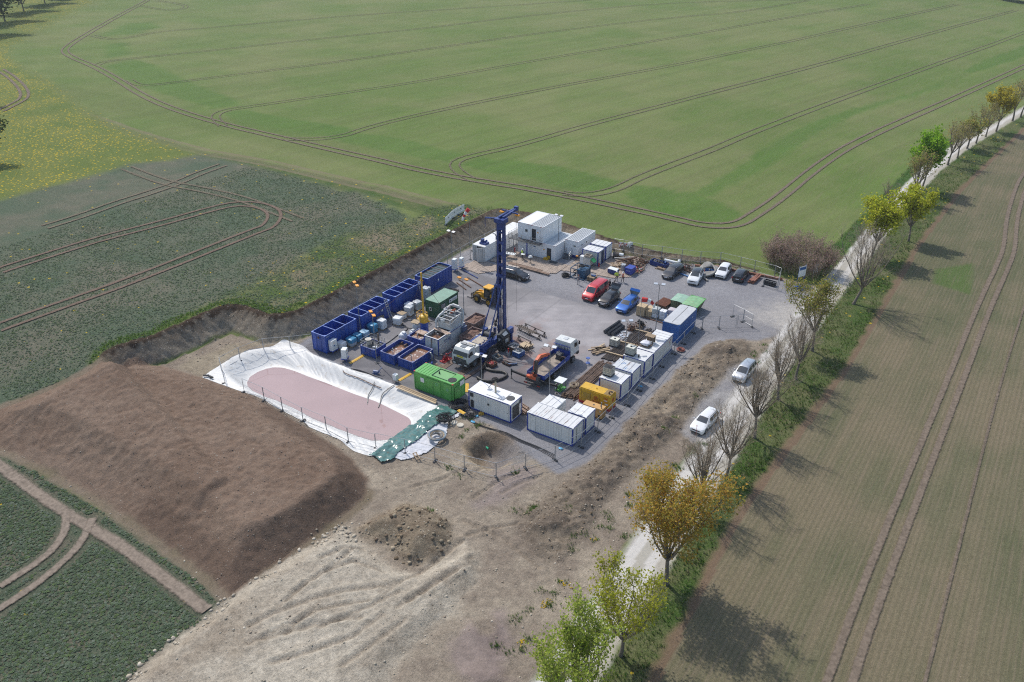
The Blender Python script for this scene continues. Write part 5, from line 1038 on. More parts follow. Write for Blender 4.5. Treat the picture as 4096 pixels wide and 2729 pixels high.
# mast
MX,MY=9.75,-.15; mb=MB(); mw=.46; md=.52; zt=17.2; zb=.9
def plate_holes(mb,u,z0,z1,hw,pitch,hh,hwid,place):
    """upright plate with slot openings; place(a,z)->point"""
    n=int((z1-z0)/pitch)
    for i in range(n):
        a=z0+i*pitch; b=a+pitch; m0=a+(pitch-hh)/2; m1=b-(pitch-hh)/2; c=hwid*.7
        pts=[(-hw,a),(hw,a),(hw,b),(-hw,b)]; hole=[(-hwid/2,m0+c*.5),(0,m0),(hwid/2,m0+c*.5),(hwid/2,m1-c*.5),(0,m1),(-hwid/2,m1-c*.5)]
        V=[place(*p) for p in pts+hole]; mb.add(V,[(0,1,6,5,4) if False else (0,1,6,5),(0,5,4),(1,2,7,6),(2,8,7),(2,3,9,8),(3,0,4,9)] if False else [(0,1,5),(0,5,4),(1,6,5),(1,2,7,6),(2,8,7),(2,3,8),(3,9,8),(3,0,4,9)])
for xx,th in ((MX-md,.0),(MX-md+.06,0.)):
    plate_holes(mb,None,zb+1.2,zt-1.0,mw,1.55,1.30,.70,lambda a,z,xx=xx:(xx,MY+a,z))
mb.box(MX-md,MX+md*.1,MY-mw-.05,MY-mw,zb,zt).box(MX-md,MX+md*.1,MY+mw,MY+mw+.05,zb,zt); mb.box(MX-md-.02,MX-md+.09,MY-mw-.06,MY+mw+.06,zb,zb+1.2); mb.box(MX-md-.02,MX-md+.09,MY-mw-.06,MY+mw+.06,zt-1.0,zt)
mb.box(MX-md-.03,MX-md+.12,MY+mw*.66,MY+mw+.07,zb,zt-.01).box(MX-md-.03,MX-md+.12,MY-mw-.07,MY-mw*.70,zb,zt-.01); mb.box(MX+.0,MX+.09,MY-mw*.99,MY-mw*.5,zb,zt).box(MX+.0,MX+.09,MY+mw*.5,MY+mw*.99,zb,zt)
for zz in (8.0,9.6): mb.box(MX-md-.12,MX-md+.1,MY-mw-.2,MY+mw+.2,zz,zz+.35)
mb.build('mast',rigblue,t)
mb=MB(); mb.box(MX-md-.3,MX+.35,MY-mw-.25,MY+mw+.25,zt,zt+.55); 
mb.beam((MX-.2,MY-.25,zt+.6),(MX+3.3,MY-.15,zt+.75),.22,.32).beam((MX-.2,MY+.35,zt+.6),(MX+3.3,MY+.05,zt+.75),.22,.32).box(MX+3.0,MX+3.4,MY-.3,MY+.2,zt+.55,zt+1.1).beam((MX+1.7,MY-1.3,zt+.75),(MX+1.9,MY+1.3,zt+.8),.14).cyl((MX-.6,MY+.1,zt+.75),(MX+1.6,MY+.1,zt+.85),.1,n=8); mb.build('crown_jib',rigblue,t)
MB().beam((MX-.3,MY+.6,zt+.45),(MX-1.1,MY+1.9,zt+.5),.16).cyl((MX-1.1,MY+1.9,zt+.45),(MX-1.1,MY+1.9,zt-.7),.04,n=6).build('side_arm',rigblue,t)
for yy in (-1.2,1.2): MB().box(MX+1.55,MX+1.85,MY+yy-.3,MY+yy+.3,zt+.5,zt+.65).build('mast_lamp',lampyellow,t)
for s,xa in ((-1,5.0),(.55,5.6)):
    mb=MB().cyl((MX-md-.1,MY+s*.55,9.8),(xa,s*1.0,2.1),.075,n=8); mb.cyl((MX-md-.1-(MX-md-xa)*.62,MY+s*.55+(s*1.0-MY-s*.55)*.62,9.8-7.7*.62),(xa,s*1.0,2.1),.10,n=8); mb.build('mast_stay',rigblue,t)
MB().cyl((MX-md-.18,MY-.28,1.2),(MX-md-.18,MY-.28,7.8),.085,n=8).cyl((MX-md-.14,MY+.0,1.0),(MX-md-.14,MY+.0,5.2),.12,n=8).build('feed_cylinder',chrome,t)
mb=MB()
for yy in (.75,.95): mb.cyl((MX-.1,MY+yy,1.0),(MX-.1,MY+yy,zt),.02,n=4)
for i in range(58): mb.beam((MX-.1,MY+.75,1.1+i*.3),(MX-.1,MY+.95,1.1+i*.3),.018)
mb.build('mast_ladder',darkgrey,t)
mb=MB()
for i in range(5): mb.tube([(MX-.35+i*.1,MY+.64,zt-.5),(MX-.3+i*.1,MY+.72,10),(MX-.35+i*.09,MY+.68,4),(MX-.8,MY+.9,1.6)],.03,5)
mb.build('mast_hose',black,t)
hd=MB(); hd.box(MX-.55,MX+.35,MY+.72,MY+1.35,5.4,7.6).cyl((MX-.1,MY+1.05,4.6),(MX-.1,MY+1.05,5.4),.22,n=10).cyl((MX-.1,MY+1.05,7.6),(MX-.1,MY+1.05,8.1),.3,n=10).box(MX-.4,MX+.2,MY+1.3,MY+1.6,6.2,7.4); hd.build('rotary_head',M('oily_blue',(.03,.04,.08),.4,var=.4,vs=3),t)
mb=MB().cyl((MX+3.2,MY-.05,zt+.6),(MX+3.2,MY-.05,8.6),.02,n=4).cyl((MX+3.2,MY-.05,8.6),(MX+3.2,MY-.05,8.0),.06,n=6).cyl((MX+3.2,MY-.05,8.0),(MX+3.2,MY-.05,3.0),.016,n=4); mb.build('hoist_rope',darkgrey,t)
mb=MB()
for a,b,c in ((-.5,-1.3,1.2),(-1.2,-.9,1.5),(-2.6,-1.6,1.6),(.6,.9,1.3),(-.2,-.8,1.1)): mb.cyl((MX-.2,MY+.2*a,zt),(MX+a,MY+b,c),.014,n=3)
mb.build('mast_rope',darkgrey,t)
mb=MB()
for yy in (-1.35,1.35):
    for xx in (3.1,9.9): mb.box(xx-.15,xx+.15,yy-.15,yy+.15,.05,1.3).box(xx-.35,xx+.35,yy-.35,yy+.35,0,.06)
mb.box(8.6,10.6,-1.3,-.75,1.0,1.9).box(10.0,10.6,-.75,1.0,.9,1.2); mb.build('support_leg',rigblue,t)
MB().tube([(5.7,.9,1.9),(5.55,1.35,2.0),(5.4,1.55,1.6),(5.35,1.6,1.0)],.17,10).build('suction_pipe',steel,t,smooth=50)
ld=MB()
for yy in (0,.42): ld.beam((6.5+yy,1.3,2.0),(6.5+yy,2.0,.05),.05)
for i in range(6): ld.beam((6.5,1.3+.7*(i+.5)/6,2.0-1.95*(i+.5)/6),(6.92,1.3+.7*(i+.5)/6,2.0-1.95*(i+.5)/6),.04)
ld.build('boarding_ladder',steel,t)
# driller's tent-like cabin
dark_canvas=M('black_canvas',(.018,.02,.022),.55,var=.3,bump=.4,bs=5)
t=thing('driller_cabin','black canvas driller cabin with clear window patches beside the mast','cabin',(-.55,-4.85,0)); mb=MB()
P=[(0,0,.15),(1.05,-.05,.15),(1.15,1.3,.15),(.0,1.35,.15),(0,0,2.35),(1.0,-.15,2.2),(1.2,1.35,2.45),(0,1.4,2.6)]; mb.hexa(P); mb.add([P[4],P[5],P[6],P[7],(.55,-.2,2.6),(.6,1.45,2.9)],[(0,1,4),(1,2,5,4),(2,3,5),(3,0,4,5)]); mb.build('canopy',dark_canvas,t)
clear=M('clear_foil',(.40,.42,.42),.15,var=.2); MB().add([(.25,-.045,1.5),(.75,-.06,1.5),(.75,-.105,2.0),(.25,-.075,2.0)],[(0,1,2,3)]).add([(1.115,.35,1.3),(1.155,1.0,1.3),(1.18,1.0,1.9),(1.13,.35,1.9)],[(0,1,2,3)]).build('window_patch',clear,t)
MB().add([(.70,.2,2.595),(1.02,.2,2.37),(1.12,1.05,2.46),(.72,1.05,2.79)],[(0,1,2,3)]).build('skylight_patch',clear,t)
# crane lorry: nose to +y
t=thing('crane_lorry','white cab crane lorry with blue drop-side bed and folded orange loader crane','lorry',(8.45,-.75,0),-DN); W_=2.5
lorry_cab(t,W_,0,2.1,1.25,2.0,cabwhite,1)
MB().box(.95,1.55,-.3,.3,3.255,3.29).build('roof_hatch',M('hatch_grey',(.5,.52,.53),.4),t)
lorry_wheels(t,(1.35,6.1,7.4),W_,.52); MB().box(.8,9.3,-.48,.48,.7,1.05).build('chassis',darkgrey,t)
[MB().box(2.3,4.9,a,a+.45,.55,1.0).build('side_guard',darkgrey,t) for a in (-1.2,.75)]
bedblue=M('bed_blue',(.025,.06,.30),.42,var=.15); b0,b1=2.35,8.75
MB().box(b0,b1,-1.25,1.25,1.1,1.2).build('bed_floor',M('sandy_floor',(.30,.25,.20),.85,var=.3,dirt=.3),t)
for yy in (-1.27,1.23): MB().box(b0,b1,yy,yy+.04,1.1,1.75).build('side_board',bedblue,t)
MB().box(b1,b1+.04,-1.25,1.25,1.1,1.75).build('tailboard',bedblue,t); hb=MB(); hb.box(b0-.05,b0,-1.25,1.25,1.1,2.2)
for i in range(7): hb.beam((b0-.02,-1.2+.4*i,2.2),(b0-.02,-1.2+.4*i,2.75),.05)
hb.beam((b0-.02,-1.22,2.75),(b0-.02,1.22,2.75),.07); hb.build('headboard',bedblue,t)
hg=MB()
for i in range(4): hg.ring((b0+.04,-.9+.55*i,2.35),.2,.03,(1,0,0),14,5)
hg.build('lifting_sling',darkgrey,t)
lw=M('bed_letters',(.70,.72,.78),.5)
for sg in (-1,1):
    x0_=b0+.25 if sg<0 else b1-.25
    for st_,sz,zz in (("H. Anger's Söhne",.30,1.575),('Bohr- und Brunnenbaugesellschaft mbH',.29,1.28)): text('lettering',st_,sz,(x0_,sg*1.275,zz),(PI/2,0,0 if sg<0 else PI),lw,t,align='LEFT',shear=.18,sx=1.08)
mb=MB(); cx=9.0; mb.cyl((cx,0,.9),(cx,0,2.0),.28,n=12).box(cx-.1,cx+.4,-.5,.45,1.15,1.6); mb.build('crane_base',orange,t); MB().box(cx-.3,cx+.4,-1.1,1.1,.75,1.14).build('cross_beam',darkgrey,t); MB().box(cx+.1,cx+.5,.5,.9,1.15,1.7).build('control_stand',darkgrey,t); MB().box(cx-.28,cx+.3,-1.05,-.55,1.145,1.42).build('valve_block',orange,t)
mb=MB(); mb.beam((cx,0.15,1.9),(cx-.15,.15,3.7),.34,.42); mb.build('crane_pillar',M('dark_pillar',(.06,.05,.05),.5),t); MB().beam((cx-.1,-.12,1.6),(cx-.35,-.12,3.5),.26,.34).build('crane_strut',orange,t)
mb=MB(); mb.beam((cx-.2,.1,3.55),(cx-1.2,.0,3.75),.36,.44).beam((cx-1.2,.0,3.75),(cx-3.1,-.1,3.05),.32,.40).beam((cx-2.9,-.1,3.2),(cx-3.6,-.1,2.9),.22,.26); mb.build('crane_boom',orange,t); MB().cyl((cx-.3,.1,3.15),(cx-2.0,.0,3.25),.1,n=8).cyl((cx-3.4,-.1,2.9),(cx-3.45,-.1,2.1),.03,n=5).build('boom_ram',darkgrey,t)
for s,e in ((-1,-3.45),(1,3.25)):
    MB().beam((cx,s*.6,.98),(cx,e,1.15),.2,.24).build('outrigger',black,t); MB().cyl((cx,e,1.45 if s<0 else 1.5),(cx,e,.5),.085,n=8).cyl((cx,e,.5),(cx,e,.03),.04,n=6).lathe([(.14,0),(.14,.05)],(cx,e,0),12).build('outrigger_leg',black if s>0 else darkgrey,t)
MB().box(cx+.45,cx+.6,-1.2,1.2,.5,.68).build('rear_bumper',darkgrey,t)
for s in (-1,1): MB().box(cx+.6,cx+.62,s*.95-.2,s*.95+.2,.5,.66).build('tail_light',taillamp,t)
mb=MB()
for i in range(7): mb.tube([(cx+.3,-.4+.13*i,1.6),(cx+.55,-.3+.1*i,2.0+.08*i),(cx+.1,-.1+.05*i,2.4)],.03,5)
mb.build('hydraulic_hose',black,t)
o=MB().blob((0,0,0),(1.0,.9,.8),12,n=9,bump=.35).cyl((.3,-.5,.3),(-.4,.6,.7),.1,n=8); o=o.build('scrap_bundle',darkgrey,None,loc=(8.6,-3.9,1.2)); tag(o,'tangle of grey machine parts lying on the crane lorry bed','machine part')
o=MB().lathe([(.36,0),(.36,.6),(.3,.6),(.3,.05)],(0,0,0),14).build('steel_bucket',M('bucket_brown',(.12,.085,.07),.6,.4),None,loc=(9.25,-4.1,1.45)); o.rotation_euler=(R(70),0,R(20)); tag(o,'brown steel bucket lying on its side on the lorry bed','bucket')
# wheel loader, forks to -x
t=thing('wheel_loader','yellow wheel loader with black pallet forks behind the mast','loader',(-9.55,6.35,0),R(-4)); W_=2.1
for x in (-1.75,.55):
    for s in (-1,1):
        w0=wheel(t,x,s*.82,.6,.42,s,yellow,rimr=.55)
ly=M('loader_yellow',(.70,.36,.02),.42,var=.1,dirt=.08)
MB().box(-.2,1.5,-.55,.55,.75,1.65).box(-2.1,-.5,-.35,.35,.65,1.15).build('body',ly,t)
cb=MB(); 
for a in (-.55,.45):
    for b in (-.62,.62): cb.beam((a,b,1.1),(a+.05,b*.95,2.55),.08)
cb.box(-.6,.5,-.62,.62,1.0,1.12); cb.build('cab_frame',black,t); MB().box(-.56,.46,-.60,.60,1.13,2.5).build('cab_glass',glass,t); MB().box(-.72,.62,-.70,.70,2.56,2.72).build('cab_roof',ly,t)
lf=MB()
for s in (-1,1): lf.beam((-.9,s*.35,1.5),(-2.2,s*.35,1.35),.16,.26).beam((-2.2,s*.35,1.35),(-2.75,s*.35,.65),.16,.24)
lf.box(-1.2,-.7,-.45,.45,1.1,1.65); lf.build('lift_arm',ly,t); fk=MB(); fk.box(-2.95,-2.82,-.75,.75,.3,.4).box(-2.95,-2.82,-.75,.75,.95,1.05)
for s in (-.7,-.35,.35,.7): fk.box(-2.94,-2.84,s-.04,s+.04,.12,1.15)
for s in (-.45,.45): fk.box(-4.1,-2.9,s-.06,s+.06,.1,.15)
fk.build('pallet_fork',black,t); [MB().box(-.1,1.2,a,a+.38,1.22,1.28).build('mudguard',black,t) for a in (.62,-1.0)]
MB().box(1.5,1.62,-.5,.5,.7,1.4).build('counterweight',black,t)
# ---------------------------------------------------------------- mud pond
liner=M('white_liner',(.60,.60,.58),.5,var=.06,vs=.8,dirt=.14,dirtcol=(.40,.34,.27))
def stretched(loop,c,k,n):
    P=resample(np.array(list(loop)+[loop[0]]),.15); a=np.arctan2((P[:,1]-c[1])*k,P[:,0]-c[0]); o=np.argsort(a); a=a[o];P=P[o]
    A=np.r_[a-2*PI,a,a+2*PI]; X=np.r_[P[:,0]]*1; X=np.tile(P[:,0],3);Y=np.tile(P[:,1],3); t=np.linspace(-PI,PI,n,endpoint=False)
    x=np.interp(t,A,X);y=np.interp(t,A,Y)
    for _ in range(6): x=.5*x+.25*(np.roll(x,1)+np.roll(x,-1)); y=.5*y+.25*(np.roll(y,1)+np.roll(y,-1))
    return np.stack([x,y],1)
APRON=zo(K9,(20,880),(130,800),(350,660),(550,560),(720,500),(840,490),(980,455),(1080,395),(1180,385),(1330,430),(1430,465),(1440,520),(1560,580),(1720,640),(1900,720),(2100,790),(2250,830),(2345,890),z=0)+zo(K7,(960,-10),(1150,90),(1330,190),(1600,320),(1880,430),(1800,560),(1700,680),(1500,860),(1250,1080),(1000,1100),(880,1080),(700,1020),(600,930),(540,870),(300,780),(120,700),(0,640),z=0)+zo(K9,(1450,1500),(1200,1370),(1000,1270),(800,1140),(590,1075),(420,1020),(200,940),z=0)
PC=(-11.2,-26.2); NA=760
Lw=stretched(WATER,PC,3.4,NA);Lr=stretched(RIM,PC,3.4,NA);La=stretched(APRON,PC,3.4,NA)
rings=[];nA,nS=10,26; tt=np.arange(NA)
arc=np.r_[0,np.cumsum(np.hypot(*np.diff(Lr,axis=0).T))]
def fold(s,seed,f): return fbm(s,np.zeros_like(s)+seed*7.3,f,3,seed)
f1=fold(arc,3,.9);f2=fold(arc,5,2.2);f3=fold(arc,8,.35)
for k in range(nA):
    u=k/nA; P=La*(1-u)+Lr*u; z=np.maximum(gza(P[:,0],P[:,1])*(1-u),0)+.03+.14*sstep(0,.9,u)+(f1*.10+f2*.06+fbm(P[:,0],P[:,1],1.4,3,70)*.16)*min(1,u*3+.15); rings.append((P,z))
for k in range(nS+1):
    u=k/nS; P=Lr*(1-u)+Lw*u; d=Lr-Lw; d/=np.hypot(*d.T)[:,None]+1e-6
    sh=arc+u*(f3*4.0+.8); g1=fold(sh,3,1.1);g2=fold(sh+u*1.5,5,2.6); g3=fold(arc+u*6*(1 if k%1==0 else 0),9,1.6)
    wv=(np.abs(g1)*-1.0*.55+g2*.28+np.maximum(0,g3-.12)*.6)*math.sin(PI*min(1,u*.93+.05))*1.0
    P=P+d*wv[:,None]*-.75; z=.17-(1.17+.17)*sstep(-.08,1.02,u)*1.0+wv*.25*(1-u); rings.append((P,z))
rings.append((Lw*.985+np.array(PC)*.015,np.full(NA,-1.5)))
V=[];F=[]
for P,z in rings: V+= [(a,b,c) for (a,b),c in zip(P,z)]
for i in range(len(rings)-1):
    for j in range(NA): j2=(j+1)%NA; F.append((i*NA+j,i*NA+j2,(i+1)*NA+j2,(i+1)*NA+j))
o=MB().add(V,F).build('pond_liner',liner,None,smooth=60); tag(o,'crumpled white geomembrane lining the slopes of the pink mud pond','pond liner')
pond=M('pond_water',(.385,.275,.265),.04,var=.05,vs=.25,spec=.6,dirt=.06,dirtcol=(.30,.22,.21))
wl=[(a*1.01-PC[0]*.01,b*1.0) for a,b in Lw[::4]]; o=MB().add([(a,b,WATERZ) for a,b in wl],[tuple(range(len(wl)))]).build('pond_water',pond,None); o['kind']='structure'
def sheet(name,label,cat,poly,z0,amp,mat,res=.13,seed=1,f=1.1,thick=.0):
    P=np.array(poly); lo=P.min(0);hi=P.max(0); xs=np.arange(lo[0]-res,hi[0]+res*2,res);ys=np.arange(lo[1]-res,hi[1]+res*2,res); X,Y=np.meshgrid(xs,ys); x=X.ravel();y=Y.ravel()
    jig=fbm(x,y,1.2,3,seed+4)*.5; ins=(sdist(x,y,poly)+jig*.6<0).reshape(X.shape); n1=fbm(x+y*.4,y-x*.2,f,4,seed); n2=fbm(x,y,3.1,2,seed+9); z=np.maximum(gza(x,y),-.05)+z0+(-np.abs(n1)*2+.35+n2*.3)*amp
    idx=np.full(X.shape,-1); idx[ins]=np.arange(ins.sum()); V=[(a,b,c) for a,b,c,k in zip(x,y,z,ins.ravel()) if k]; F=[]
    for j in range(X.shape[0]-1):
        for i in range(X.shape[1]-1):
            q=(idx[j,i],idx[j,i+1],idx[j+1,i+1],idx[j+1,i])
            if min(q)>=0: F.append(q)
    o=MB().add(V,F).build(name,mat,None,smooth=70); return tag(o,label,cat)
fab=M('grey_white_fleece',(.56,.57,.60),.8,var=.08,vs=2,dirt=.12,dirtcol=(.4,.36,.3)); tarpm=M('green_tarpaulin',(.065,.165,.15),.16,var=.3,vs=1.5,dirt=.2,dirtcol=(.2,.15,.09))
sheet('fleece_sheet','grey white fleece sheet lying beside the green tarpaulin','sheet',zo(K7,(2140,505),(2165,540),(2010,640),(1970,790),(1840,935),(1700,1060),(1560,1115),(1370,1160),(1240,1115),(1400,980),(1560,860),(1700,760),(1830,660),(1970,590),z=0),.10,.10,fab,seed=3)
sheet('tarpaulin','shiny crumpled green tarpaulin covering the end of the pond liner','tarpaulin',zo(K7,(1870,412),(2000,450),(2110,515),(2030,590),(1900,650),(1790,720),(1700,790),(1600,880),(1480,960),(1340,1060),(1230,1165),(1075,1195),(1000,1110),(910,1085),(1010,1050),(1100,970),(1200,870),(1330,790),(1450,690),(1530,680),(1620,590),(1700,510),(1800,475),z=0),.24,.17,tarpm,seed=6,f=1.6)
def hose(name,label,pts,r,mat,cat='hose',lift=0,smooth_=2,n=6,z=None,group=None):
    P=np.array(pts,float)
    if P.shape[1]==2: P=np.stack([P[:,0],P[:,1],gza(P[:,0],P[:,1])+r+.02+lift],1)
    for _ in range(smooth_):
        Qs=[P[0]]
        for a,b in zip(P[:-1],P[1:]): Qs+=[a*.75+b*.25,a*.25+b*.75]
        Qs.append(P[-1]);P=np.array(Qs)
    o=MB().tube(P,r,n).build(name,mat,None,smooth=60); return tag(o,label,cat,group)
def coil(name,label,c,R0,R1,r,turns,mat,cat='hose coil',z0=None,seed=1,jit=.12,h=.3,extra=None,mats=None):
    rr=random.Random(seed); z0=gz(*c)+.05 if z0 is None else z0; mb=MB()
    for k in range(turns):
        Rk=rr.uniform(R0,R1); cx=c[0]+rr.uniform(-jit,jit);cy=c[1]+rr.uniform(-jit,jit); a0=rr.uniform(0,6); tl=rr.uniform(-.12,.12)
        pts=[(cx+Rk*math.cos(a0+a)*rr.uniform(.97,1.03),cy+Rk*math.sin(a0+a),z0+r+h*(k/turns)+tl*math.cos(a)*Rk*.5+.05*rr.random()) for a in np.linspace(0,2*PI*rr.uniform(.8,1.05),22)]
        mb.tube(pts,r,5,m=(k%len(mats) if mats else 0))
    o=mb.build(name,mats or mat,None,smooth=60); return tag(o,label,cat)
grhose=M('grey_hose',(.24,.23,.21),.55,var=.2); bghose=M('beige_hose',(.36,.29,.20),.6,var=.2); blhose=M('bluish_hose',(.25,.31,.36),.5,var=.2)
hc=at(1200+1835/S_,1500+850/S_,.25); coil('hose_coil','thick beige and grey suction hose coiled on the fleece sheet',hc,.55,.95,.085,9,None,z0=.28,seed=4,mats=[bghose,grhose,blhose],h=.35)
hc=at(1200+1945/S_,1500+600/S_,.25); coil('hose_coil','loose black hose coil on the green tarpaulin',hc,.45,.95,.045,13,black,z0=.3,seed=9,h=.4,jit=.25)
hc=at(1600+800/S_,1250+1265/S_,0); coil('cable_coil','large coil of black power cable between the green and white generators',hc,.5,1.3,.04,22,black,'cable coil',seed=12,h=.25,jit=.15)
hc=at(1600+950/S_,1250+1390/S_,0); coil('cable_coil','tangled end of black cable at the foot of the white generator container',hc,.2,.7,.03,16,black,'cable coil',seed=22,h=.15,jit=.4)
hc=at(1600+1090/S_,1250+1365/S_,0); coil('rope_coil','small yellow rope coil by the white generator container','' and 0 or hc,.15,.28,.03,6,yellow,'rope',seed=2,h=.05) if False else coil('rope_coil','small yellow rope coil by the white generator container',hc,.15,.3,.03,6,yellow,'rope',seed=2,h=.05,jit=.1)
for i,off in enumerate((0,.12,.25,.4)):
    hose('power_cable','black power cables trailing from the generators along the gravel edge',[(4.0+off,-18.9),(5.5,-20.0-off),(8,-20.5-off*.6),(11,-19.9-off*.8),(13,-20.3-off),(15.5,-20.3-off),(18,-20.6-off*1.5)],.028,black,'cable',n=5,group='power cables along the gravel edge')
for i in range(3): hose('power_cable','black cables lying in a loop at the pond edge by the white cabinets',[(-15.3-.2*i,-18.9),(-16.2-i*.1,-19.6),(-15.5,-20.0+.1*i),(-14.3,-19.3),(-12.5,-19.2+.2*i),(-10,-18.9),(-8.5,-18.9)],.03,black,'cable',n=5,group='black cables by the white cabinets')
hose('suction_hose','thick black corrugated suction hose curving over the slab from the rig',[(-.4,-6.9,1.2),(-.3,-7.3,.3),(.1,-8.4,.2),(.8,-9.8,.2),(2.0,-9.9,.2),(3.4,-9.2,.2),(4.3,-9.5,.2),(4.3,-10.7,.2),(3.5,-12.0,.2),(2.4,-12.5,.2),(1.4,-12.2,.2)],.17,M('oily_hose',(.045,.04,.035),.5,var=.3),n=9)
for i in range(5): hose('hydraulic_line','black hydraulic lines fanning from the rig to the exhaust stack',[(-.2+.1*i,-8.5,.1),(.6+.1*i,-10.2,.08),(1.9+.15*i,-12.6,.1),(3.8,-14.5,.2),(6.0,-16.5,2.2),(7.4,-16.95,4.3)],.035,black,n=5,group='hydraulic lines to the exhaust stack')
LV=np.array(V)
def on_liner(P,lift=.09):
    P=smooth_line(np.array([p[:2] for p in P]),2); return [(a,b,float(LV[np.argsort((LV[:,0]-a)**2+(LV[:,1]-b)**2)[:6],2].max())+lift) for a,b in P]
hose('drain_hose','brown hose draped over the pond liner nearest the green generator',on_liner([(-6.2,-19.4),(-6.6,-20.2),(-7.0,-21.0),(-6.4,-22.0),(-5.9,-22.9)]),.06,grhose)
hose('drain_hose','brown hose hanging down the pond liner beside the short one',on_liner([(-9.0,-20.0),(-8.7,-20.8),(-8.7,-21.7),(-8.0,-22.5),(-7.6,-23.0)]),.055,grhose)
hose('liner_pipe','thin dark pipe lying on the top edge of the pond liner',on_liner([(-14.3,-20.1),(-13.9,-20.35),(-11.0,-20.3),(-7.6,-20.35)],.07),.05,rusty,'pipe',smooth_=0)
hose('water_hose','pale hose winding between the white sacks and the mud tanks',[(-12.5,-3.0,.06),(-14.0,-3.2,.06),(-15.8,-4.4,.06),(-17,-5.5,.06),(-16.2,-6.9,.06),(-14.0,-6.3,.06),(-12.9,-6.0,.06)],.07,grhose)
hose('water_hose','dark hose curving across the slab from the sacks to the railed tank',[(-17.3,-6.9,.06),(-16.0,-6.2,.06),(-14.3,-6.6,.06),(-14.6,-8.6,.06),(-14.2,-11.0,.06),(-14.4,-13.0,.06)],.06,black)
hose('fill_hose','grey hose hanging from the second blue tank to the ground',[(-18.9,-5.4,2.8),(-18.7,-5.2,2.75),(-18.8,-7.8,1.6),(-18.4,-8.8,.4),(-18.0,-9.0,.1)],.07,grhose) if False else None
hose('green_pipe','short bright green pipe lying in the pit','' and 0 or [at(1700+800/S_,1600+620/S_,-1.2)+(-1.15,),at(1700+848/S_,1600+648/S_,-1.2)+(-1.3,)],.13,M('pipe_green',(.05,.42,.22),.4),'pipe',smooth_=0,n=12)
for (a,b),lab in (((4.87,-21.73),'round pale concrete lid nearest the fleece sheet'),((5.79,-21.73),'round pale concrete lid nearest the white generator container')):
    o=MB().lathe([(.42,0),(.42,.10),(.38,.13)],(0,0,0),26).build('well_lid',M('pale_concrete',(.52,.48,.40),.85,var=.1),None,loc=(a,b,gz(a,b)+.0)); tag(o,lab,'concrete lid')
# planks by the green generator
for i in range(3):
    o=MB().box(0,6.5-.3*i,0,.22,0,.07).build('plank',[woodlight,wood,wood][i],None,loc=(-5.7+.15*i,-19.62+.26*i-.2,.27+.02*i),rz=R(-2)); tag(o,('long pale plank on the pond edge, outermost of three','long plank in the middle of three on the pond edge','long plank next to the green generator, innermost of three')[i],'plank')
for (x,y,L,rz,lab) in ((-14.7,-18.3,2.6,88,'yellow painted wheel ramp beside the electric cabinet'),(-6.5,-18.1,2.2,85,'yellow painted wheel ramp behind the green generator'),(2.3,-15.5,2.0,125,'yellow painted wheel ramp between the green and white generators'),(4.05,-19.9,1.1,-10,'short yellow ramp piece on the green tarpaulin')):
    o=MB().box(0,L,0,.3,0,.06).box(0,L,-.12,0,0,.03).build('cable_ramp',[yellow],None,loc=(x,y,gz(x,y)+.02 if x<4 else .42),rz=R(rz)); tag(o,lab,'ramp')
# boards and steel plates under the rig
for i,(x,y,L,W_,rz) in enumerate(((-.6,-13.4,6.6,1.0,86),(.3,-13.5,6.3,.5,84),(-3.4,-13.0,6.5,.9,90))):
    o=MB().box(0,L,0,W_,0,.05).build('ground_plate',M('brown_plate',(.13,.085,.065),.7,.2,var=.35,dirt=.3),None,loc=(x,y,.01+.055*(i==1)),rz=R(rz)); tag(o,('muddy steel plate under the offside wheels of the rig','narrow muddy plank beside the steel plate under the rig','muddy steel plate under the nearside wheels of the rig')[i],'plate')
# ---------------------------------------------------------------- pipes and steel stock
def place_pipes(first,spots,label,group,cat='pipe'):
    for i,(loc,rot,sc) in enumerate(spots):
        o=first if i==0 else first.copy()
        if i: COL.objects.link(o)
        o.location=loc; o.rotation_euler=rot; o.scale=sc; tag(o,label,cat,group)
def pipe_obj(name,L,r,mat,n=8):
    mb=MB().tube([(0,0,0),(0,.35,0),(0,.36,0),(0,L-.36,0),(0,L-.35,0),(0,L,0)],[r*1.25,r*1.25,r,r,r*1.25,r*1.25],n); return mb.build(name,mat,None,smooth=50)
rp=random.Random(5); sp=[]
for lay_ in range(3):
    for i in range(15-lay_*2): sp.append(((12.35+lay_*.15+i*.145+rp.uniform(-.02,.02),-9.75+rp.uniform(-.35,.35),.12+lay_*.13),(R(rp.uniform(-.25,.25)),0,R(rp.uniform(-.6,.6)-1.0)),(1,rp.uniform(.92,1.02),1)))
place_pipes(pipe_obj('drill_pipe',9.6,.058,pipebrown),sp,'rusty drill pipe in the big stack beside the yellow generator','drill pipes beside the yellow generator')
sp=[((12.3+i*.17+rp.uniform(-.02,.02),1.0+rp.uniform(-.25,.25),.10),(0,0,R(rp.uniform(-.4,.4)-1.2)),(1,rp.uniform(.95,1.05),1)) for i in range(17)]
place_pipes(pipe_obj('casing_pipe',10.6,.065,pipedark),sp,'dark casing pipe in the single layer running behind the white containers','casing pipes behind the white containers')
sp=[]
for lay_ in range(3):
    for i in range(9-lay_): sp.append(((4.15+rp.uniform(-.2,.2),-12.4-i*.17-lay_*.08,.11+lay_*.14),(0,R(rp.uniform(-.3,.3)),R(-90+rp.uniform(-.6,.6)-18)),(1,rp.uniform(.95,1.03),1)))
place_pipes(pipe_obj('drill_pipe',7.2,.06,pipebrown),sp,'rusty drill pipe in the stack behind the white generator container','drill pipes behind the white generator container')
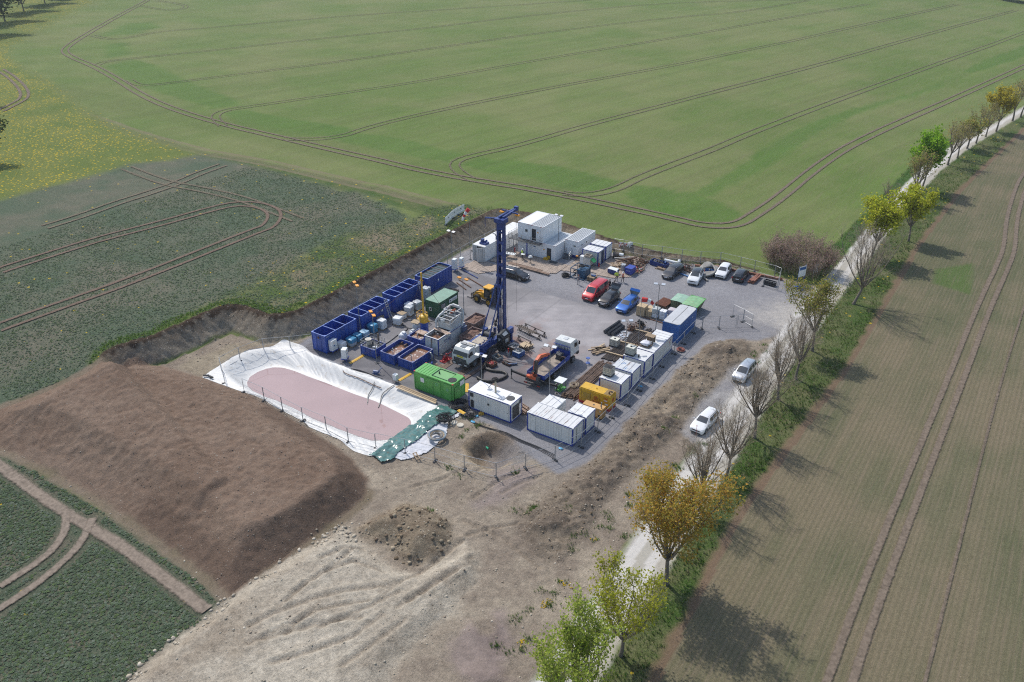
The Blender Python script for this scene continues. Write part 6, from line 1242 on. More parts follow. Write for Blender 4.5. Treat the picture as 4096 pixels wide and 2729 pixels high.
sp=[((-15.2+rp.uniform(-.1,.1),20.5-i*.16,.14),(0,0,R(-90+rp.uniform(-1,1))),(1,1,1)) for i in range(5)]+[((-12.8,20.05-i*.17,.26),(0,0,R(-92+rp.uniform(-1,1))),(1,.9,1)) for i in range(4)]
place_pipes(pipe_obj('drill_pipe',6.3,.07,pipebrown),sp,'brown drill pipe lying on the wooden deck behind the black estate car','drill pipes on the deck')
for i,y in enumerate((2.4,6.0,10.2)):
    o=MB().box(0,3.0,0,.16,0,.12).build('timber_bearer',woodlight,None,loc=(12.0,y,.19),rz=R(3)); tag(o,('timber batten across the casing pipes beside the tote on the ground','timber batten across the middle of the casing pipes','timber batten across the casing pipes near the chain heap')[i],'batten')
lt=MB()
for s in (0,.5):
    lt.tube([(s,0,0),(s,4.2,0)],.03,5)
lt.tube([(.25,0,.45),(.25,4.2,.45)],.03,5)
for i in range(13): lt.beam((0,i*.34,0),(.25,i*.34+.17,.45),.025).beam((.5,i*.34,0),(.25,i*.34+.17,.45),.025)
o=lt.build('lattice_girder',rusty,None,loc=(14.6,2.2,.25)); tag(o,'rusty lattice girder lying on the casing pipes','girder')
hexm=M('hex_pipe',(.045,.047,.052),.45,.5,var=.3)
for i,(x,y) in enumerate(((9.35,7.3),(10.0,7.05),(10.6,7.1))):
    mb=MB()
    for k in range(7):
        a=k*PI/3; rr_=0 if k==6 else .17; mb.tube([(rr_*math.cos(a),0,.27+rr_*math.sin(a)),(rr_*math.cos(a),3.9-.4*i,.27+rr_*math.sin(a))],.085,6)
    b=thing('pipe_bundle',('bundle of dark pipes, farthest from the chain heap','bundle of dark pipes, middle of three on the slab','bundle of dark pipes, nearest to the wire crate of fittings')[i],'pipe bundle',(x,y,0),R(-5),'dark pipe bundles on the slab'); mb.build('pipes',hexm,b); MB().tube([(0,-.02,.27),(0,.06,.27)],.27,6).build('end_cap',darkgrey,b)
# rusty rod bundle
mb=MB()
for i in range(16): mb.tube([(i*.115,0,.6),(i*.115,2.6,.6)],.05,6)
for i in range(15): mb.tube([(.05+i*.115,0.1,.5),(.05+i*.115,2.5,.5)],.05,6)
b=thing('rod_stack','flat stack of rust-red rods on bearers behind the sack pallets','rod stack',(11.7,18.6,0),R(-6)); mb.build('rods',M('rust_red',(.21,.085,.05),.75,.1,var=.35,vs=5),b); MB().box(-.1,1.9,.3,.5,0,.44).box(-.1,1.9,2.0,2.2,0,.44).build('bearer',wooddark,b)
# trestles and pipe racks around the mast
def trestle(label,x,y,rz,L,n):
    t=thing('pipe_rack',label,'rack',(x,y,0),rz,'steel pipe racks by the mast'); mb=MB(); mb.beam((0,0,.75),(L,0,.75),.09).beam((0,0.0,.12),(L,0,.12),.09); mb.build('rail',pipedark,t)
    for i in range(n): a=.2+(L-.4)*i/(n-1); MB().beam((a-.25,-.2,0),(a,0,.72),.07).beam((a+.25,.2,0),(a,0,.72),.07).beam((a-.25,.2,0),(a,0,.72),.07).beam((a+.25,-.2,0),(a,0,.72),.07).build('leg_frame',pipedark,t)
trestle('long steel pipe rack farthest behind the mast foot, with three legs',-.9,2.6,R(-12),4.0,3); trestle('long steel pipe rack running back past the mast foot',-1.3,1.6,R(-12),4.2,3); trestle('short two-legged steel pipe rack behind the black cabin',.2,-.9,R(-12),2.6,2); trestle('steel pipe rack between the loader and the mast foot',-5.2,1.2,R(-25),3.0,3)
sp=[((-1.6+i*.22,1.2,.82),(0,0,R(-105)),(1,.5,1)) for i in range(4)]; place_pipes(pipe_obj('drill_pipe',6.3,.06,pipedark),[((a[0],a[1]+i*.18,a[2]),r_,s) for i,(a,r_,s) in enumerate(sp)],'dark drill pipe lying across the racks beside the mast','drill pipes on the racks')
# pipes by the full blue tank
sp=[((-18.5+i*.17,2.2+rp.uniform(-.2,.2),.1),(0,0,R(-14+rp.uniform(-1,1))),(1,1,1)) for i in range(9)]
place_pipes(pipe_obj('casing_pipe',5.2,.06,pipedark),sp,'dark pipe lying between the full blue tank and the dark green container','dark pipes beside the full blue tank')
for i,(x,y,L,rz) in enumerate(((-18.3,10.4,3.6,-22),(-17.9,9.3,3.0,-25),(-17.6,11.8,4.2,-20),(-19.9,13.7,4.0,-18))):
    o=MB().beam((0,0,.08),(L,0,.08),.14).build('steel_beam',[rusty,rusty,rusty,rigblue][i],None,loc=(x,y,0),rz=R(rz)); tag(o,('rusty beam on the slab behind the full blue tank','short rusty beam closest to the full blue tank','rusty beam nearest to the wooden mat','blue beam along the edge of the wooden mat')[i],'beam')
# timber heap
for i in range(17):
    L=rp.uniform(1.6,2.6); o=MB().box(-L/2,L/2,-.09,.09,0,.08).build('scrap_board',[wood,wooddark,woodlight][i%3],None,loc=(11.0+rp.uniform(-.5,.6),2.4+(i%6)*.28-.4,.05+.11*(i//6)),rz=R(62+rp.uniform(-30,25))); tag(o,'weathered board in the loose timber heap by the ground tote','board','boards in the timber heap')
# ---------------------------------------------------------------- mesh fence
wire=M('fence_wire',(.36,.38,.40),.5,.6); footm=M('fence_foot',(.045,.045,.048),.85)
def fence_panel(p,q,label,group,h=2.0,zp=None,zq=None):
    p=np.array(p);q=np.array(q); L=float(np.hypot(*(q-p))); zp=gz(*p) if zp is None else zp; zq=gz(*q) if zq is None else zq; zp=max(zp,-.3);zq=max(zq,-.3)
    t=thing('mesh_fence',label,'fence panel',(p[0],p[1],zp),math.atan2(q[1]-p[1],q[0]-p[0]),group); dz=zq-zp; r=.029
    f=MB(); f.cyl((.04,0,.05),(.04,0,h),r,n=6).cyl((L-.04,0,dz+.05),(L-.04,0,dz+h),r,n=6)
    for zz in (h-.02,h*.55,.16): f.cyl((.04,0,zz),(L-.04,0,dz+zz),r*.85 if zz!=h*.55 else r*.6,n=6)
    f.build('frame',steel,t); m=MB(); n=max(4,int(L/.22))
    for i in range(1,n): a=L*i/n; m.tube([(a,0,.16+dz*i/n),(a,0,h+dz*i/n)],.002,3,cap=False)
    for i in range(1,5): zz=.16+(h-.2)*i/5; m.tube([(.04,0,zz),(L-.04,0,zz+dz)],.002,3,cap=False)
    m.build('wire_mesh',wire,t); MB().box(-.12,.12,-.36,.36,-.02,.13).build('foot',footm,t); return t
def run(pts,label,group,last=True,**k):
    for a,b in zip(pts[:-1],pts[1:]):
        d=np.hypot(b[0]-a[0],b[1]-a[1]); n=max(1,int(round(d/3.6)))
        for i in range(n): fence_panel((a[0]+(b[0]-a[0])*i/n,a[1]+(b[1]-a[1])*i/n),(a[0]+(b[0]-a[0])*(i+1)/n,a[1]+(b[1]-a[1])*(i+1)/n),label,group,**k)
pa=zo(K9,(335,945),(285,770),(535,610),(855,490),(1215,470),z=.1)+[(-21.6,-17.2)]
run(pa,'mesh fence panel around the end of the pond next to the cut bank','fence around the bank end of the pond')
pb=zo(K9,(590,1055),(865,1175),(1110,1310),(1385,1450),z=.15)+zo(K7,(40,605),(355,730),(650,885),(1020,975),z=.15)
run(pb,'mesh fence panel on the liner edge between pond and brown soil heap','fence between pond and soil heap')
pc=zo(K7,(1020,975),(1415,1055),(1815,1160),(2210,1280))+zo(K8,(957,1050),(1350,925),(1745,810),(2095,640))
run(pc,'mesh fence panel running from the green tarpaulin around the pit','fence around the pit')
pd_=[zo(K8,(2095,640))[0]]+zo(K5,(1310,1440),(1500,1250),(1710,1085),(1870,885),(2045,730),(2170,565))+zo(K6,(1550,1050),(1700,890),(1860,720))
run(pd_,'mesh fence panel between the white containers and the dirt ridge','fence along the white containers')
pe=zo(K6,(1860,720),(1990,650))+zo(K3,(1930,1390),(2160,1380))
run(pe,'mesh fence panel near the blue container turning toward the entrance','fence near the blue container')
pf=zo(K12,(100,1400),(240,1470),(360,1540)); run(pf,'mesh fence panel standing at the gravel entrance edge','fence at the entrance edge'); run([pf[2],zo(K12,(155,1540))[0]],'mesh fence panel angled back at the end of the entrance fence','fence at the entrance edge')
pg=zo(K3,(520,330),(650,350),(900,415),(1160,440),(1430,480),(1680,505),(1945,520),(2215,580))+zo(K12,(390,800),(660,870),(735,905))
run(pg,'mesh fence panel in the rear line behind the scrap and parked cars','rear fence line')
run([pg[-1]]+zo(K12,(700,1040)),'mesh fence panel at the corner by the brown thicket','fence by the thicket'); run(zo(K12,(510,990),(695,1040)),'mesh fence panel standing in front of the black crate','fence by the thicket')
ph=[(-22.6,-12.5),(-22.9,-5.0),(-23.0,2.5),(-23.0,10.0),(-23.2,17.5),(-23.2,24.5),(-23.0,30.5)]
run(ph,'mesh fence panel at the foot of the cut bank behind the blue tanks','fence at the foot of the bank')
for (x,y,rz) in (zo(K9,(85,862),z=.1)[0]+(40,),zo(K9,(150,880),z=.1)[0]+(0,)):
    o=MB().rbox((0,0,0),(.72,.24,.14)).build('fence_foot',footm,None,loc=(x,y,.2),rz=R(rz)); tag(o,'spare fence foot lying on the corner of the white liner','fence foot','spare fence feet on the liner')
o=MB().box(0,1.3,0,.12,0,.06).box(0,1.3,.35,.47,0,.06).box(0,.1,0,.5,.06,.1).box(1.2,1.3,0,.5,.06,.1).box(.6,.7,0,.5,.06,.1).build('pallet',wood,None,loc=zo(K7,(1510,1060),z=.3)[0]+(.3,),rz=R(-30)); tag(o,'broken pallet on the fleece sheet beside the fence','pallet')
# ---------------------------------------------------------------- poles
def pole(label,x,y,h,kind='white',z=0,rz=0,cat='floodlight',wires=()):
    t=thing('light_pole',label,cat,(x,y,z),R(rz)); mb=MB().cyl((0,0,0),(0,0,h),.06,.04,n=8); mb.build('pole',steelpole,t)
    if kind in('white','amber'):
        mb=MB().beam((-.55,0,h),(.55,0,h),.05); mb.build('crossarm',steelpole,t)
        for s in (-1,1):
            hd=MB(); 
            if kind=='amber': hd.hexa([(s*.62-.24,-.16,h+.02),(s*.62+.24,-.16,h+.02),(s*.62+.24,.16,h+.02),(s*.62-.24,.16,h+.02),(s*.62-.3,-.2,h+.2),(s*.62+.3,-.2,h+.2),(s*.62+.3,.2,h+.2),(s*.62-.3,.2,h+.2)]); hd.build('lamp_head',lampyellow,t)
            else: hd.hexa([(s*.5-.28,-.22,h-.02),(s*.5+.28,-.22,h-.02),(s*.5+.28,.2,h+.1),(s*.5-.28,.2,h+.1),(s*.5-.28,-.24,h+.06),(s*.5+.28,-.24,h+.06),(s*.5+.28,.18,h+.18),(s*.5-.28,.18,h+.18)]); o=hd.build('lamp_head',steelpole,t); MB().quad((s*.5-.24,-.2,h+.075),(s*.5+.24,-.2,h+.075),(s*.5+.24,.15,h+.185),(s*.5-.24,.15,h+.185)).build('lamp_glass',lamp,o)
    MB().box(-.25,.25,-.25,.25,0,.06).build('base_plate',darkgrey,t)
    for w_ in wires: MB().tube([(0,0,h*.8),w_],.012,3).build('guy_wire',darkgrey,t)
    return t
def windsock(label,x,y,h,sock,rz=0,horizontal=False):
    t=thing('windsock',label,'windsock',(x,y,0),R(rz)); MB().cyl((0,0,0),(0,0,h),.05,.03,n=8).build('pole',steelpole,t); MB().box(-.2,.2,-.2,.2,0,.05).build('base_plate',darkgrey,t)
    wm=plasticwhite; rm=M('sock_red',(.50,.03,.03),.7) ; pts=sock; n=len(pts)-1
    for i in range(n): 
        r0=.34-.2*i/n; r1=.34-.2*(i+1)/n; MB().tube([pts[i],pts[i+1]],[r0,r1],12,cap=(i in(0,n-1))).build('sock_band',rm if i%2==0 else wm,t,smooth=50)
    return t
pole('white twin floodlight on a slim pole by the end of the full blue tank',-24.0,16.2,5.0,wires=()); pole('white twin floodlight on a tall pole between the offices and the raised office',-10.1,29.6-4.9+2.6,7.1)
pole('white twin floodlight on a tall pole at the corner of the blue container',15.9,9.6,8.3,rz=20); pole('white twin floodlight on a pole behind the stained-roof container',15.3,1.5,6.2,rz=40)
pole('white twin floodlight on a pole behind the white generator container',4.55,-15.6,6.0,rz=10); pole('white twin floodlight on a tall pole behind the small white container',12.85,-13.5,8.8,rz=10)
pole('amber twin lamp on a thin pole between the first two tall tanks',-19.1,-11.45,7.6,'amber',rz=-30); pole('amber twin lamp on a pole by the dark green container',-10.6,1.3,5.6,'amber'); pole('amber twin lamp on a pole between the railed tank and the pond',-11.9,-16.25,7.2,'amber',rz=-30)
windsock('red and white windsock hanging from a tall pole beside the long refrigerated container',-21.5,17.9,9.0,[(.0,0,8.9),(-.3,-.25,8.45),(-.5,-.45,8.0),(-.65,-.6,7.6),(-.8,-.8,7.05)])
windsock('red and white windsock drooping above the cardboard pallets',14.8,6.6,7.1,[(0,.1,7.0),(.7,.35,7.0),(1.1,.5,6.85),(1.45,.6,6.5),(1.6,.65,6.0)])
# ---------------------------------------------------------------- sacks and pallets
def pallet(t,W=1.2,D=1.0):
    mb=MB()
    for i in range(5): mb.box(i*(W-.14)/4,i*(W-.14)/4+.14,0,D,.11,.14)
    for i in range(3): mb.box(0,W,i*(D-.1)/2,i*(D-.1)/2+.1,0,.105)
    return mb.build('pallet',wood,t)
def sacks(label,x,y,h,mat,top=None,rz=0,W=1.15,D=1.0,seed=0,group='pallets of sacks'):
    t=thing('sack_pallet',label,'sack pallet',(x-W/2,y-D/2,0),R(rz),group); pallet(t,W,D); mb=MB(); n=max(2,int(h/.17)); rr=random.Random(seed)
    for k in range(n):
        for i in range(2):
            for j in range(2): mb.blob((W*(.27+.46*i)+rr.uniform(-.03,.03),D*(.27+.46*j)+rr.uniform(-.03,.03),.14+k*h/n),(W*.54,D*.54,h/n*1.12),rr.randint(0,999),n=8,sq=.6,bump=.05)
    mb.build('sacks',mat,t,smooth=50)
    if top: MB().blob((W/2,D/2,.14+h*.45),(W*1.06,D*1.06,h*.64),seed+3,n=16,sq=.78,bump=.05).build('cover',top,t,smooth=50)
    return t
sacks('pallet of white sacks next to the electric cabinet',-18.4,-16.0,.95,bagwhite,seed=1); sacks('pallet of sacks under a loose pale blue cover, second from the cabinet',-17.9,-14.6,1.0,baggrey,bagblue,seed=2); sacks('pallet of sacks wrapped in blue with ropes over it',-18.1,-13.2,.95,bagblue,seed=3)
sacks('pallet wrapped in pale blue film between the blue-wrapped ones',-17.9,-12.0,.9,bagblue,M('pale_blue_film',(.30,.46,.58),.3,var=.3,vs=4),seed=4); sacks('pallet fully wrapped in dark blue film next to the tall white stack',-18.0,-10.2,1.15,bagblue,bagblue,seed=5)
sacks('tall pallet of white sacks by the leaning pallet',-17.7,-8.6,1.3,bagwhite,seed=6,W=1.2); sacks('lone square pallet of clean white sacks on the open slab',-16.5,-6.5,.95,bagwhite,bagwhite,seed=7,rz=14)
t=sacks('pallet of white sacks with wooden slats on top',-17.3,-4.7,.7,bagwhite,seed=8); mb=MB()
for i in range(6): mb.box(0,1.15,i*.17,i*.17+.11,.9,.96)
mb.build('slats',woodlight,t)
sacks('pallet of bulging white sacks beside the slatted one',-17.0,-3.4,1.25,bagwhite,baggrey,seed=9,rz=10); sacks('pallet of white wrapped sacks against the third tall tank',-17.9,-2.3,1.1,baggrey,bagwhite,seed=10); sacks('pallet of white sacks with beige top next to the ladder',-17.4,-1.0,1.1,bagwhite,baggrey,seed=11,rz=-12)
sacks('double-height stack of grey sacks at the full blue tank',-17.6,1.4,2.3,baggrey,None,seed=12,rz=5); 
def bigbag(label,x,y,s,mat,seed):
    o=MB().blob((0,0,0),(1.1*s,1.1*s,.95*s),seed,n=12,sq=.35,bump=.12).blob((.1,.05,.8*s),(.6*s,.5*s,.35*s),seed+1,n=8,bump=.25).build('big_bag',mat,None,loc=(x,y,0),smooth=60); return tag(o,label,'big bag','big bags behind the mud tanks')
bigbag('white big bag nearest to the brown mud tanks',-13.2,-9.3,1.0,bagwhite,21); bigbag('slumped grey white big bag behind the small mud tank',-12.7,-7.9,.9,baggrey,22); bigbag('low white sack heap at the corner of the small mud tank',-12.0,-10.9,.6,bagwhite,24)
bigbag('white big bag under a wooden pallet beside the yellow separator',-13.4,-6.2,1.0,baggrey,23); o=MB().box(0,1.2,0,.1,0,.08)
for i in range(7): o.box(0,1.2,i*.15,i*.15+.11,.081,.11)
o=o.build('pallet',woodlight,None,loc=(-14.0,-6.7,1.12),rz=R(10)); tag(o,'pale wooden pallet lying on a white big bag by the yellow separator','pallet')
o=MB()
for i in range(8): o.box(0,1.2,i*.15,i*.15+.10,0,.03)
for i in range(3): o.box(i*.55,i*.55+.1,0,1.2,.031,.12)
o=o.build('pallet',M('tan_pallet',(.32,.25,.16),.8,var=.2),None,loc=(-18.75,-8.2,.05)); o.rotation_euler=(R(75),0,R(80)); tag(o,'wooden pallet leaning against the second tall blue tank','pallet')
def ladder(label,p,q,w=.45):
    p=np.array(p,float);q=np.array(q,float); mb=MB(); s=np.array((0,w,0)); mb.beam(p,q,.06,.09).beam(p+s,q+s,.06,.09); n=11
    for i in range(n): a=p+(q-p)*(i+.5)/n; mb.beam(a,a+s,.045)
    o=mb.build('ladder',steel,None); tag(o,label,'ladder')
ladder('aluminium ladder leaning on the three-bar tank by the white sack pallets',(-17.7,-6.6,0),(-18.95,-6.4,3.3)); ladder('aluminium ladder leaning on the third tall tank near the grey stack',(-18.0,1.0,0),(-18.95,1.2,3.1))
# boxes by the blue container
card=M('cardboard',(.47,.35,.21),.75,var=.12,vs=4); cardt=M('card_strap',(.30,.22,.12),.7)
t=thing('box_pallet','tall pallet of strapped cardboard boxes under the drooping windsock','box pallet',(10.55,14.7,0)); pallet(t,1.25,1.3); MB().box(0,1.25,0,1.25,.14,1.55).build('boxes',card,t); st=MB()
for a in (.3,.62,.95): st.box(a,a+.02,-.006,1.256,.14,1.556)
for zz in (.5,.85,1.2): st.box(-.006,1.256,-.006,1.256,zz,zz+.015)
st.build('strap',cardt,t)
t=thing('box_pallet','low pallet of pale boxes behind the strapped cardboard pallet','box pallet',(11.6,16.0,0)); pallet(t,1.2,1.0); MB().box(0,1.2,0,1.0,.14,1.0).build('boxes',woodlight,t)
t=thing('block_pallet','pallet of pale blocks with dark holes beside the cardboard boxes','block pallet',(11.85,15.0,0)); pallet(t,.95,.9); mb=MB()
for i in range(3):
    for j in range(3): mb.box(.03+i*.31,.31+i*.31,.02+j*.3,.29+j*.3,.14,1.0)
mb.build('blocks',card,t); mb=MB()
for i in range(3): mb.box(.10+i*.31,.24+i*.31,.08,.78,1.001,1.02)
mb.build('holes',cardt,t)
g5='sack pallets by the blue container'
sacks('tall pallet of white sacks under a sagging grey sheet beside the blocks',13.25,15.6,1.35,bagwhite,M('grey_green_film',(.45,.47,.45),.35,var=.15),seed=31,W=.95,group=g5); sacks('pallet of plain white sacks between the sheeted one and the pink-topped one',14.35,15.7,1.25,bagwhite,seed=32,W=.95,group=g5); sacks('pallet of sacks with pinkish film closest to the blue container',15.3,16.6,1.3,bagwhite,M('pink_film',(.50,.44,.45),.35,var=.15),seed=33,W=1.0,group=g5); sacks('small pallet of pinkish sacks half hidden behind the blue container',16.1,17.4,1.0,M('pink_film',(.5,.44,.45)),seed=34,W=.9,group=g5)
o=MB().box(0,5.2,0,.16,0,.12).build('timber_bearer',rusty,None,loc=(11.6,14.6,0),rz=R(-4)); tag(o,'rusty bearer beam in front of the sack pallets','beam')
# liquid totes
def tote(label,x,y,z,topm=None,z2=0):
    t=thing('liquid_tote',label,'liquid tote',(x,y,z),R(z2),'liquid totes'); pl=MB().box(0,1.2,0,1.0,.0,.05)
    for a in (0,.53,1.06): pl.box(a,a+.14,0,1.0,.051,.13)
    pl.build('pallet',black,t); MB().box(.04,1.16,.04,.96,.15,1.1).build('bottle',M('tote_plastic',(.62,.61,.52),.4,var=.06),t); c=MB()
    for i in range(7):
        a=.02+i*1.16/6; c.beam((a,.015,.14),(a,.015,1.14),.022).beam((a,.985,.14),(a,.985,1.14),.022)
    for i in range(1,5): a=.015+i*.97/5; c.beam((.015,a,.14),(.015,a,1.14),.022).beam((1.185,a,.14),(1.185,a,1.14),.022)
    for zz in (.2,.43,.66,.9,1.13):
        c.beam((.0,.01,zz),(1.2,.01,zz),.022).beam((.0,.99,zz),(1.2,.99,zz),.022).beam((.01,.01,zz),(.01,.99,zz),.022).beam((1.19,.01,zz),(1.19,.99,zz),.022)
    c.build('cage',M('cage_grey',(.33,.34,.34),.5,.4),t); MB().lathe([(.13,0),(.13,.06)],(.6,.5,1.10),12).build('cap',black if topm is None else topm,t)
    if topm: MB().box(.02,1.18,.02,.98,1.101,1.12).build('top_sheet',topm,t)
    return t
tote('pale liquid tote standing on the slab by the timber heap',11.5,4.45,0); tote('white liquid tote on the stained-roof container with the chimney',16.1,-.3,2.45); tote('yellowish liquid tote with black top on a white container roof',16.1,-6.35,2.45,black)
t=thing('pallet_shelter','small wooden pallet shelter on the long white container roof','shelter',(16.9,3.9,2.47)); mb=MB()
for a in (0,1.1):
    for b in (0,.75): mb.beam((a,b,0),(a,b,1.0),.08)
mb.build('post',wooddark,t); mb=MB()
for i in range(6): mb.box(-.05,1.2,-.05+i*.15,.07+i*.15,1.0,1.05)
mb.build('slats',wood,t); MB().box(0,1.1,.7,.75,.0,.8).build('back_board',wooddark,t)
o=MB().blob((0,0,0),(1.15,.95,.45),41,n=12,bump=.25).build('sack_bundle',M('lilac_white',(.66,.66,.72),.5,var=.08),None,loc=(17.35,3.2,2.6),smooth=60); tag(o,'bundle of white sacks on a pallet in front of the wooden shelter','sack bundle')
o=MB().box(0,1.4,0,1.1,0,.12).build('roof_pallet',wooddark,None,loc=(16.7,2.65,2.47)); tag(o,'dark pallet under the white sack bundle on the container roof','pallet')
def cage(label,x,y,rz,L,W,H,fill,fm,seed,group=None,mat=None):
    t=thing('mesh_crate',label,'crate',(x,y,0),R(rz),group); mat=mat or rusty; mb=MB()
    for a in (0,L):
        for b in (0,W): mb.beam((a,b,0),(a,b,H),.06)
    for zz in (.08,H*.55,H): mb.beam((0,0,zz),(L,0,zz),.045).beam((0,W,zz),(L,W,zz),.045).beam((0,0,zz),(0,W,zz),.045).beam((L,0,zz),(L,W,zz),.045)
    for i in range(1,8): mb.beam((L*i/8,0,.08),(L*i/8,0,H*.55),.015).beam((L*i/8,W,.08),(L*i/8,W,H),.015)
    mb.box(0,L,0,W,.08,.11); mb.build('frame',mat,t)
    if fill:
        rr=random.Random(seed); f=MB()
        for i in range(fill): 
            c=(rr.uniform(.1,L-.1),rr.uniform(.1,W-.1),rr.uniform(.15,H*.75))
            if rr.random()<.5: a=rr.uniform(0,PI); d=rr.uniform(.15,.4)*min(L,W); f.cyl((max(0.05,c[0]-d*math.cos(a)),c[1]-d*math.sin(a)*.5,c[2]),(min(L-.05,c[0]+d*math.cos(a)),c[1]+d*math.sin(a)*.5,c[2]+rr.uniform(-.1,.1)),rr.uniform(.03,.09),n=7,m=rr.randint(0,len(fm)-1))
            else: f.blob((c[0],c[1],c[2]-.1),(rr.uniform(.15,.4),rr.uniform(.15,.35),rr.uniform(.12,.3)),rr.randint(0,99),n=7,m=rr.randint(0,len(fm)-1))
        f.build('contents',fm,t)
    return t
cage('rusty mesh crate of dark fittings by the dark pipe bundles',11.5,9.8,0,.95,1.2,.95,22,[pipedark,darkgrey,rusty],3)
o=MB(); rr=random.Random(8)
for i in range(46): o.ring((rr.gauss(0,.28),rr.gauss(0,.26),.1+rr.uniform(0,.55)),.13,.035,(rr.random(),rr.random(),rr.random()+.2),8,5)
o=o.build('chain_heap',M('black_steel',(.02,.02,.022),.35,.6),None,loc=(12.6,12.0,.12)); tag(o,'heap of heavy black chain on a pallet beside the mesh crate','chain'); o=MB().box(0,1.1,0,1.1,0,.12).build('chain_pallet',wooddark,None,loc=(12.05,11.45,0)); tag(o,'low pallet under the heap of black chain','pallet')
o=MB(); 
for i in range(40): o.rbox((rr.uniform(-.8,.8),rr.uniform(-1.2,1.2),rr.uniform(0,.12)),(rr.uniform(.1,.5),rr.uniform(.05,.3),.03),rr.uniform(0,3))
o=o.build('scrap_sheet',M('pale_scrap',(.5,.53,.56),.4,.5,var=.3),None,loc=(11.9,8.0,.02)); tag(o,'scatter of pale sheet scrap between the pipe bundles and the casing pipes','stuff'); o['kind']='stuff'; del o['category']
o=MB().lathe([(.3,0),(.3,.06),(.05,.09),(.05,.7),(.28,.72),(.28,.8)],(0,0,0),14).build('stool',M('stool_blue',(.06,.12,.35),.5),None,loc=(11.3,-1.1,0)); tag(o,'small blue-footed stool with dark seat by the drill pipe stack','stool')
o=coil('rope_coil','beige rope coil on the drill pipe stack',(12.9,-7.6),.35,.55,.025,9,bghose,'rope',z0=.55,seed=6,h=.1)
# green pump unit
t=thing('pump_unit','small green pump unit under a white table-like cover','pump',(11.1,-9.25,0)); MB().box(0,.9,0,1.35,0,.12).build('base_frame',green,t); mb=MB()
for a in (.05,.85):
    for b in (.1,1.25): mb.beam((a,b,.12),(a,b,1.35),.05)
mb.build('post',green,t); MB().box(-.15,1.05,-.05,1.3,1.36,1.4).build('cover',plasticwhite,t); MB().cyl((.45,.2,.45),(.45,.8,.45),.22,n=12).cyl((.45,.8,.45),(.45,1.1,.5),.12,n=10).build('motor',green,t); MB().box(.05,.3,-.02,.25,.3,.95).build('control_box',plasticwhite,t)
# electric cabinets
def cabinet(label,x,y,W,D,H,rz=0,col=None):
    t=thing('electric_cabinet',label,'electric cabinet',(x,y,0),R(rz)); mb=MB()
    for a in (0,W-.05):
        for b in (0,D-.05): mb.box(a,a+.05,b,b+.05,0,.45)
    mb.box(-.1,W+.1,-.1,D+.1,.38,.45); mb.build('stand',blueframe,t); b=MB().box(0,W,0,D,.45,.45+H).build('housing',plasticwhite,t); MB().box(W+.001,W+.02,.04,D-.04,.52,.38+H).build('door',plasticwhite,t); MB().box(W+.021,W+.04,D-.14,D-.10,.9,1.05).build('handle',darkgrey,t)
    MB().add([(W+.022,.3*D,1.5),(W+.022,.55*D,1.5),(W+.022,.42*D,1.72)],[(0,1,2)]).build('warning_sign',amber,t); MB().box(W+.021,W+.024,.3*D,.6*D,1.05,1.25).build('label_plate',midblue,t); return t
cabinet('white electric cabinet on a blue stand against the pond-end tank',-18.95,-17.75,.62,.95,1.5); c=cabinet('white electric cabinet on a blue stand by the pond edge',-15.95,-18.55,.65,.85,1.35,25); cabinet('white electric cabinet on a stand behind the full blue tank',-21.2,12.4,.6,.75,1.7); cabinet('grey-sided cabinet open beside the white one near the long container',-20.8,13.8,.55,.7,1.5)
t=thing('tripod_cabinet','small white control box on a stand at the pond edge by the green generator','control box',(-7.0,-18.75,0)); MB().box(0,.55,0,.5,.35,1.15).build('housing',plasticwhite,t); mb=MB()
for a in (0,.5):
    for b in (0,.45): mb.beam((a,b,0),(a*1.0,b,.4),.04)
mb.build('stand',darkgrey,t)
o=MB(); o.cyl((-.3,0,.3),(.4,.1,.35),.2,n=10).cyl((.4,.1,.35),(.7,.1,.35),.09,n=8).box(-.4,.3,-.2,.2,0,.12).tube([(.5,.1,.4),(.6,.3,.8),(.6,.6,.8)],.06,7); o=o.build('pump',M('pump_blue',(.10,.14,.28),.45,var=.3),None,loc=(-10.2,-18.4,0)); tag(o,'grey blue pump with pipe stub beside the amber lamp pole base','pump')
# machines in the gap between generator and rig
def machine(label,x,y,mats,seed,L=1.2,W=.9,H=.8,rz=0,n=14):
    t=thing('pump_machine',label,'pump',(x,y,0),R(rz)); rr=random.Random(seed); MB().box(0,L,0,W,0,.12).build('skid',mats[0],t); f=MB(); f.cyl((.2*L,W*.5,.4),(.65*L,W*.5,.4),min(.28,W*.35),n=12,m=0)
    for i in range(n):
        a=(rr.uniform(.1,L-.1),rr.uniform(.1,W-.1),rr.uniform(.15,H)); d=(rr.choice((-1,0,1))*.35,rr.choice((-1,0,1))*.3,rr.choice((-.2,0,.35))); f.cyl(a,(a[0]+d[0]+.02,a[1]+d[1],max(.1,a[2]+d[2])),rr.uniform(.04,.11),n=8,m=rr.randint(0,len(mats)-1))
    f.cyl((.8*L,W*.4,.12),(.8*L,W*.4,H+.2),.13,n=10,m=0).sph((.8*L,W*.4,H+.2),.13,8,m=0); f.build('pump_block',mats,t); return t
pblue2=M('pump_bright_blue',(.02,.06,.33),.4,var=.25); pred2=M('pump_red',(.40,.025,.03),.45,var=.25)
machine('bright blue pump set between the brown mud tank and the rig cab',-5.6,-14.4,[pblue2,pblue2,darkgrey],3,1.4,1.0,.9,10); machine('bright red pump set between the separator container and the rig cab',-5.2,-11.5,[pred2,pred2,darkgrey],5,.9,1.6,.9); machine('blue winch-like machine behind the green generator roof',-2.9,-14.8,[M('blue_machine',(.04,.10,.32),.5,var=.3),darkgrey],8,1.5,.9,.7,-8)
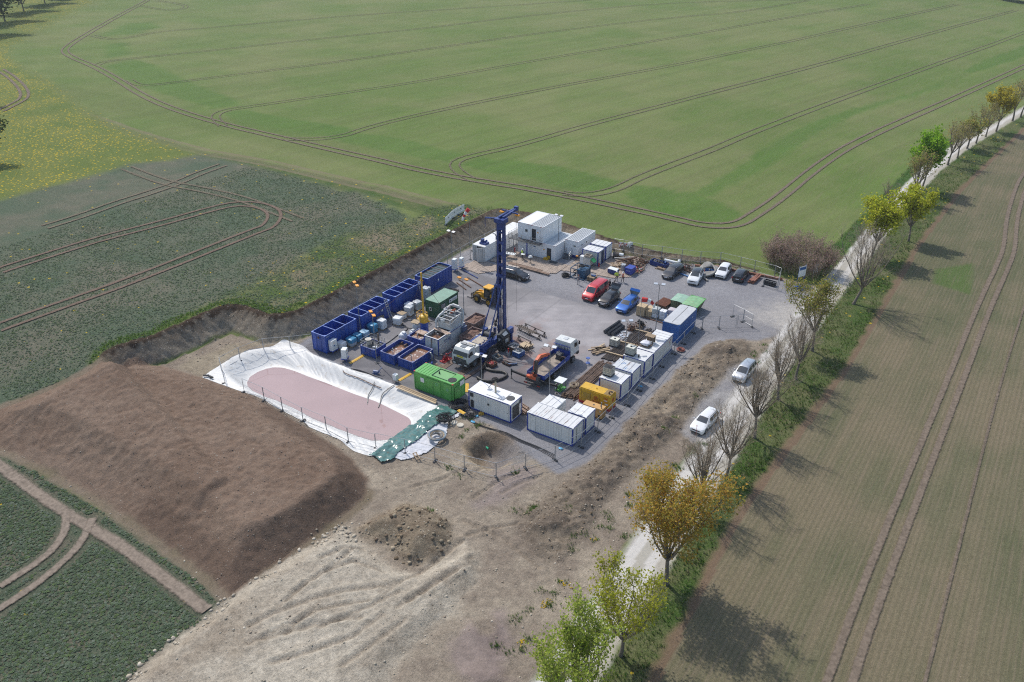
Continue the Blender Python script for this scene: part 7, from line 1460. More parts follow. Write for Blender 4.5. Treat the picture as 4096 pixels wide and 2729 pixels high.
o=MB().box(0,1.6,0,.12,0,.1).box(.2,1.8,.3,.4,0,.1).box(0,.5,.55,.8,0,.08).box(.8,1.6,.6,.7,.0,.1).build('timber_scraps',wood,None,loc=(-5.2,-13.0,.0),rz=R(20)); tag(o,'loose timbers on the muddy slab in front of the rig cab','timber')
machine('small pale blue pump on the open slab behind the brown skips',-5.7,3.2,[midblue,darkgrey],9,.9,.6,.5,0,8)
# work area right of the rig
def table(label,x,y,L,W,H,rz,topm,legm):
    t=thing('work_table',label,'table',(x,y,0),R(rz)); MB().box(0,L,0,W,H-.05,H).build('table_top',topm,t)
    for a in (.04,L-.1):
        for b in (.04,W-.1): MB().box(a,a+.06,b,b+.06,0,H-.05).build('leg',legm,t)
    return t
t=table('muddy steel work table beside the black cabin with tools on it',.95,-4.6,1.15,1.3,1.1,-8,M('muddy_grey',(.25,.24,.24),.6,var=.3),rusty); MB().box(.08,1.05,.1,.14,.1,1.0).build('side_panel',rusty,t)
tl=MB(); rr=random.Random(4)
for i in range(12): a=rr.uniform(.1,1.0);b=rr.uniform(.2,1.1);c=rr.uniform(0,3); tl.cyl((a-.15*math.cos(c),b-.15*math.sin(c),.03),(a+.15*math.cos(c),b+.15*math.sin(c),.05),.03,n=5)
o=tl.build('hand_tools',darkgrey,None,loc=(.95,-4.6,1.1),rz=R(-8)); tag(o,'jumble of dark hand tools on the muddy work table','tools')
o=MB().cyl((0,0,0),(0,0,.6),.09,n=10).build('fire_extinguisher',red,None,loc=(1.45,-5.1,.45)); tag(o,'red fire extinguisher on a bucket in front of the work table','extinguisher'); o=MB().lathe([(.25,0),(.28,.45)],(0,0,0),14).build('bucket',concrete,None,loc=(1.45,-5.1,0)); tag(o,'grey bucket carrying the red fire extinguisher','bucket')
def crate(label,x,y,L,W,H,rz,mat,fill=None,fm=None,seed=0,cat='crate',z=0):
    t=thing('steel_crate',label,cat,(x,y,z),R(rz)); mb=MB(); mb.box(0,L,0,.05,.08,H).box(0,L,W-.05,W,.08,H).box(0,.05,.05,W-.05,.08,H).box(L-.05,L,.05,W-.05,.08,H).box(.05,L-.05,.05,W-.05,.08,.12)
    for i in range(3): mb.box(-.012,L+.012,-.012,W+.012,.2+i*(H-.2)/3,.24+i*(H-.2)/3) if False else None
    mb.build('box',mat,t); rb=MB()
    for i in range(3):
        zz=.2+i*(H-.22)/3; rb.box(0,L,-.02,-.001,zz,zz+.06).box(L+.001,L+.02,0,W,zz,zz+.06)
    for a in (.1,L-.25): rb.box(a,a+.15,.05,W-.05,0,.078)
    rb.build('rib',mat,t)
    if fill:
        rr=random.Random(seed); f=MB()
        for i in range(fill):
            c=(rr.uniform(.15,L-.15),rr.uniform(.15,W-.15),rr.uniform(.2,H*.95))
            if rr.random()<.65: a=rr.uniform(0,PI); d=rr.uniform(.12,.42)*min(L,W); f.cyl((c[0]-d*math.cos(a),c[1]-d*math.sin(a),c[2]),(c[0]+d*math.cos(a),c[1]+d*math.sin(a),c[2]+rr.uniform(-.12,.2)),rr.uniform(.03,.1),n=7,m=rr.randint(0,len(fm)-1))
            else: f.blob((c[0],c[1],c[2]-.1),(rr.uniform(.15,.45),rr.uniform(.15,.4),rr.uniform(.12,.3)),rr.randint(0,99),n=7,m=rr.randint(0,len(fm)-1))
        f.build('contents',fm,t)
    return t
crate('grey ribbed crate with dark timbers in front of the boarding ladder',.15,-7.1,1.2,.95,.55,-15,M('crate_grey',(.25,.27,.27),.6),5,[wooddark,black],2); crate('blue crate with a coiled rope on its grey lid beside the muddy table',2.0,-5.0,1.15,1.25,.75,-8,midblue,None); o=MB().box(0,1.15,0,1.25,0,.03).build('crate_lid',M('lid_grey',(.40,.42,.43),.6),None,loc=(2.0,-5.0,.751),rz=R(-8)); tag(o,'grey lid on the blue crate beside the muddy table','lid'); coil('rope_coil','coiled rope on the grey crate lid',(2.65,-4.45),.25,.38,.03,6,grhose,'rope',z0=.79,seed=3,h=.08,jit=.04)
crate('red crate overflowing with red pipe tools by the suction hose',.3,-8.9,1.3,1.0,.5,-12,rusty,30,[pred2,M('pink_red_tools',(.35,.10,.08),.5),darkgrey],7); crate('rusty tray of dark tools with a silver-ended pipe beside it',1.9,-7.4,1.3,.7,.25,-8,rusty,18,[darkgrey,pipedark,rusty],11)
o=MB().tube([(0,0,.16),(.6,.15,.16),(1.1,.5,.16),(1.15,.6,.2)],.13,10).cyl((-.1,-.03,.16),(.03,0,.16),.15,n=12).build('bent_pipe',M('steel_blue_pipe',(.10,.14,.22),.4,.5),None,loc=(2.7,-7.3,0),rz=R(10)); tag(o,'bent grey blue pipe with bright end on the slab near the crane lorry','pipe')
o=MB(); rr=random.Random(14)
for i in range(34): a=rr.uniform(0,6); x_,y_=rr.uniform(-.5,1.0),rr.uniform(-.5,.6); o.cyl((x_,y_,rr.uniform(.05,.5)),(x_+.4*math.cos(a),y_+.4*math.sin(a),rr.uniform(.1,.9)),rr.uniform(.02,.06),n=6)
o=o.build('tool_rack',pipedark,None,loc=(2.6,-2.8,0)); tag(o,'cluttered rack of rods and tools behind the blue crate','tool rack'); o=MB().box(0,1.5,0,1.6,.3,.36).box(.1,.2,.1,1.5,0,.299).box(1.3,1.4,.1,1.5,0,.299).build('work_board',woodlight,None,loc=(1.3,-2.6,0),rz=R(-10)); tag(o,'pale board platform behind the muddy work table','platform')
# ---------------------------------------------------------------- wooden deck and what stands on it
def deck(label,poly,z,ang,name='wooden_mat',group='wooden mats of the deck'):
    P=np.array(poly); t=MB(); a=R(ang); ca,sa=math.cos(a),math.sin(a); u=P@np.array((ca,sa)); v=P@np.array((-sa,ca)); w=.29
    rr=random.Random(len(label)); k=v.min()
    from mathutils.geometry import intersect_line_line_2d
    while k<v.max():
        xs=[]; n=len(P); vm=k+w/2
        for i in range(n):
            j=(i+1)%n
            if (v[i]-vm)*(v[j]-vm)<0: f=(vm-v[i])/(v[j]-v[i]); xs.append(u[i]+f*(u[j]-u[i]))
        if len(xs)>=2:
            a0,a1=min(xs),max(xs); dz=rr.uniform(-.012,.012); t.hexa([(ca*q-sa*r,sa*q+ca*r,zz) for zz in (z-.08,z+dz) for q,r in ((a0,k),(a1,k),(a1,k+w-.03),(a0,k+w-.03))])
        k+=w
    o=t.build(name,deckwood,None); return tag(o,label,'wooden mat',group)
deck('pale wooden mat in front of the open long container door',[(-21.2,14.4),(-17.0,13.9),(-14.9,17.0),(-16.4,18.2),(-18.6,18.6),(-20.6,17.8)],.10,90)
deck('large wooden mat under the tables in front of the offices',[(-18.4,19.2),(-13.2,19.3),(-8.9,19.5),(-6.6,20.8),(-6.6,24.7),(-16.4,24.8),(-18.5,24.6)],.12,90)
deck('wooden mat in front of the steps of the raised office',[(-6.5,22.3),(-3.7,22.9),(-2.6,24.4),(-1.3,24.3),(-.4,24.5),(-1.0,26.9),(-6.5,27.8)],.11,0)
deck('wooden mat beside the blue tool boxes under the scrap',[(-1.0,23.8),(1.8,24.2),(4.0,26.1),(4.1,31.6),(1.5,34.0),(-2.3,33.0),(-2.3,27.0),(-.95,26.9)],.10,90)
t=table('white table with papers and bottles on the deck by the balcony posts',-17.1,21.4,1.9,.85,.9,10,plasticwhite,steelpole); o=MB(); rr=random.Random(77)
for i in range(12): 
    a,b=rr.uniform(.2,1.7),rr.uniform(.15,.7); o.cyl((a,b,0),(a,b,rr.uniform(.08,.25)),rr.uniform(.03,.06),n=8)
o=o.build('table_items',steel,None,loc=(-17.1,21.4,.9),rz=R(10)); tag(o,'cups and bottles standing on the white table on the deck','tableware')
for x,y,lab in ((-13.9,22.3,'white bar table on a thin leg next to the worker in yellow'),(-12.2,21.9,'bar table with a crumpled white cloth beside the blue column')):
    t=thing('bar_table',lab,'table',(x,y,.12)); MB().lathe([(.36,0),(.36,.03)],(0,0,1.07),20).build('table_top',plasticwhite,t); MB().cyl((0,0,.03),(0,0,1.07),.035,n=8).build('leg',darkgrey,t); f=MB()
    for k in range(4): f.beam((0,0,.04),(.34*math.cos(k*PI/2),.34*math.sin(k*PI/2),.01),.04)
    f.build('base',darkgrey,t)
o=MB().blob((0,0,0),(.55,.45,.22),5,n=10,bump=.3).build('cloth',bagwhite,None,loc=(-12.2,21.9,1.22)); tag(o,'crumpled white cloth on the bar table','cloth')
o=MB().box(0,1.4,0,.9,0,.015).build('door_mat',darkgrey,None,loc=(-9.9,23.8,.14)); tag(o,'dark door mat in front of the open single-storey office','mat'); o=MB().box(0,1.5,0,.9,0,.015).build('door_mat',darkgrey,None,loc=(-16.6,20.2,.14)); tag(o,'dark mat on the deck in front of the white table','mat')
o=MB().cyl((0,0,0),(0,0,.75),.1,n=10).sph((0,0,.78),.08,8).build('fire_extinguisher',red,None,loc=(-16.9,24.4,.13)); tag(o,'red fire extinguisher under the balcony corner','extinguisher')
o=MB().cyl((0,0,0),(0,0,.75),.11,n=10).build('fire_extinguisher',red,None,loc=(-2.0,26.7,.11)); tag(o,'red fire extinguisher at the corner of the blue-posted white container','extinguisher')
mb=MB(); mb.box(0,.8,0,.35,0,.3).cyl((.1,.1,.3),(.6,.2,.45),.1,n=8); o=mb.build('tool_bag',yellow,None,loc=(-11.2,24.3,.14)); tag(o,'small yellow tool on the deck beside the blue-lettered door','tool')
t=thing('barbecue','small black barbecue on legs with yellow bag in front of the raised office','barbecue',(-6.3,26.4,.12)); MB().box(0,.9,0,.45,.75,.95).build('fire_box',black,t); mb=MB()
for a in (.05,.85):
    for b in (.05,.4): mb.beam((a,b,0),(a,b,.75),.035)
mb.build('leg_frame',black,t); MB().blob((.25,.2,.95),(.4,.3,.14),3).build('bag',lampyellow,t)
o=MB(); o.box(0,1.3,0,1.0,0,.3).box(.1,.5,.2,.8,.301,.8).cyl((.7,.5,.3),(1.2,.5,.7),.15,n=8); o=o.build('blue_machinery',rigblue,None,loc=(-20.3,18.9,2.76)); tag(o,'blue machine parts lying on the roof of the long container','machine part')
o=MB().tube([(0,0,0),(0,0,.5),(-.3,.1,.8),(-.7,.1,.8)],.09,8).build('vent_pipe',steelpole,None,loc=(-19.2,22.2,2.75)); tag(o,'curved grey vent pipe on the long container roof','vent pipe')
# mixer and hydraulic unit
t=thing('mortar_mixer','pale mixer with square hopper and green sloping lid beside the white container','mixer',(-4.4,25.7,.1)); MB().box(0,1.3,0,1.0,.3,1.5).build('housing',M('cream_white',(.58,.57,.52),.5,var=.1,dirt=.2),t); MB().box(-.65,-.02,0,.7,.1,1.6).build('side_cabinet',plasticwhite,t); mb=MB().box(.1,1.1,.1,.2,1.5,1.9).box(.1,1.1,.9,1.0,1.5,1.9).box(.1,.2,.2,.9,1.5,1.9).box(1.0,1.1,.2,.9,1.5,1.9); mb.build('hopper',M('hopper_beige',(.36,.31,.25),.7),t); MB().add([(1.3,-.02,1.45),(1.95,-.02,.95),(1.95,1.0,.95),(1.3,1.0,1.45),(1.3,-.02,1.5),(1.98,-.02,1.0),(1.98,1.0,1.0),(1.3,1.0,1.5)],[(0,3,2,1),(4,5,6,7),(0,1,5,4),(1,2,6,5),(2,3,7,6),(3,0,4,7)]).build('lid',M('lid_green',(.04,.30,.10),.4),t); mb=MB()
for a in (.05,1.2):
    for b in (.05,.9): mb.beam((a,b,0),(a,b,.3),.07)
mb.build('leg_frame',darkgrey,t)
t=thing('hydraulic_unit','petrol blue framed hydraulic unit with hoses on top behind the woman','machine',(-4.0,20.9,0)); cb=M('petrol_blue',(.015,.075,.15),.45,var=.2); mb=MB()
for a in (0,2.3):
    for b in (0,2.3): mb.beam((a,b,0),(a,b,1.65),.09)
for zz in (.08,1.65): mb.beam((0,0,zz),(2.3,0,zz),.09).beam((0,2.3,zz),(2.3,2.3,zz),.09).beam((0,0,zz),(0,2.3,zz),.09).beam((2.3,0,zz),(2.3,2.3,zz),.09)
mb.build('frame',cb,t); MB().box(.9,2.25,.6,2.25,.12,1.4).build('housing',cb,t); f=MB(); rr=random.Random(6)
for i in range(22): c=(rr.uniform(.15,.9),rr.uniform(.1,2.1),rr.uniform(.2,1.2)); f.cyl(c,(c[0]+rr.uniform(-.2,.3),c[1]+rr.uniform(-.3,.3),c[2]+rr.uniform(-.1,.3)),rr.uniform(.04,.13),n=8)
f.build('engine',M('oily_black',(.025,.03,.04),.4,.3),t)
coil('hose_coil','black hose coil on top of the petrol blue hydraulic unit',(-2.7,22.2),.25,.5,.05,7,black,z0=1.7,seed=5,h=.2); coil('hose_coil','heap of black hose on the gravel beside the hydraulic unit',(-4.7,20.7),.3,.6,.05,12,black,seed=15,h=.4)
t=thing('pallet_stack','stack of pale pallets with a blue tool on top beside the red van','pallet stack',(-1.2,21.2,0),R(0)); 
for k in range(5):
    mb=MB()
    for i in range(6): mb.box(0,1.25,i*.21,i*.21+.17,k*.145+.10,k*.145+.13)
    for i in range(3): mb.box(i*.55,i*.55+.1,0,1.22,k*.145,k*.145+.098)
    mb.build('pallet',wood,t)
o=MB().cyl((-.3,0,.12),(.3,0,.12),.12,n=10).cyl((.4,-.15,.12),(.4,.15,.12),.12,n=10).build('blue_tool',midblue,None,loc=(-.5,21.8,.76)); tag(o,'small blue tool on top of the pallet stack','tool')
# ---------------------------------------------------------------- scrap yard
def bluebox(label,x,y,L,W,H,rz,top=None,txt=None):
    t=thing('tool_box',label,'tool box',(x,y,.12),R(rz)); MB().box(0,L,0,W,.08,H).build('box',rigblue if top else blueframe,t); MB().box(-.02,L+.02,-.02,W+.02,H,H+.05).build('lid',top or blueframe,t); f=MB()
    for a in (.1,L-.25): f.box(a,a+.15,.05,W-.05,0,.078)
    f.build('skid',darkgrey,t)
    if txt: text('lettering',txt,.22,(L/2,-.004,H*.6),(PI/2,0,0),ltr,t)
    return t
bluebox('low blue chest with white sheet on its lid beside the worker in yellow',.25,25.4,1.55,.95,.75,-4,plasticwhite); bluebox('blue tool box lettered ANGER at the corner of the scrap mat',2.75,26.6,1.15,1.5,1.05,-2,None,'ANGER')
bgm=[rusty,pipedark,darkgrey,wooddark]
cage('mesh crate of steel scrap next to the grey drum',1.0,29.0,-5,1.3,1.5,1.0,28,bgm,31); cage('open mesh crate of rusty parts behind the grey drum',2.5,29.8,-5,1.3,1.6,1.0,26,bgm,32); cage('wooden crate with red and grey couplings at the edge of the scrap mat',3.0,28.2,-5,1.5,1.8,.6,34,[pred2,rusty,darkgrey,steelpole],33,mat=wood); cage('mesh crate of dark pipes at the rear of the scrap mat',-.6,31.4,-8,2.2,1.3,.8,26,bgm,34); cage('mesh crate of mixed rods behind the couplings crate',2.2,31.9,-8,1.6,1.4,.9,26,bgm,35)
crate('dark blue trough full of pipe fittings behind the timber pile',4.4,32.3,3.0,1.2,.8,-8,rigblue,34,[darkgrey,pipedark,midblue],36); 
o=MB().lathe([(.42,0),(.42,.95),(.36,.97)],(0,0,0),18).box(-.35,.35,-.35,.35,.98,1.05).build('steel_drum',steel,None,loc=(1.9,27.7,.12)); tag(o,'grey steel drum with tray on top between the blue boxes','drum')
o=MB(); rr=random.Random(50)
for i in range(22): o.rbox((rr.uniform(-.9,.9),rr.uniform(-.7,.9),rr.uniform(0,.6)),(rr.uniform(.5,1.4),rr.uniform(.1,.3),.06),rr.uniform(0,3))
o=o.build('timber_pile',wood,None,loc=(.5,28.3,.12)); tag(o,'jumbled pile of pale timber offcuts behind the blue chest','timber pile')
for i in range(3): o=MB().cyl((0,0,0),(2.6+.3*i,.5,.6+.2*i),.09+.02*i,n=10).build('scrap_pipe',[steelpole,pipedark,rusty][i],None,loc=(-.9+.5*i,30.0-.6*i,.75),rz=R(8*i)); tag(o,['grey pipe resting across the scrap crates','dark pipe leaning over the scrap crates','rusty pipe lying highest on the timber pile'][i],'pipe')
o=MB().lathe([(.5,0),(.5,1.4),(.42,1.4),(.42,.1)],(0,0,0),16).build('big_drum',pipedark,None,loc=(-1.9,31.5,.6)); o.rotation_euler=(0,R(90),R(20)); tag(o,'large dark drum lying at the rear corner of the scrap mat','drum'); o=MB().tube([(0,0,0),(.7,.1,0)],.26,14).build('white_pipe_stub',plasticwhite,None,loc=(-.6,31.2,1.05)); tag(o,'short white pipe stub by the large dark drum','pipe')
for i in range(9): o=MB().box(0,4.0,0,.2,0,.12).build('sleeper',wooddark if i%3 else wood,None,loc=(6.0+rr.uniform(-.2,.2),31.3+.25*(i%5),.02+.13*(i//5)*1.0+(.0)),rz=R(-5+rr.uniform(-3,3))); tag(o,'old timber sleeper in the stack behind the dark estate car','timber','timber sleepers by the rear fence')
o=MB().cyl((0,0,.35),(2.6,.2,.35),.22,n=14).build('white_pipe',plasticwhite,None,loc=(6.2,34.2,.25),rz=R(-5)); tag(o,'long white plastic pipe on the timber behind the dark estate car','pipe'); o=MB().tube([(0,0,.3),(.2,0,.6),(.1,.3,.75)],.24,12).build('white_elbow',plasticwhite,None,loc=(8.6,34.0,.3)); tag(o,'white pipe elbow beside the long white pipe','pipe elbow')
cage('dark mesh crate with barrels behind the dark estate car',9.6,33.3,-6,1.4,1.2,1.1,18,[rusty,black],41,mat=pipedark); o=MB().tube([(0,0,.3),(2.2,.5,.3)],.27,14).build('rust_pipe',M('orange_rust',(.24,.10,.055),.8,var=.3),None,loc=(11.2,35.0,.15)); tag(o,'wide orange rust pipe by the rear fence','pipe')
for i in range(6): o=MB().cyl((0,0,0),(3.4+rr.uniform(-.6,.6),rr.uniform(-.5,.5),rr.uniform(-.05,.2)),.07,n=8).build('scrap_pipe',[rusty,pipedark,steelpole][i%3],None,loc=(9.6+.35*i,32.9+rr.uniform(-.2,.5),.15+.12*(i%2)),rz=R(-12+rr.uniform(-8,8))); tag(o,'loose pipe in the scatter between the mesh crate and the blue tub','pipe','loose pipes by the blue tub')
o=MB().cyl((0,0,.12),(3.0,-.4,.12),.12,n=10).build('blue_pipe',M('pipe_sky_blue',(.08,.2,.42),.4),None,loc=(9.9,31.6,0),rz=R(-5)); tag(o,'pale blue pipe on the gravel between the dark estate and the white car','pipe')
crate('blue tub of grey hoses at the end of the scrap line',13.2,34.4,2.2,1.5,.8,-6,midblue,10,[grhose,darkgrey],44)
for i in range(6):
    hose('suction_hose','thick grey suction hose bent over the blue tub',[(11.6+.2*i,33.2+.2*i,.3),(12.4,34.0+.3*i,.5+.1*i),(13.4,34.6+.15*i,1.0+.1*i),(14.6,35.2-.1*i,1.1),(15.3,35.0-.3*i,.9),(14.7,34.3-.35*i,.5),(13.2,33.6-.35*i,.25)],.16,grhose,n=8,group='suction hoses over the blue tub')
hose('suction_hose','long grey hose end lying out toward the white sports utility car',[(12.2,34.4,.5),(13.0,33.2,.3),(14.0,31.9,.2),(14.9,31.3,.16)],.16,grhose,n=8)
o=MB().beam((0,0,.2),(11,1.1,.2),.28,.34).build('long_beam',M('orange_beam',(.26,.115,.07),.7,.1,var=.3),None,loc=(13.6,37.0,0)); tag(o,'long rust-orange steel beam along the rear fence','beam')
for i in range(6): o=MB().box(0,.3,0,3.0,0,.26).build('steel_beam',M('red_brown_beam',(.25,.10,.065),.7,.1,var=.3),None,loc=(20.3+.33*(i%3)+.1*(i//3),34.2+.2*(i%2),.02+.27*(i//3)),rz=R(-8+3*(i%3))); tag(o,'red brown beam in the stack beside the dark grey hatchback','beam','red brown beams by the parked cars')
crate('black plastic crate lying behind the fence corner',22.5,35.1,1.8,.9,.65,-8,black,None)
# warning beacons, sign boards
t=thing('warning_board','pair of red and white chevron boards at the rear fence','warning sign',(-2.3,34.3,.2),R(15)); 
for k in range(2):
    b=MB().box(k*.75,k*.75+.6,0,.04,.3,1.6).build('board',plasticwhite,t); s_=MB()
    for sg in (-1,1): s_.add([(k*.75+.3+sg*.29,-.004,.32),(k*.75+.3+sg*.29,-.004,.62),(k*.75+.3,-.004,1.0),(k*.75+.3,-.004,.72)],[(0,1,2,3) if sg<0 else (3,2,1,0)]).add([(k*.75+.3+sg*.29,-.004,1.58),(k*.75+.3+sg*.29,-.004,1.28),(k*.75+.3,-.004,.93),(k*.75+.3,-.004,1.2)],[(0,1,2,3) if sg>0 else (3,2,1,0)])
    s_.build('red_cross',red,b)
for i in range(2):
    o=MB().box(0,.9,0,.06,0,1.6).box(.1,.8,-.3,.36,-.1,.0).build('warning_board',plasticwhite,None,loc=(-.8+.35*i,34.5,.3),rz=R(75)); tag(o,'white back of a warning board standing beside the chevron boards','warning sign','white board backs')
wb=at(3187,1141); blk=M('ballast_blue',(.06,.13,.36),.5,var=.15)
t=thing('site_sign','tall white sign on blue posts beside the thicket at the entrance','sign',wb+(gz(*wb),),R(62)); MB().beam((0,0,0),(0,0,3.2),.09).beam((1.3,0,0),(1.3,0,3.2),.09).build('post',blueframe,t); MB().box(-.1,1.4,-.08,-.05,1.4,3.1).build('board',plasticwhite,t); MB().box(.0,1.3,-.085,-.081,2.5,3.0).build('board_print',midblue,t)
wb2=at(3262,1152+30); t=thing('info_board','plain white board on wooden posts at the edge of the thicket','sign',(28.5,40.6,gz(28.5,40.6)),R(70)); MB().beam((0,0,0),(0,0,2.6),.09).beam((1.0,0,0),(1.0,0,2.6),.09).build('post',wood,t); MB().box(-.1,1.1,-.08,-.05,1.2,2.6).build('board',plasticwhite,t)
for i,(x,y,z_) in enumerate(((27.0,36.0,0),(27.75,36.05,0),(27.3,36.8,0),(27.95,36.7,0),(27.4,36.1,.36))):
    o=MB().box(0,.65,0,.55,0,.33).box(.1,.25,.05,.5,.331,.36).box(.4,.55,.05,.5,.331,.36).build('ballast_block',blk,None,loc=(x,y,z_)); tag(o,'blue ballast block at the foot of the tall white sign','ballast block','blue ballast blocks at the sign')
# white barrier boards on the field edge
bp=[at(1782,903),at(1808,876),at(1828,862),at(1858,846)]; 
for i,(a,b) in enumerate(zip(bp[:-1],bp[1:])):
    L=math.hypot(b[0]-a[0],b[1]-a[1]); t=thing('plastic_barrier',('white plastic barrier panel, lowest on the field edge, with yellowish end','white plastic barrier panel in the middle of the three on the field edge','white plastic barrier panel nearest to the red windsock')[i],'barrier',(a[0],a[1],gz(*a)),math.atan2(b[1]-a[1],b[0]-a[0])); mb=MB(); n=int(L/.28)
    for k in range(n): mb.box(k*L/n,k*L/n+L/n*.7,-.02,.02,.25,1.45)
    mb.box(0,L,-.03,.03,1.1,1.3).box(0,L,-.03,.03,.15,.45); mb.build('panel',plasticwhite,t); MB().box(L*.42,L*.56,-.036,-.0301,.85,1.0).build('label_plate',darkgrey,t); MB().box(.1,.4,-.3,.3,0,.15).build('foot',footm,t)
# scattered small litter near the generators
litb=M('light_blue_sheet',(.08,.38,.62),.5)
for (x,y),lab in (((-.6,-19.0),'small blue rag on the gravel beside the green generator'),((6.3,-19.2),'small blue bag beside the white generator container'),((6.6,-20.4),'small blue bag on the gravel edge'),((17.9,-19.3),'small blue bag at the corner of the rust-roofed container'),((19.6,-2.6),'blue sign sheet lying by the fence')):
    o=MB().blob((0,0,0),(.55,.3,.14),int(x*7)%50,n=8,bump=.3).build('blue_bag',litb,None,loc=(x,y,gz(x,y)),smooth=60); tag(o,lab,'bag')
o=MB().box(0,1.3,0,.9,0,.8).build('pallet_cage',steelpole,None,loc=(15.3,-12.9,0)) if False else cage('empty grey mesh crate between the white containers and the tan generator',15.25,-12.6,0,1.1,1.0,1.0,0,[rusty],1,mat=steelpole)
coil('hose_coil','reddish hose coil on the gravel behind the blue container fence',(20.1,8.6),.3,.55,.05,8,M('red_hose',(.30,.09,.07),.6),seed=33,h=.15)
o=MB().cyl((0,0,0),(0,0,1.3),.02,n=5).sph((0,0,1.32),.07,6).build('marker_stake',red,None,loc=at(2783,1742)+(0,)); tag(o,'thin red-topped marker stake in front of the white estate car','stake')
# ---------------------------------------------------------------- people
def person(label,loc,rz,jacket,trouser,hat=None,hair=None,vest=None,pose='stand',shoe=None,h=1.78):
    import bmesh
    s=h/1.78; J={'pel':(0,0,.95,.135),'waist':(0,.0,1.10,.125),'chest':(0,.01,1.32,.155),'neck0':(0,.0,1.46,.085),'neck':(0,-.01,1.53,.058),'head':(0,-.025,1.64,.098),'crown':(0,-.02,1.73,.085),
       'hipL':(.095,0,.91,.095),'kneeL':(.11,-.02,.50,.062),'ankL':(.115,.02,.09,.045),'toeL':(.14,-.15,.045,.042),'hipR':(-.095,0,.91,.095),'kneeR':(-.11,-.03,.50,.062),'ankR':(-.13,.03,.09,.045),'toeR':(-.16,-.14,.045,.042),
       'shL':(.19,.01,1.41,.068),'elL':(.25,.02,1.14,.047),'wrL':(.24,-.06,.90,.033),'shR':(-.19,.01,1.41,.068),'elR':(-.25,.02,1.14,.047),'wrR':(-.24,-.06,.90,.033)}
    if pose=='hold': J['elL']=(.25,-.02,1.15,.047);J['wrL']=(.10,-.24,1.13,.033);J['elR']=(-.25,-.02,1.15,.047);J['wrR']=(-.09,-.25,1.15,.033)
    if pose=='hip': J['elR']=(-.36,.06,1.18,.047);J['wrR']=(-.20,-.04,1.02,.033)
    if pose=='stride': J['kneeL']=(.10,-.14,.52,.062);J['ankL']=(.10,-.12,.10,.045);J['toeL']=(.11,-.28,.05,.042);J['kneeR']=(-.10,.04,.5,.062);J['ankR']=(-.10,.2,.11,.045);J['toeR']=(-.11,.05,.05,.042)
    if pose=='crouch':
        for k in list(J): x,y,z,r=J[k]; J[k]=(x,y,z-.45 if z>.6 else z,r)
        for q in 'LR': x,y,z,r=J['knee'+q]; J['knee'+q]=(x*1.3,-.30,.50,r)
        J['chest']=(0,-.10,.86,.155);J['neck0']=(0,-.15,.98,.085);J['neck']=(0,-.18,1.05,.058);J['head']=(0,-.23,1.14,.098);J['crown']=(0,-.24,1.23,.085)
        for q,sg in (('L',1),('R',-1)): J['sh'+q]=(sg*.19,-.12,.95,.068);J['el'+q]=(sg*.24,-.30,.72,.047);J['wr'+q]=(sg*.12,-.48,.62,.033)
    E_=[('pel','waist'),('waist','chest'),('chest','neck0'),('neck0','neck'),('neck','head'),('head','crown')]
    for q in 'LR': E_+=[('pel','hip'+q),('hip'+q,'knee'+q),('knee'+q,'ank'+q),('ank'+q,'toe'+q),('chest','sh'+q),('sh'+q,'el'+q),('el'+q,'wr'+q)]
    names=list(J); V=[tuple(c*s for c in J[k][:3]) for k in names]; ix={k:i for i,k in enumerate(names)}
    me=bpy.data.meshes.new('skeleton'); me.from_pydata(V,[(ix[a],ix[b]) for a,b in E_],[]); o=bpy.data.objects.new('skeleton',me); COL.objects.link(o)
    sk=o.modifiers.new('skin','SKIN'); sub=o.modifiers.new('sub','SUBSURF'); sub.levels=1; sub.render_levels=1
    for i,k in enumerate(names): me.skin_vertices[0].data[i].radius=(J[k][3]*s*(1.25 if k in('chest','waist','pel') else 1),J[k][3]*s*(.85 if k in('chest','waist','pel') else 1)); 
    me.skin_vertices[0].data[ix['pel']].use_root=True
    dg=bpy.context.evaluated_depsgraph_get(); body=bpy.data.meshes.new_from_object(o.evaluated_get(dg)); bpy.data.objects.remove(o)
    mats=[jacket,trouser,skin,shoe or black]; body.materials.clear()
    for m_ in mats: body.materials.append(m_)
    seg=[(np.array(V[ix[a]]),np.array(V[ix[b]]),0 if a in('waist','chest','shL','shR','elL','elR') and b not in('neck','head') else 2 if a in('neck0','neck','head') else 3 if a[:3]=='ank' else 1) for a,b in E_]
    for p in body.polygons:
        c=np.array(p.center); best=min(seg,key=lambda q: np.linalg.norm(c-(q[0]+(q[1]-q[0])*np.clip((c-q[0])@(q[1]-q[0])/((q[1]-q[0])@(q[1]-q[0])+1e-9),0,1)))); p.material_index=best[2]; p.use_smooth=True
    # hands (palm, four fingers, thumb) and face joined into the same body mesh
    ex=MB(); 
    for q,sg in (('L',1),('R',-1)):
        w_=np.array(V[ix['wr'+q]]); e_=np.array(V[ix['el'+q]]); d=nrm(w_-e_); u=nrm(np.cross(d,(0,1,0.2))); n_=np.cross(u,d); pc=w_+d*.045*s; ex.tube([w_-d*.01,pc,w_+d*.095*s],[.03*s,.036*s,.034*s],7,m=2)
        for f_ in range(4):
            b=w_+d*.095*s+u*(f_-1.5)*.019*s; l=(.062,.075,.07,.052)[f_]*s; ex.tube([b,b+d*l*.5+n_*.006,b+d*l*.85+n_*.028*s,b+d*l+n_*.045*s],[.009*s,.0085*s,.008*s,.006*s],5,m=2)
        b=w_+d*.035*s-u*sg*.03*s; ex.tube([b,b+d*.03*s-u*sg*.03*s,b+d*.07*s-u*sg*.035*s+n_*.02*s],[.011*s,.010*s,.008*s],5,m=2)
    hd=np.array(V[ix['head']]); 
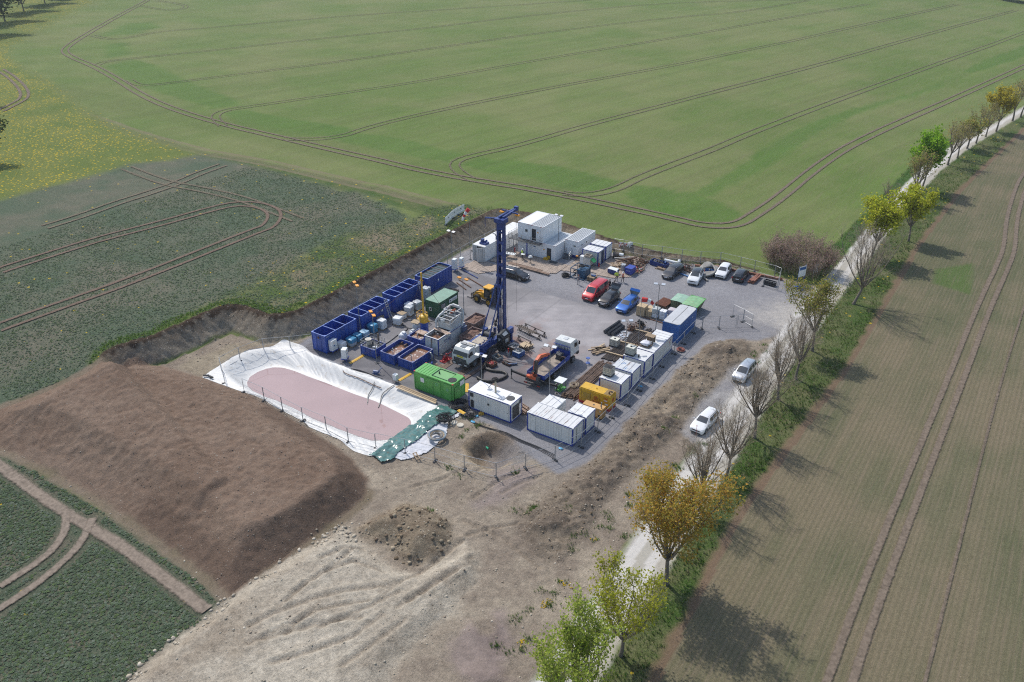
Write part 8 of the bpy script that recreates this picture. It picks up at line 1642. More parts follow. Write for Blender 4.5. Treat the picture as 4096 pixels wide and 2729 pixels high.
    ex.tube([hd+(0,-.085*s,.03*s),hd+(0,-.115*s,-.005*s),hd+(0,-.09*s,-.015*s)],[.008*s,.016*s,.012*s],6,m=2)
    for sg in (-1,1): ex.sph(hd+(sg*.035*s,-.088*s,.02*s),.012*s,6,m=3); ex.sph(hd+(sg*.098*s,.0,.0),(.012*s,.022*s,.032*s),6,m=2)
    ex.sph(hd+(0,-.088*s,-.045*s),(.024*s,.01*s,.007*s),6,m=0)
    eo=ex.build('extra',mats); bm=bmesh.new(); bm.from_mesh(body); bm.from_mesh(eo.data); bm.to_mesh(body); bm.free(); bpy.data.objects.remove(eo)
    b=bpy.data.objects.new('person',body); COL.objects.link(b); b.location=loc; b.rotation_euler=(0,0,rz); tag(b,label,'person')
    hc=tuple(hd)
    if hat: MB().lathe([(.16*s,0),(.155*s,.012*s),(.122*s,.02*s),(.118*s,.08*s),(.085*s,.125*s),(.02*s,.14*s)],(hc[0],hc[1]+.005,hc[2]+.035*s),16).build('helmet',hat,b,smooth=60)
    if hair: MB().sph((hc[0],hc[1]+.018*s,hc[2]+.045*s),(.112*s,.118*s,.105*s),12).build('hair',hair,b,smooth=60)
    if vest:
        ch=V[ix['chest']]; MB().lathe([(.165*s,-.34*s),(.19*s,-.15*s),(.205*s,.0),(.19*s,.08*s),(.12*s,.13*s)],(0,0,0),16).build('vest',vest,b,smooth=60,loc=(ch[0],ch[1]-.005,ch[2])).scale=(1.16,.86,1); MB().lathe([(.198*s,-.1*s),(.2*s,-.06*s)],(0,0,0),16).build('reflective_band',M('reflective_grey',(.6,.62,.6),.3),b,loc=(ch[0],ch[1]-.005,ch[2])).scale=(1.2,.90,1)
    return b
hiy=M('hi_vis_yellow',(.55,.75,.03),.6,var=.05); hio=M('hi_vis_orange',(.75,.16,.04),.6,var=.05); navy=M('navy_cloth',(.02,.03,.07),.8); greyc=M('grey_cloth',(.16,.16,.18),.85); khaki=M('khaki_cloth',(.26,.21,.14),.85); dcl=M('dark_cloth',(.015,.016,.02),.85); hairb=M('brown_hair',(.12,.06,.03),.7); haird=M('dark_hair',(.03,.02,.016),.7); hairr=M('auburn_hair',(.30,.10,.03),.7)
person('person in yellow safety vest and white helmet standing at the bar tables, facing the offices',(-14.3,22.75,.12),R(160),navy,dcl,plasticwhite,None,hiy,'hold')
person('person with auburn hair in grey clothes writing, standing in front of the hydraulic unit',(-1.6,19.2,0),R(10),greyc,M('light_grey_cloth',(.26,.26,.28),.85),None,hairr,None,'hold',h=1.7)
person('person in yellow safety jacket and white helmet, hand on hip, by the blue chest',(2.8,23.6,0),R(40),hiy,navy,plasticwhite,None,hiy,'hip')
person('person in orange safety vest and white helmet walking next to the yellow-jacketed one',(3.75,23.8,0),R(75),M('white_cloth',(.6,.6,.6),.8),dcl,plasticwhite,None,hio,'stride')
person('person in dark suit standing behind the red van',(3.35,20.2,0),R(-20),dcl,dcl,None,haird,None,'hold'); person('person in navy jacket and khaki trousers between the red van and the black car',(4.1,20.2,0),R(-60),navy,khaki,None,haird,None,'stand'); person('person in grey shirt crouching at the rear corner of the red van',(3.85,19.3,0),R(180),M('pale_grey_shirt',(.33,.34,.36),.8),greyc,None,haird,None,'crouch')
# ---------------------------------------------------------------- vegetation
def leafmat(name,trans=.35):
    m=bpy.data.materials.new(name); m.use_nodes=True; nt=m.node_tree; out=nt.nodes['Material Output']; nt.nodes.remove(nt.nodes['Principled BSDF']); vc=N(nt,'ShaderNodeVertexColor',layer_name='tint'); d=N(nt,'ShaderNodeBsdfDiffuse'); t=N(nt,'ShaderNodeBsdfTranslucent'); mx=N(nt,'ShaderNodeMixShader'); mx.inputs[0].default_value=trans
    L=nt.links; L.new(vc.outputs[0],d.inputs[0]); L.new(vc.outputs[0],t.inputs[0]); L.new(d.outputs[0],mx.inputs[1]); L.new(t.outputs[0],mx.inputs[2]); L.new(mx.outputs[0],out.inputs[0]); return m
leaf=leafmat('leaf',.5); blade=leafmat('grass_blade',.5)
stonem=leafmat('stone',.0)
bark=M('bark',(.16,.135,.11),.9,var=.3,vs=3,dirt=.25,dirtcol=(.16,.15,.08)); twigm=M('twig',(.36,.29,.21),.9,var=.25,vs=3)
def mesh_np(name,V,F,mat,col=None,parent=None,smooth=False):
    """V (n,3), F (m,k) arrays, col per vertex"""
    me=bpy.data.meshes.new(name); me.vertices.add(len(V)); me.vertices.foreach_set('co',np.ascontiguousarray(V,np.float32).ravel()); k=F.shape[1]
    me.loops.add(F.size); me.loops.foreach_set('vertex_index',F.astype(np.int32).ravel()); me.polygons.add(len(F)); me.polygons.foreach_set('loop_start',np.arange(0,F.size,k,dtype=np.int32)); me.update(calc_edges=True)
    if smooth: me.polygons.foreach_set('use_smooth',np.ones(len(F),bool))
    me.materials.append(mat)
    if col is not None:
        ca=me.color_attributes.new('tint','FLOAT_COLOR','POINT'); c=np.ones((len(V),4)); c[:,:3]=col; ca.data.foreach_set('color',c.ravel())
    o=bpy.data.objects.new(name,me); COL.objects.link(o)
    if parent: o.parent=parent
    return o
def scatter(name,TV,TF,pos,sc,rot,col,mat,tilt=None,parent=None,shade=None):
    n=len(pos); TV=np.asarray(TV,float); TF=np.asarray(TF,int); ca,sa=np.cos(rot),np.sin(rot); sc=np.asarray(sc,float)
    if sc.ndim==1: sc=np.stack([sc,sc,sc],1)
    P=TV[None]*sc[:,None,:]; x=P[...,0]*ca[:,None]-P[...,1]*sa[:,None]; y=P[...,0]*sa[:,None]+P[...,1]*ca[:,None]; P=np.stack([x,y,P[...,2]],-1)+pos[:,None,:]
    F=(TF[None]+(np.arange(n)*len(TV))[:,None,None]).reshape(-1,TF.shape[1]); C=np.repeat(col[:,None,:],len(TV),1)
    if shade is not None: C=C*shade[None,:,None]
    return mesh_np(name,P.reshape(-1,3),F,mat,C.reshape(-1,3),parent)
LEAFGAIN=1.75
def leaves(pts,size,n_per,spread,cols,rng_,flat=.5):
    """leaf quads in clumps round the given points"""
    n=len(pts)*n_per; c=np.repeat(pts,n_per,0)+rng_.normal(0,spread,(n,3)); a=rng_.normal(0,1,(n,3)); a/=np.linalg.norm(a,axis=1)[:,None]; b=rng_.normal(0,1,(n,3)); b[:,2]*=flat; b-=a*(a*b).sum(1)[:,None]; b/=np.linalg.norm(b,axis=1)[:,None]
    s=size*rng_.uniform(.6,1.35,(n,1)); V=np.stack([c-a*s,c-b*s*.7,c+a*s,c+b*s*.7],1).reshape(-1,3); F=np.arange(n*4).reshape(n,4)
    k=rng_.integers(0,len(cols),n); C=np.minimum(np.array(cols)[k]*rng_.uniform(.75,1.3,(n,1))*LEAFGAIN,.75); return V,F,np.repeat(C,4,0)
def grow(h,seed,spread=1.,fork=.26,limbs=7,lean=(0,0),twigs=True,trunk_r=.2,dens=1.):
    """branch skeleton -> (wood builder, twig builder, tip points)"""
    rr=random.Random(seed); wood_=MB(); tw=MB(); tips=[]
    def path(p,d,L,r0,r1,seg,up,wob):
        pts=[np.array(p)]; d=np.array(d,float)
        for i in range(seg):
            d=nrm(d+np.array((rr.gauss(0,wob),rr.gauss(0,wob),up))); pts.append(pts[-1]+d*L/seg)
        return pts,d
    tp,_=path((0,0,-.1),(lean[0],lean[1],1),h*fork*1.15,trunk_r,trunk_r*.7,4,.1,.05); k=len(tp); wood_.tube(tp,[trunk_r*(1.25 if i==0 else 1-.3*i/(k-1)) for i in range(k)],9)
    top=tp[-1]; ld=nrm(tp[-1]-tp[-2])
    for i in range(limbs):
        a=2*PI*i/limbs+rr.uniform(-.4,.4); o=rr.uniform(.25,.95)*spread if i else .08; d=(math.cos(a)*o+ld[0]*.5,math.sin(a)*o+ld[1]*.5,1.0); L=h*(1-fork)*rr.uniform(.72,.98)*(1 if i else 1.05)
        st=top-np.array((0,0,rr.uniform(0,.12)*h*fork)); pts,_=path(st,d,L,0,0,7,.14,.10); r=trunk_r*rr.uniform(.42,.6); wood_.tube(pts,[r*(1-.88*q/7)+.008 for q in range(8)],6)
        for j in range(int(9*dens)):
            f=rr.uniform(.18,.98); q=f*7; b0=int(q); p=pts[b0]+(pts[min(7,b0+1)]-pts[b0])*(q-b0); dd=nrm(pts[min(7,b0+1)]-pts[b0]) if b0<7 else nrm(pts[7]-pts[6])
            s=nrm(np.array((rr.gauss(0,1),rr.gauss(0,1),rr.uniform(-.1,.5)))); d2=nrm(dd*.75+s*.85); L2=h*.24*(1.15-f)*rr.uniform(.7,1.3)+h*.05
            p2,_=path(p,d2,L2,0,0,4,.16,.14); r2=max(.009,r*(1-f)*.38+.009); tw.tube(p2,[r2,r2*.8,r2*.6,r2*.45,.006],4,cap=False); tips+=[p2[2],p2[3],p2[4]]
            if twigs:
                for m_ in range(int(6*dens)):
                    f3=rr.uniform(.25,1); q3=f3*4; b3=min(3,int(q3)); p3=p2[b3]+(p2[b3+1]-p2[b3])*(q3-b3); s3=nrm(np.array((rr.gauss(0,1),rr.gauss(0,1),rr.gauss(0.25,.6)))); d3=nrm(nrm(p2[b3+1]-p2[b3])*.8+s3*.7); L3=h*.085*rr.uniform(.6,1.4); p4,_=path(p3,d3,L3,0,0,2,.15,.12); tw.tube(p4,[.0085,.0065,.004],3,cap=False); tips.append(p4[2])
                    for w_ in range(2):
                        s5=nrm(np.array((rr.gauss(0,1),rr.gauss(0,1),rr.gauss(.3,.6)))); e=p4[1]+nrm((p4[2]-p4[1])+s5*np.linalg.norm(p4[2]-p4[1])*.9)*L3*.5; tw.tube([p4[1],e],[.006,.003],3,cap=False)
    return wood_,tw,np.array(tips)
PROTO={}
def tree(name,label,x,y,h,kind,seed,spread=1.,width=1.,lean=(0,0),cols=None,nleaf=6,lsize=.16,lspread=.28,proto=None,z=None,group='trees along the gravel road',fork=.26,trunk_r=.2,dens=1.,limbs=7,sy=None):
    z=gz(x,y) if z is None else z; t=thing(name,label,'tree',(x,y,z),0,group)
    if proto and proto in PROTO:
        for src in PROTO[proto]: c=src.copy(); COL.objects.link(c); c.parent=t
    else:
        w_,tw,tips=grow(h,seed,spread,lean=lean,fork=fork,trunk_r=trunk_r,dens=dens,limbs=limbs); parts=[w_.build('trunk',bark,t,smooth=60)]
        if cols is not None:
            rg=np.random.default_rng(seed); V,F,C=leaves(tips,lsize,nleaf,lspread,cols,rg); k=len(V); tv=np.array(tw.v); 
            parts.append(tw.build('branches',twigm,t)); parts.append(mesh_np('crown',V,F,leaf,C,t))
        else: parts.append(tw.build('crown',twigm,t))
        if proto: PROTO[proto]=parts; PROTO[proto+'h']=h
    if proto: s=h/PROTO[proto+'h']; t.scale=(s*width,s*width,s); t.rotation_euler=(0,0,random.Random(seed).uniform(0,6.28))
    else: t.scale=(width,width,1)
    return t
och=[(.24,.175,.034),(.28,.19,.038),(.20,.165,.036),(.29,.165,.034),(.19,.175,.04)]; lim=[(.17,.22,.035),(.21,.25,.045),(.14,.19,.03),(.23,.26,.06)]; ylg=[(.21,.22,.02),(.25,.25,.03),(.17,.19,.02)]; oli=[(.16,.165,.038),(.19,.175,.045),(.13,.155,.035),(.22,.175,.05)]; yel=[(.25,.26,.025),(.29,.29,.03),(.21,.24,.025)]; brg=[(.12,.22,.015),(.16,.27,.02),(.10,.18,.015)]; ora=[(.27,.23,.03),(.30,.25,.03),(.23,.21,.04)]; brn=[(.17,.16,.05),(.19,.16,.06)]
def tb(px,py): return at(px,py)
x,y=tb(2664,2335); tree('maple_tree','ochre leaved tree over the road, between the bare trees and the bright green ones',x,y,12.0,'leaf',11,1.12,1.0,cols=och,nleaf=12,lsize=.105,lspread=.30,limbs=11,trunk_r=.23,dens=1.25,fork=.22)
x,y=tb(2483,2623); tree('maple_tree','yellow green young tree between the ochre tree and the lime green one',x,y,9.6,'leaf',23,1.3,.95,cols=ylg,nleaf=5,lsize=.105,lspread=.22,limbs=9,trunk_r=.19,dens=1.2,fork=.22)
x,y=tb(2310,2860); tree('maple_tree','lime green tree closest to the viewer at the edge of the gravel road',x,y,10.2,'leaf',37,1.1,.95,cols=lim,nleaf=8,lsize=.105,lspread=.22,limbs=10,trunk_r=.2,dens=1.25,fork=.22)
x,y=tb(2801,2040); tree('ash_tree','bare tree half hidden behind the ochre tree',x,y,9.3,'bare',41,1.1,1.0,limbs=11,dens=1.35,trunk_r=.17)
x,y=tb(2904,1910); tree('ash_tree','bare tree right beside the white estate car, next after the ochre tree',x,y,9.2,'bare',43,1.15,1.0,limbs=11,dens=1.35,trunk_r=.17)
x,y=tb(3017,1752); tree('ash_tree','bare tree between the white estate car and the silver people carrier',x,y,9.8,'bare',47,1.1,1.05,limbs=12,dens=1.35,trunk_r=.18)
x,y=tb(3112,1597); tree('ash_tree','bare tree with narrow crown opposite the silver people carrier',x,y,9.0,'bare',53,.95,1.0,limbs=10,dens=1.35,trunk_r=.17)
x,y=tb(3181,1517); tree('ash_tree','bare tree with two close stems beside the olive leaved one',x,y,9.2,'bare',59,.95,1.0,limbs=10,dens=1.35,trunk_r=.18)
x,y=tb(3249,1404); tree('maple_tree','olive leaved tree at the site entrance',x,y,10.2,'leaf',61,1.0,1.0,cols=oli,nleaf=6,lsize=.11,lspread=.26,limbs=9,trunk_r=.2,dens=1.2)
x,y=tb(3413,1217); tree('ash_tree','tall bare leaning tree opposite the thicket, with a low fork',x,y,13.0,'bare',67,1.15,1.0,lean=(.18,.25),limbs=12,fork=.2,trunk_r=.22,dens=1.35)
x,y=tb(3487,1029); tree('maple_tree','yellow blossoming tree hanging over the road beyond the thicket',x,y,10.0,'leaf',71,1.1,1.0,cols=yel,nleaf=8,lsize=.19,lspread=.34,limbs=8)
x,y=tb(3560,985); tree('maple_tree','yellow green tree on the field side beyond the yellow blossoming one',x+2.2,y+4,9.5,'leaf',73,1.1,.95,cols=yel,nleaf=7,lsize=.2,lspread=.36,limbs=7)
x,y=tb(3574,850); tree('ash_tree','small bare tree on the verge before the bright green tree',x-1,y,6.0,'bare',79,.8,1.0,proto='bare_s')
x,y=tb(3654,803); tree('ash_tree','sparse brownish tree standing just in front of the bright green one',x,y,9.6,'leaf',83,.9,1.0,cols=brn,nleaf=2,lsize=.15,lspread=.3)
x,y=tb(3686,761); tree('maple_tree','bright green full crowned tree on the far verge',x,y,11.2,'leaf',89,1.05,1.0,cols=brg,nleaf=8,lsize=.24,lspread=.42)
far=[(1840,1110,870,'b'),(1905,1065,870,'b'),(1970,1000,840,'g'),(2030,965,770,'b'),(2095,920,740,'b'),(2165,885,670,'o'),(2275,815,600,'b'),(2330,790,590,'b')]
lab=['bare tree first in the distant row after the bright green tree','bare tree second in the distant row, slightly leaning','greenish sparse tree third in the distant row','bare tree fourth in the distant row, before the thinner one','thin bare tree in the distant row just before the orange one','orange yellow crowned tree in the distant row','bare tree just beyond the orange yellow one','farthest bare tree at the edge of the picture']
for i,(a,b,c,k) in enumerate(far):
    px,py=2696+a/Q,b/Q; x,y=tb(px,py); dist=math.hypot(x-CAMPOS[0],y-CAMPOS[1]); h=(b-c)/Q/FPX*math.hypot(dist,55)/math.cos(math.atan2(55,dist))*1.02
    if k=='b': tree('ash_tree',lab[i],x,y,h,'bare',100+i,.9,1.1,proto='bare_f',cols=brn,nleaf=1,lsize=.16,lspread=.3)
    else: tree('maple_tree',lab[i],x,y,h,'leaf',100+i,1.,1.1,cols=ora if k=='o' else oli,nleaf=6 if k=='o' else 3,lsize=.2,lspread=.34)
# thicket
t=thing('thicket','large pinkish brown leafless thicket beside the site entrance','thicket',(25.3,44.2,gz(25.3,44.2))); tw=MB(); rr=random.Random(9); tips=[]
for i in range(170):
    a=rr.uniform(0,2*PI); q=math.sqrt(rr.random()); p=np.array((q*math.cos(a)*4.6,q*math.sin(a)*3.8,0)); hh=rr.uniform(4.2,6.6)*(1-.38*q*q); d=np.array((math.cos(a)*q*.5+rr.gauss(0,.12),math.sin(a)*q*.5+rr.gauss(0,.12),1)); pts=[p]
    for k in range(5): d=nrm(d+np.array((rr.gauss(0,.13),rr.gauss(0,.13),.1))); pts.append(pts[-1]+d*hh/5)
    tw.tube(pts,[.05,.04,.03,.022,.014,.006],4,cap=False)
    for k in range(16):
        f=rr.uniform(.3,1)*5; b=min(4,int(f)); c=pts[b]+(pts[b+1]-pts[b])*(f-b); dd=nrm(nrm(pts[b+1]-pts[b])*.6+np.array((rr.gauss(0,.6),rr.gauss(0,.6),rr.gauss(.2,.4)))); e=c+dd*rr.uniform(.4,1.1); tw.tube([c,(c+e)/2+np.array((0,0,.05)),e],[.012,.009,.004],3,cap=False); tips+=[e,(c+e)/2]
tw.build('trunk',twigm,t); V,F,C=leaves(np.array(tips),.085,5,.20,[(.22,.155,.135),(.26,.18,.16),(.17,.13,.11),(.20,.15,.12),(.12,.12,.06)],np.random.default_rng(4)); mesh_np('crown',V,F,leaf,C,t)
# dark trees at the far corners of the fields
dk=[(.028,.045,.014),(.035,.055,.016),(.022,.036,.012)]
for i,(px,py,h) in enumerate(((-40,140,19),(20,85,20),(95,45,19),(180,14,18),(265,-12,16),(-125,430,11),(-85,665,10))):
    x,y=at(px,py); tree('oak_tree',('dark trees in the far corner of the dandelion meadow' if i<5 else 'dark trees at the side edge of the meadow'),x,y,h,'leaf',200,1.3,1.5,cols=dk,nleaf=7,lsize=.42,lspread=.8,proto='oak',group='dark trees at the meadow corner' if i<5 else 'dark trees at the meadow side',fork=.15)
for i,(px,py,h) in enumerate(((3990,-6,6),(4035,2,7),(4075,8,8),(4110,14,8))):
    x,y=at(px,py); tree('hedge_bush','dark bushes at the far end of the big green field',x,y,h,'leaf',210,1.4,2.0,proto='oak',group='dark bushes beyond the big field')
# ---------------------------------------------------------------- scattered small stuff
def rand_in(n,x0,x1,y0,y1,zones,seed):
    g_=np.random.default_rng(seed); X=g_.uniform(x0,x1,n);Y=g_.uniform(y0,y1,n); k=np.isin(zone(X,Y),zones); return X[k],Y[k],g_
tuft_v=[];tuft_f=[]
for i in range(7):
    a=i*2*PI/7+.3*(i%2); r=.10+.05*(i%3); l=.55+.25*(i%2); w_=.05; c,s=math.cos(a),math.sin(a); k=len(tuft_v)
    tuft_v+=[(-s*w_,c*w_,0),(s*w_,-c*w_,0),(c*r*2.6,s*r*2.6,l)]; tuft_f.append((k,k+1,k+2))
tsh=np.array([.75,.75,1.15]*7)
def colmix(g_,n,cols): C=np.array(cols)[g_.integers(0,len(cols),n)]*g_.uniform(.7,1.3,(n,1)); return C
X,Y,g_=rand_in(52000,27,46,-75,150,[4],1); k=g_.random(len(X))<np.clip(1.3-np.hypot(X-55,Y+85)/210,.15,1); X,Y=X[k],Y[k]; nz=fbm(X,Y,.35,3,8)
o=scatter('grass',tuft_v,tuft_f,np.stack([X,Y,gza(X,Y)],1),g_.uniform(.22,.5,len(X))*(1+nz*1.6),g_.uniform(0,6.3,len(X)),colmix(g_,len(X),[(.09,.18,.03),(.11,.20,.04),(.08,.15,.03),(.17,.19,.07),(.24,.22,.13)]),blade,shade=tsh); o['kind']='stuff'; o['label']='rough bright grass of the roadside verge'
leaf_v=[];leaf_f=[]
for i in range(6):
    a=i*2*PI/6; c,s=math.cos(a),math.sin(a); r=.5; w_=.20; k=len(leaf_v); zt_=.16+.16*(i%2); leaf_v+=[(0,0,.12),(c*r*.55-s*w_,s*r*.55+c*w_,zt_*.8),(c*r,s*r,zt_),(c*r*.55+s*w_,s*r*.55-c*w_,zt_*.8)]; leaf_f.append((k,k+1,k+2,k+3))
X,Y,g_=rand_in(75000,-42,14,-74,-45,[2],2); nz=fbm(X,Y,.5,4,18); k=nz+g_.normal(0,.22,len(X))>-.16; X,Y=X[k],Y[k]
lk=np.full(len(X),9.)
for ln in (zo(RE,(-60,70),(150,230),(420,420),(620,540),(800,640),(1100,870),(1390,1090)),zo(RE,(0,930),(160,830),(320,720),(410,620),(450,520),(440,430)),zo(RE,(-40,1100),(60,1040),(280,890),(430,760),(530,660),(580,570),(625,470))):
    dd=pdist(X,Y,smooth_line(ln),5); lk=np.minimum(lk,dd)
k=lk>.2+.6*g_.random(len(X)); X,Y=X[k],Y[k]
ccol=[(.17,.225,.145),(.20,.25,.165),(.15,.205,.125),(.18,.245,.11),(.25,.29,.22)]
o=scatter('crop_plants',leaf_v,leaf_f,np.stack([X,Y,gza(X,Y)],1),g_.uniform(.16,.33,len(X)),g_.uniform(0,6.3,len(X)),colmix(g_,len(X),ccol),blade); o['kind']='stuff'; o['label']='blue green leafy crop below the brown soil heap'
X,Y,g_=rand_in(120000,-85,-22,-48,40,[2],3); nz=fbm(X,Y,.35,4,28); k=(nz*.6+g_.normal(0,.24,len(X))>-.05)&(g_.random(len(X))<np.clip(1.4-np.hypot(X-55,Y+85)/230,.1,1)); X,Y=X[k],Y[k]
lk=np.abs(pdist(X,Y,smooth_line(zo(RD,(0,690),(500,520),(1000,330),(1400,170),(1750,30))),5)-1.15); k=lk>.6; X,Y=X[k],Y[k]
o=scatter('crop_plants',leaf_v,leaf_f,np.stack([X,Y,gza(X,Y)],1),g_.uniform(.14,.30,len(X)),g_.uniform(0,6.3,len(X)),colmix(g_,len(X),ccol),blade); o['kind']='stuff'; o['label']='blue green crop in the field above the cut bank'
# weeds on the bare ground and grass fringe at the bank top
W_=[(RG,1040,310),(RG,1040,380),(RG,870,430),(RG,910,475),(RG,900,535),(RG,830,520),(RG,1010,590),(RG,660,590),(RG,800,610),(RG,730,580),(RG,395,400),(RG,350,440),(RG,650,680),(RG,580,895),(RG,450,950),(RG,530,970),(RG,480,1050),(RG,375,1075),(RG,300,1130),(RG,260,1160),(RG,350,1280),(RG,310,1350),(RG,220,1370),(RG,140,1335),(RG,720,1030),(RG,1340,110),(RG,1320,190),(RG,1250,250),(RG,1370,130),(RG,1160,200),(RG,520,1050),(K8,690,350),(K8,730,330),(K8,480,500),(K8,560,420),(K8,620,265),(K8,500,240),(K8,1210,975),(K8,470,1020),(K8,320,915),(K8,1460,1455),(K8,1190,1500),(K8,90,1500),(K8,1930,1480),(K11,1410,210),(K11,1430,340),(K11,1390,250),(K11,1530,190),(K11,1540,100),(K11,580,830),(K11,650,1430),(K11,560,1500),(K11,620,1540),(K11,730,1430),(K11,190,1270),(K11,330,1100)]
pp_=[];g_=np.random.default_rng(5)
for kk,a,b in W_:
    c=zo(kk,(a,b))[0]; n=int(g_.integers(14,36)); q=g_.normal(0,.26,(n,2))+np.array(c); pp_.append(q)
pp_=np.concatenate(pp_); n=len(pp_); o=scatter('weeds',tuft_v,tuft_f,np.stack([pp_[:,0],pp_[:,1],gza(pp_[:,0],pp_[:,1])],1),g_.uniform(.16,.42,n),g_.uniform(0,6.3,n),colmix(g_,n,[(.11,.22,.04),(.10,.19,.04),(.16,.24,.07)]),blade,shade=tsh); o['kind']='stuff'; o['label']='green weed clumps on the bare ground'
fl=[zo(RG,q)[0] for q in ((1040,312),(805,608),(580,898),(635,920),(470,1040),(460,1060),(490,1030),(310,1310),(1130,1040) if 0 else (325,1315))]; q=np.concatenate([np.array(c)+g_.normal(0,.18,(9,2)) for c in fl]); 
X,Y,g2=rand_in(26000,-80,-20,-30,60,[2],15); k=(fbm(X,Y,.4,3,39)>.20)&(sdist(X,Y,LEFTSTRIP)<4); q=np.concatenate([q,np.stack([X[k],Y[k]],1)]); n=len(q)
star=[(0,0,.5),(.5,0,.42),(.15,.48,.42),(-.4,.3,.42),(-.4,-.3,.42),(.15,-.48,.42)]; sf=[(0,1,2),(0,2,3),(0,3,4),(0,4,5),(0,5,1)]
o=scatter('dandelion_flowers',star,sf,np.stack([q[:,0],q[:,1],gza(q[:,0],q[:,1])],1),g_.uniform(.07,.16,n),g_.uniform(0,6,n),colmix(g_,n,[(.62,.42,.01),(.66,.46,.02)]),blade); o['kind']='stuff'; o['label']='yellow dandelion flowers in the weedy grass'
X,Y,g_=rand_in(60000,-62,-20,-40,34,[2,0],25); d=sd(X,Y,PAD,9.)-field_h(X,Y)*.95; k=(d>.1)&(d<1.9+fbm(X,Y,.3,2,3)*2)&((Y<-13)|(g_.random(len(X))<.16)); X,Y=X[k],Y[k]
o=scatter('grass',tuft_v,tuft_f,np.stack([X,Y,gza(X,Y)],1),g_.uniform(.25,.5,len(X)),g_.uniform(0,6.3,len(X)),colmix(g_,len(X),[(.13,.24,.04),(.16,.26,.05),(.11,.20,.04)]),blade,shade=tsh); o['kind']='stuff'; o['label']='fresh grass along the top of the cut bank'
# stones and clods
phi=(1+5**.5)/2; ico=np.array([(-1,phi,0),(1,phi,0),(-1,-phi,0),(1,-phi,0),(0,-1,phi),(0,1,phi),(0,-1,-phi),(0,1,-phi),(phi,0,-1),(phi,0,1),(-phi,0,-1),(-phi,0,1)],float); ico/=np.linalg.norm(ico[0]); ico*=np.random.default_rng(3).uniform(.75,1.2,(12,1)); icf=[(0,11,5),(0,5,1),(0,1,7),(0,7,10),(0,10,11),(1,5,9),(5,11,4),(11,10,2),(10,7,6),(7,1,8),(3,9,4),(3,4,2),(3,2,6),(3,6,8),(3,8,9),(4,9,5),(2,4,11),(6,2,10),(8,6,7),(9,8,1)]
def rocks(name,label,n,box,zones,smin,smax,cols,seed,pw=3.,keep=None):
    X,Y,g_=rand_in(n,*box,zones,seed)
    k=fbm(X,Y,.45,3,seed+50)+g_.normal(0,.10,len(X))>0; X,Y=X[k],Y[k]
    if keep is not None: k=keep(X,Y,g_); X,Y=X[k],Y[k]
    m=len(X); s=smin+(smax-smin)*g_.random(m)**pw; sc=np.stack([s*g_.uniform(.7,1.3,m),s*g_.uniform(.7,1.3,m),s*g_.uniform(.5,.9,m)],1); o=scatter(name,ico,icf,np.stack([X,Y,gza(X,Y)+s*.15],1),sc,g_.uniform(0,6.3,m),colmix(g_,m,cols),stonem); o['kind']='stuff'; o['label']=label
rocks('rubble','pale limestone rubble strewn over the bare clay ground',24000,(-36,32,-75,-18),[8,12,13],.012,.13,[(.42,.37,.29),(.36,.31,.24),(.48,.43,.35),(.27,.22,.17)],7,7.)
rocks('rubble','pale stones in the face of the cut bank and the rear spoil',17000,(-46,20,-40,42),[9],.02,.13,[(.40,.34,.26),(.33,.28,.21),(.24,.19,.14)],8,4.)
rocks('clods','brown clods and stones on the dirt ridge beside the fence',24000,(12,32,-48,22),[11],.02,.16,[(.22,.165,.11),(.16,.12,.085),(.27,.21,.15),(.34,.29,.23)],9,5.)
rocks('clods','clods and stones of the brown soil heap',14000,(-46,8,-58,-30),[10],.015,.085,[(.22,.17,.13),(.26,.20,.16),(.42,.37,.30),(.19,.145,.11)],10,5.)
rocks('rubble','row of broken stone at the foot of the clay heap',9000,(-6,10,-72,-34),[12,8,2,10],.03,.24,[(.40,.35,.27),(.46,.41,.33)],12,3.,keep=lambda X,Y,g:np.abs(sd(X,Y,CLAY,6)+.2)<.8)
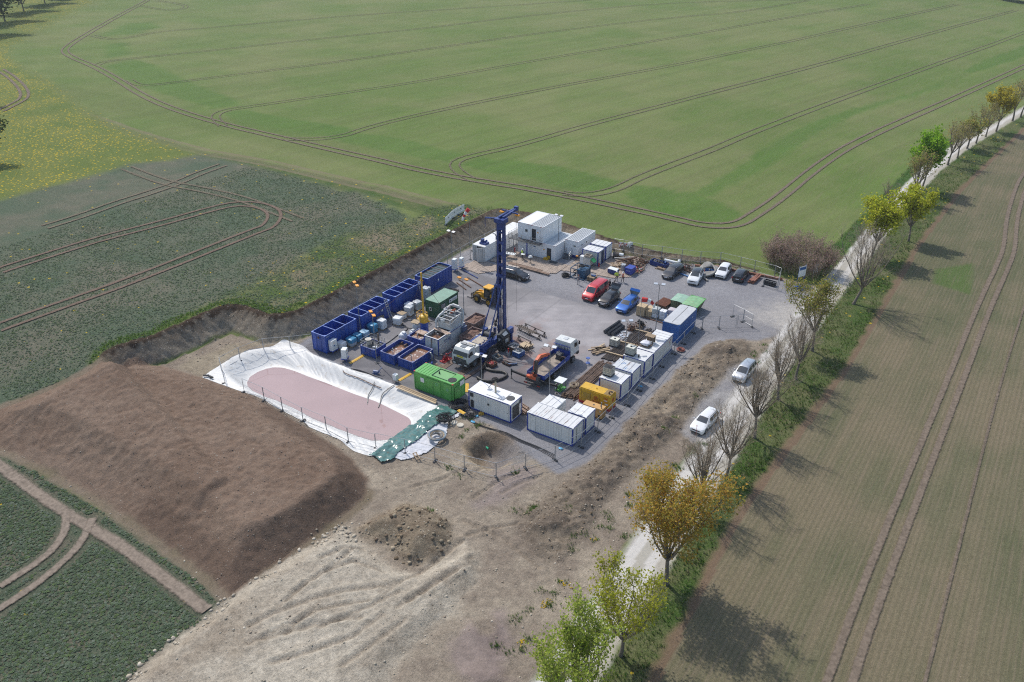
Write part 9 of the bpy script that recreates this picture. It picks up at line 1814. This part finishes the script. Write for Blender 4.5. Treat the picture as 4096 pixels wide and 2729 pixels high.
rocks('rubble','clods and stones of the low rubble heap on the clay',9000,(-8,26,-60,-30),[12,8],.04,.25,[(.20,.155,.105),(.30,.25,.18),(.16,.12,.085)],13,3.,keep=lambda X,Y,g:sd(X,Y,RUBBLE,6)<-.1)
# ---------------------------------------------------------------- light
w=bpy.data.worlds.new('World'); scene.world=w; w.use_nodes=True; nt=w.node_tree
bg=nt.nodes['Background']; sky=nt.nodes.new('ShaderNodeTexSky'); sky.sky_type='NISHITA'; sky.sun_disc=False
SUN_AZ=R(157); SUN_EL=R(52)
sd_=Vector((math.cos(SUN_AZ)*math.cos(SUN_EL),math.sin(SUN_AZ)*math.cos(SUN_EL),math.sin(SUN_EL)))
sky.sun_elevation=SUN_EL; sky.sun_rotation=PI/2-SUN_AZ; sky.air_density=1.2; sky.dust_density=2.0; sky.ozone_density=1.0; sky.altitude=300
nt.links.new(sky.outputs['Color'],bg.inputs['Color']); bg.inputs['Strength'].default_value=.15
sl=bpy.data.lights.new('sun','SUN'); sl.energy=3.1; sl.angle=R(.8); sl.color=(1,.955,.89); so=bpy.data.objects.new('sun',sl); COL.objects.link(so)
so.rotation_euler=(-sd_).to_track_quat('-Z','Y').to_euler(); so.location=(-60,40,120)
scene.view_settings.view_transform='Standard'; scene.view_settings.look='None'; scene.view_settings.exposure=.12; scene.view_settings.gamma=1
scene.cycles.use_denoising=False
scene.cycles.max_bounces=6; scene.cycles.transparent_max_bounces=16
scene.cycles.pixel_filter_type='BLACKMAN_HARRIS'; scene.cycles.filter_width=1.15
hz=MB().box(-800,330,-140,940,-4,62).build('haze',[],None); hz['kind']='stuff'
hm=bpy.data.materials.new('haze_air'); hm.use_nodes=True; hn=hm.node_tree; hn.nodes.remove(hn.nodes['Principled BSDF']); pv=hn.nodes.new('ShaderNodeVolumePrincipled'); pv.inputs['Color'].default_value=(.80,.87,.95,1); pv.inputs['Density'].default_value=.00016; pv.inputs['Anisotropy'].default_value=.2
hn.links.new(pv.outputs[0],hn.nodes['Material Output'].inputs['Volume']); hz.data.materials.append(hm)
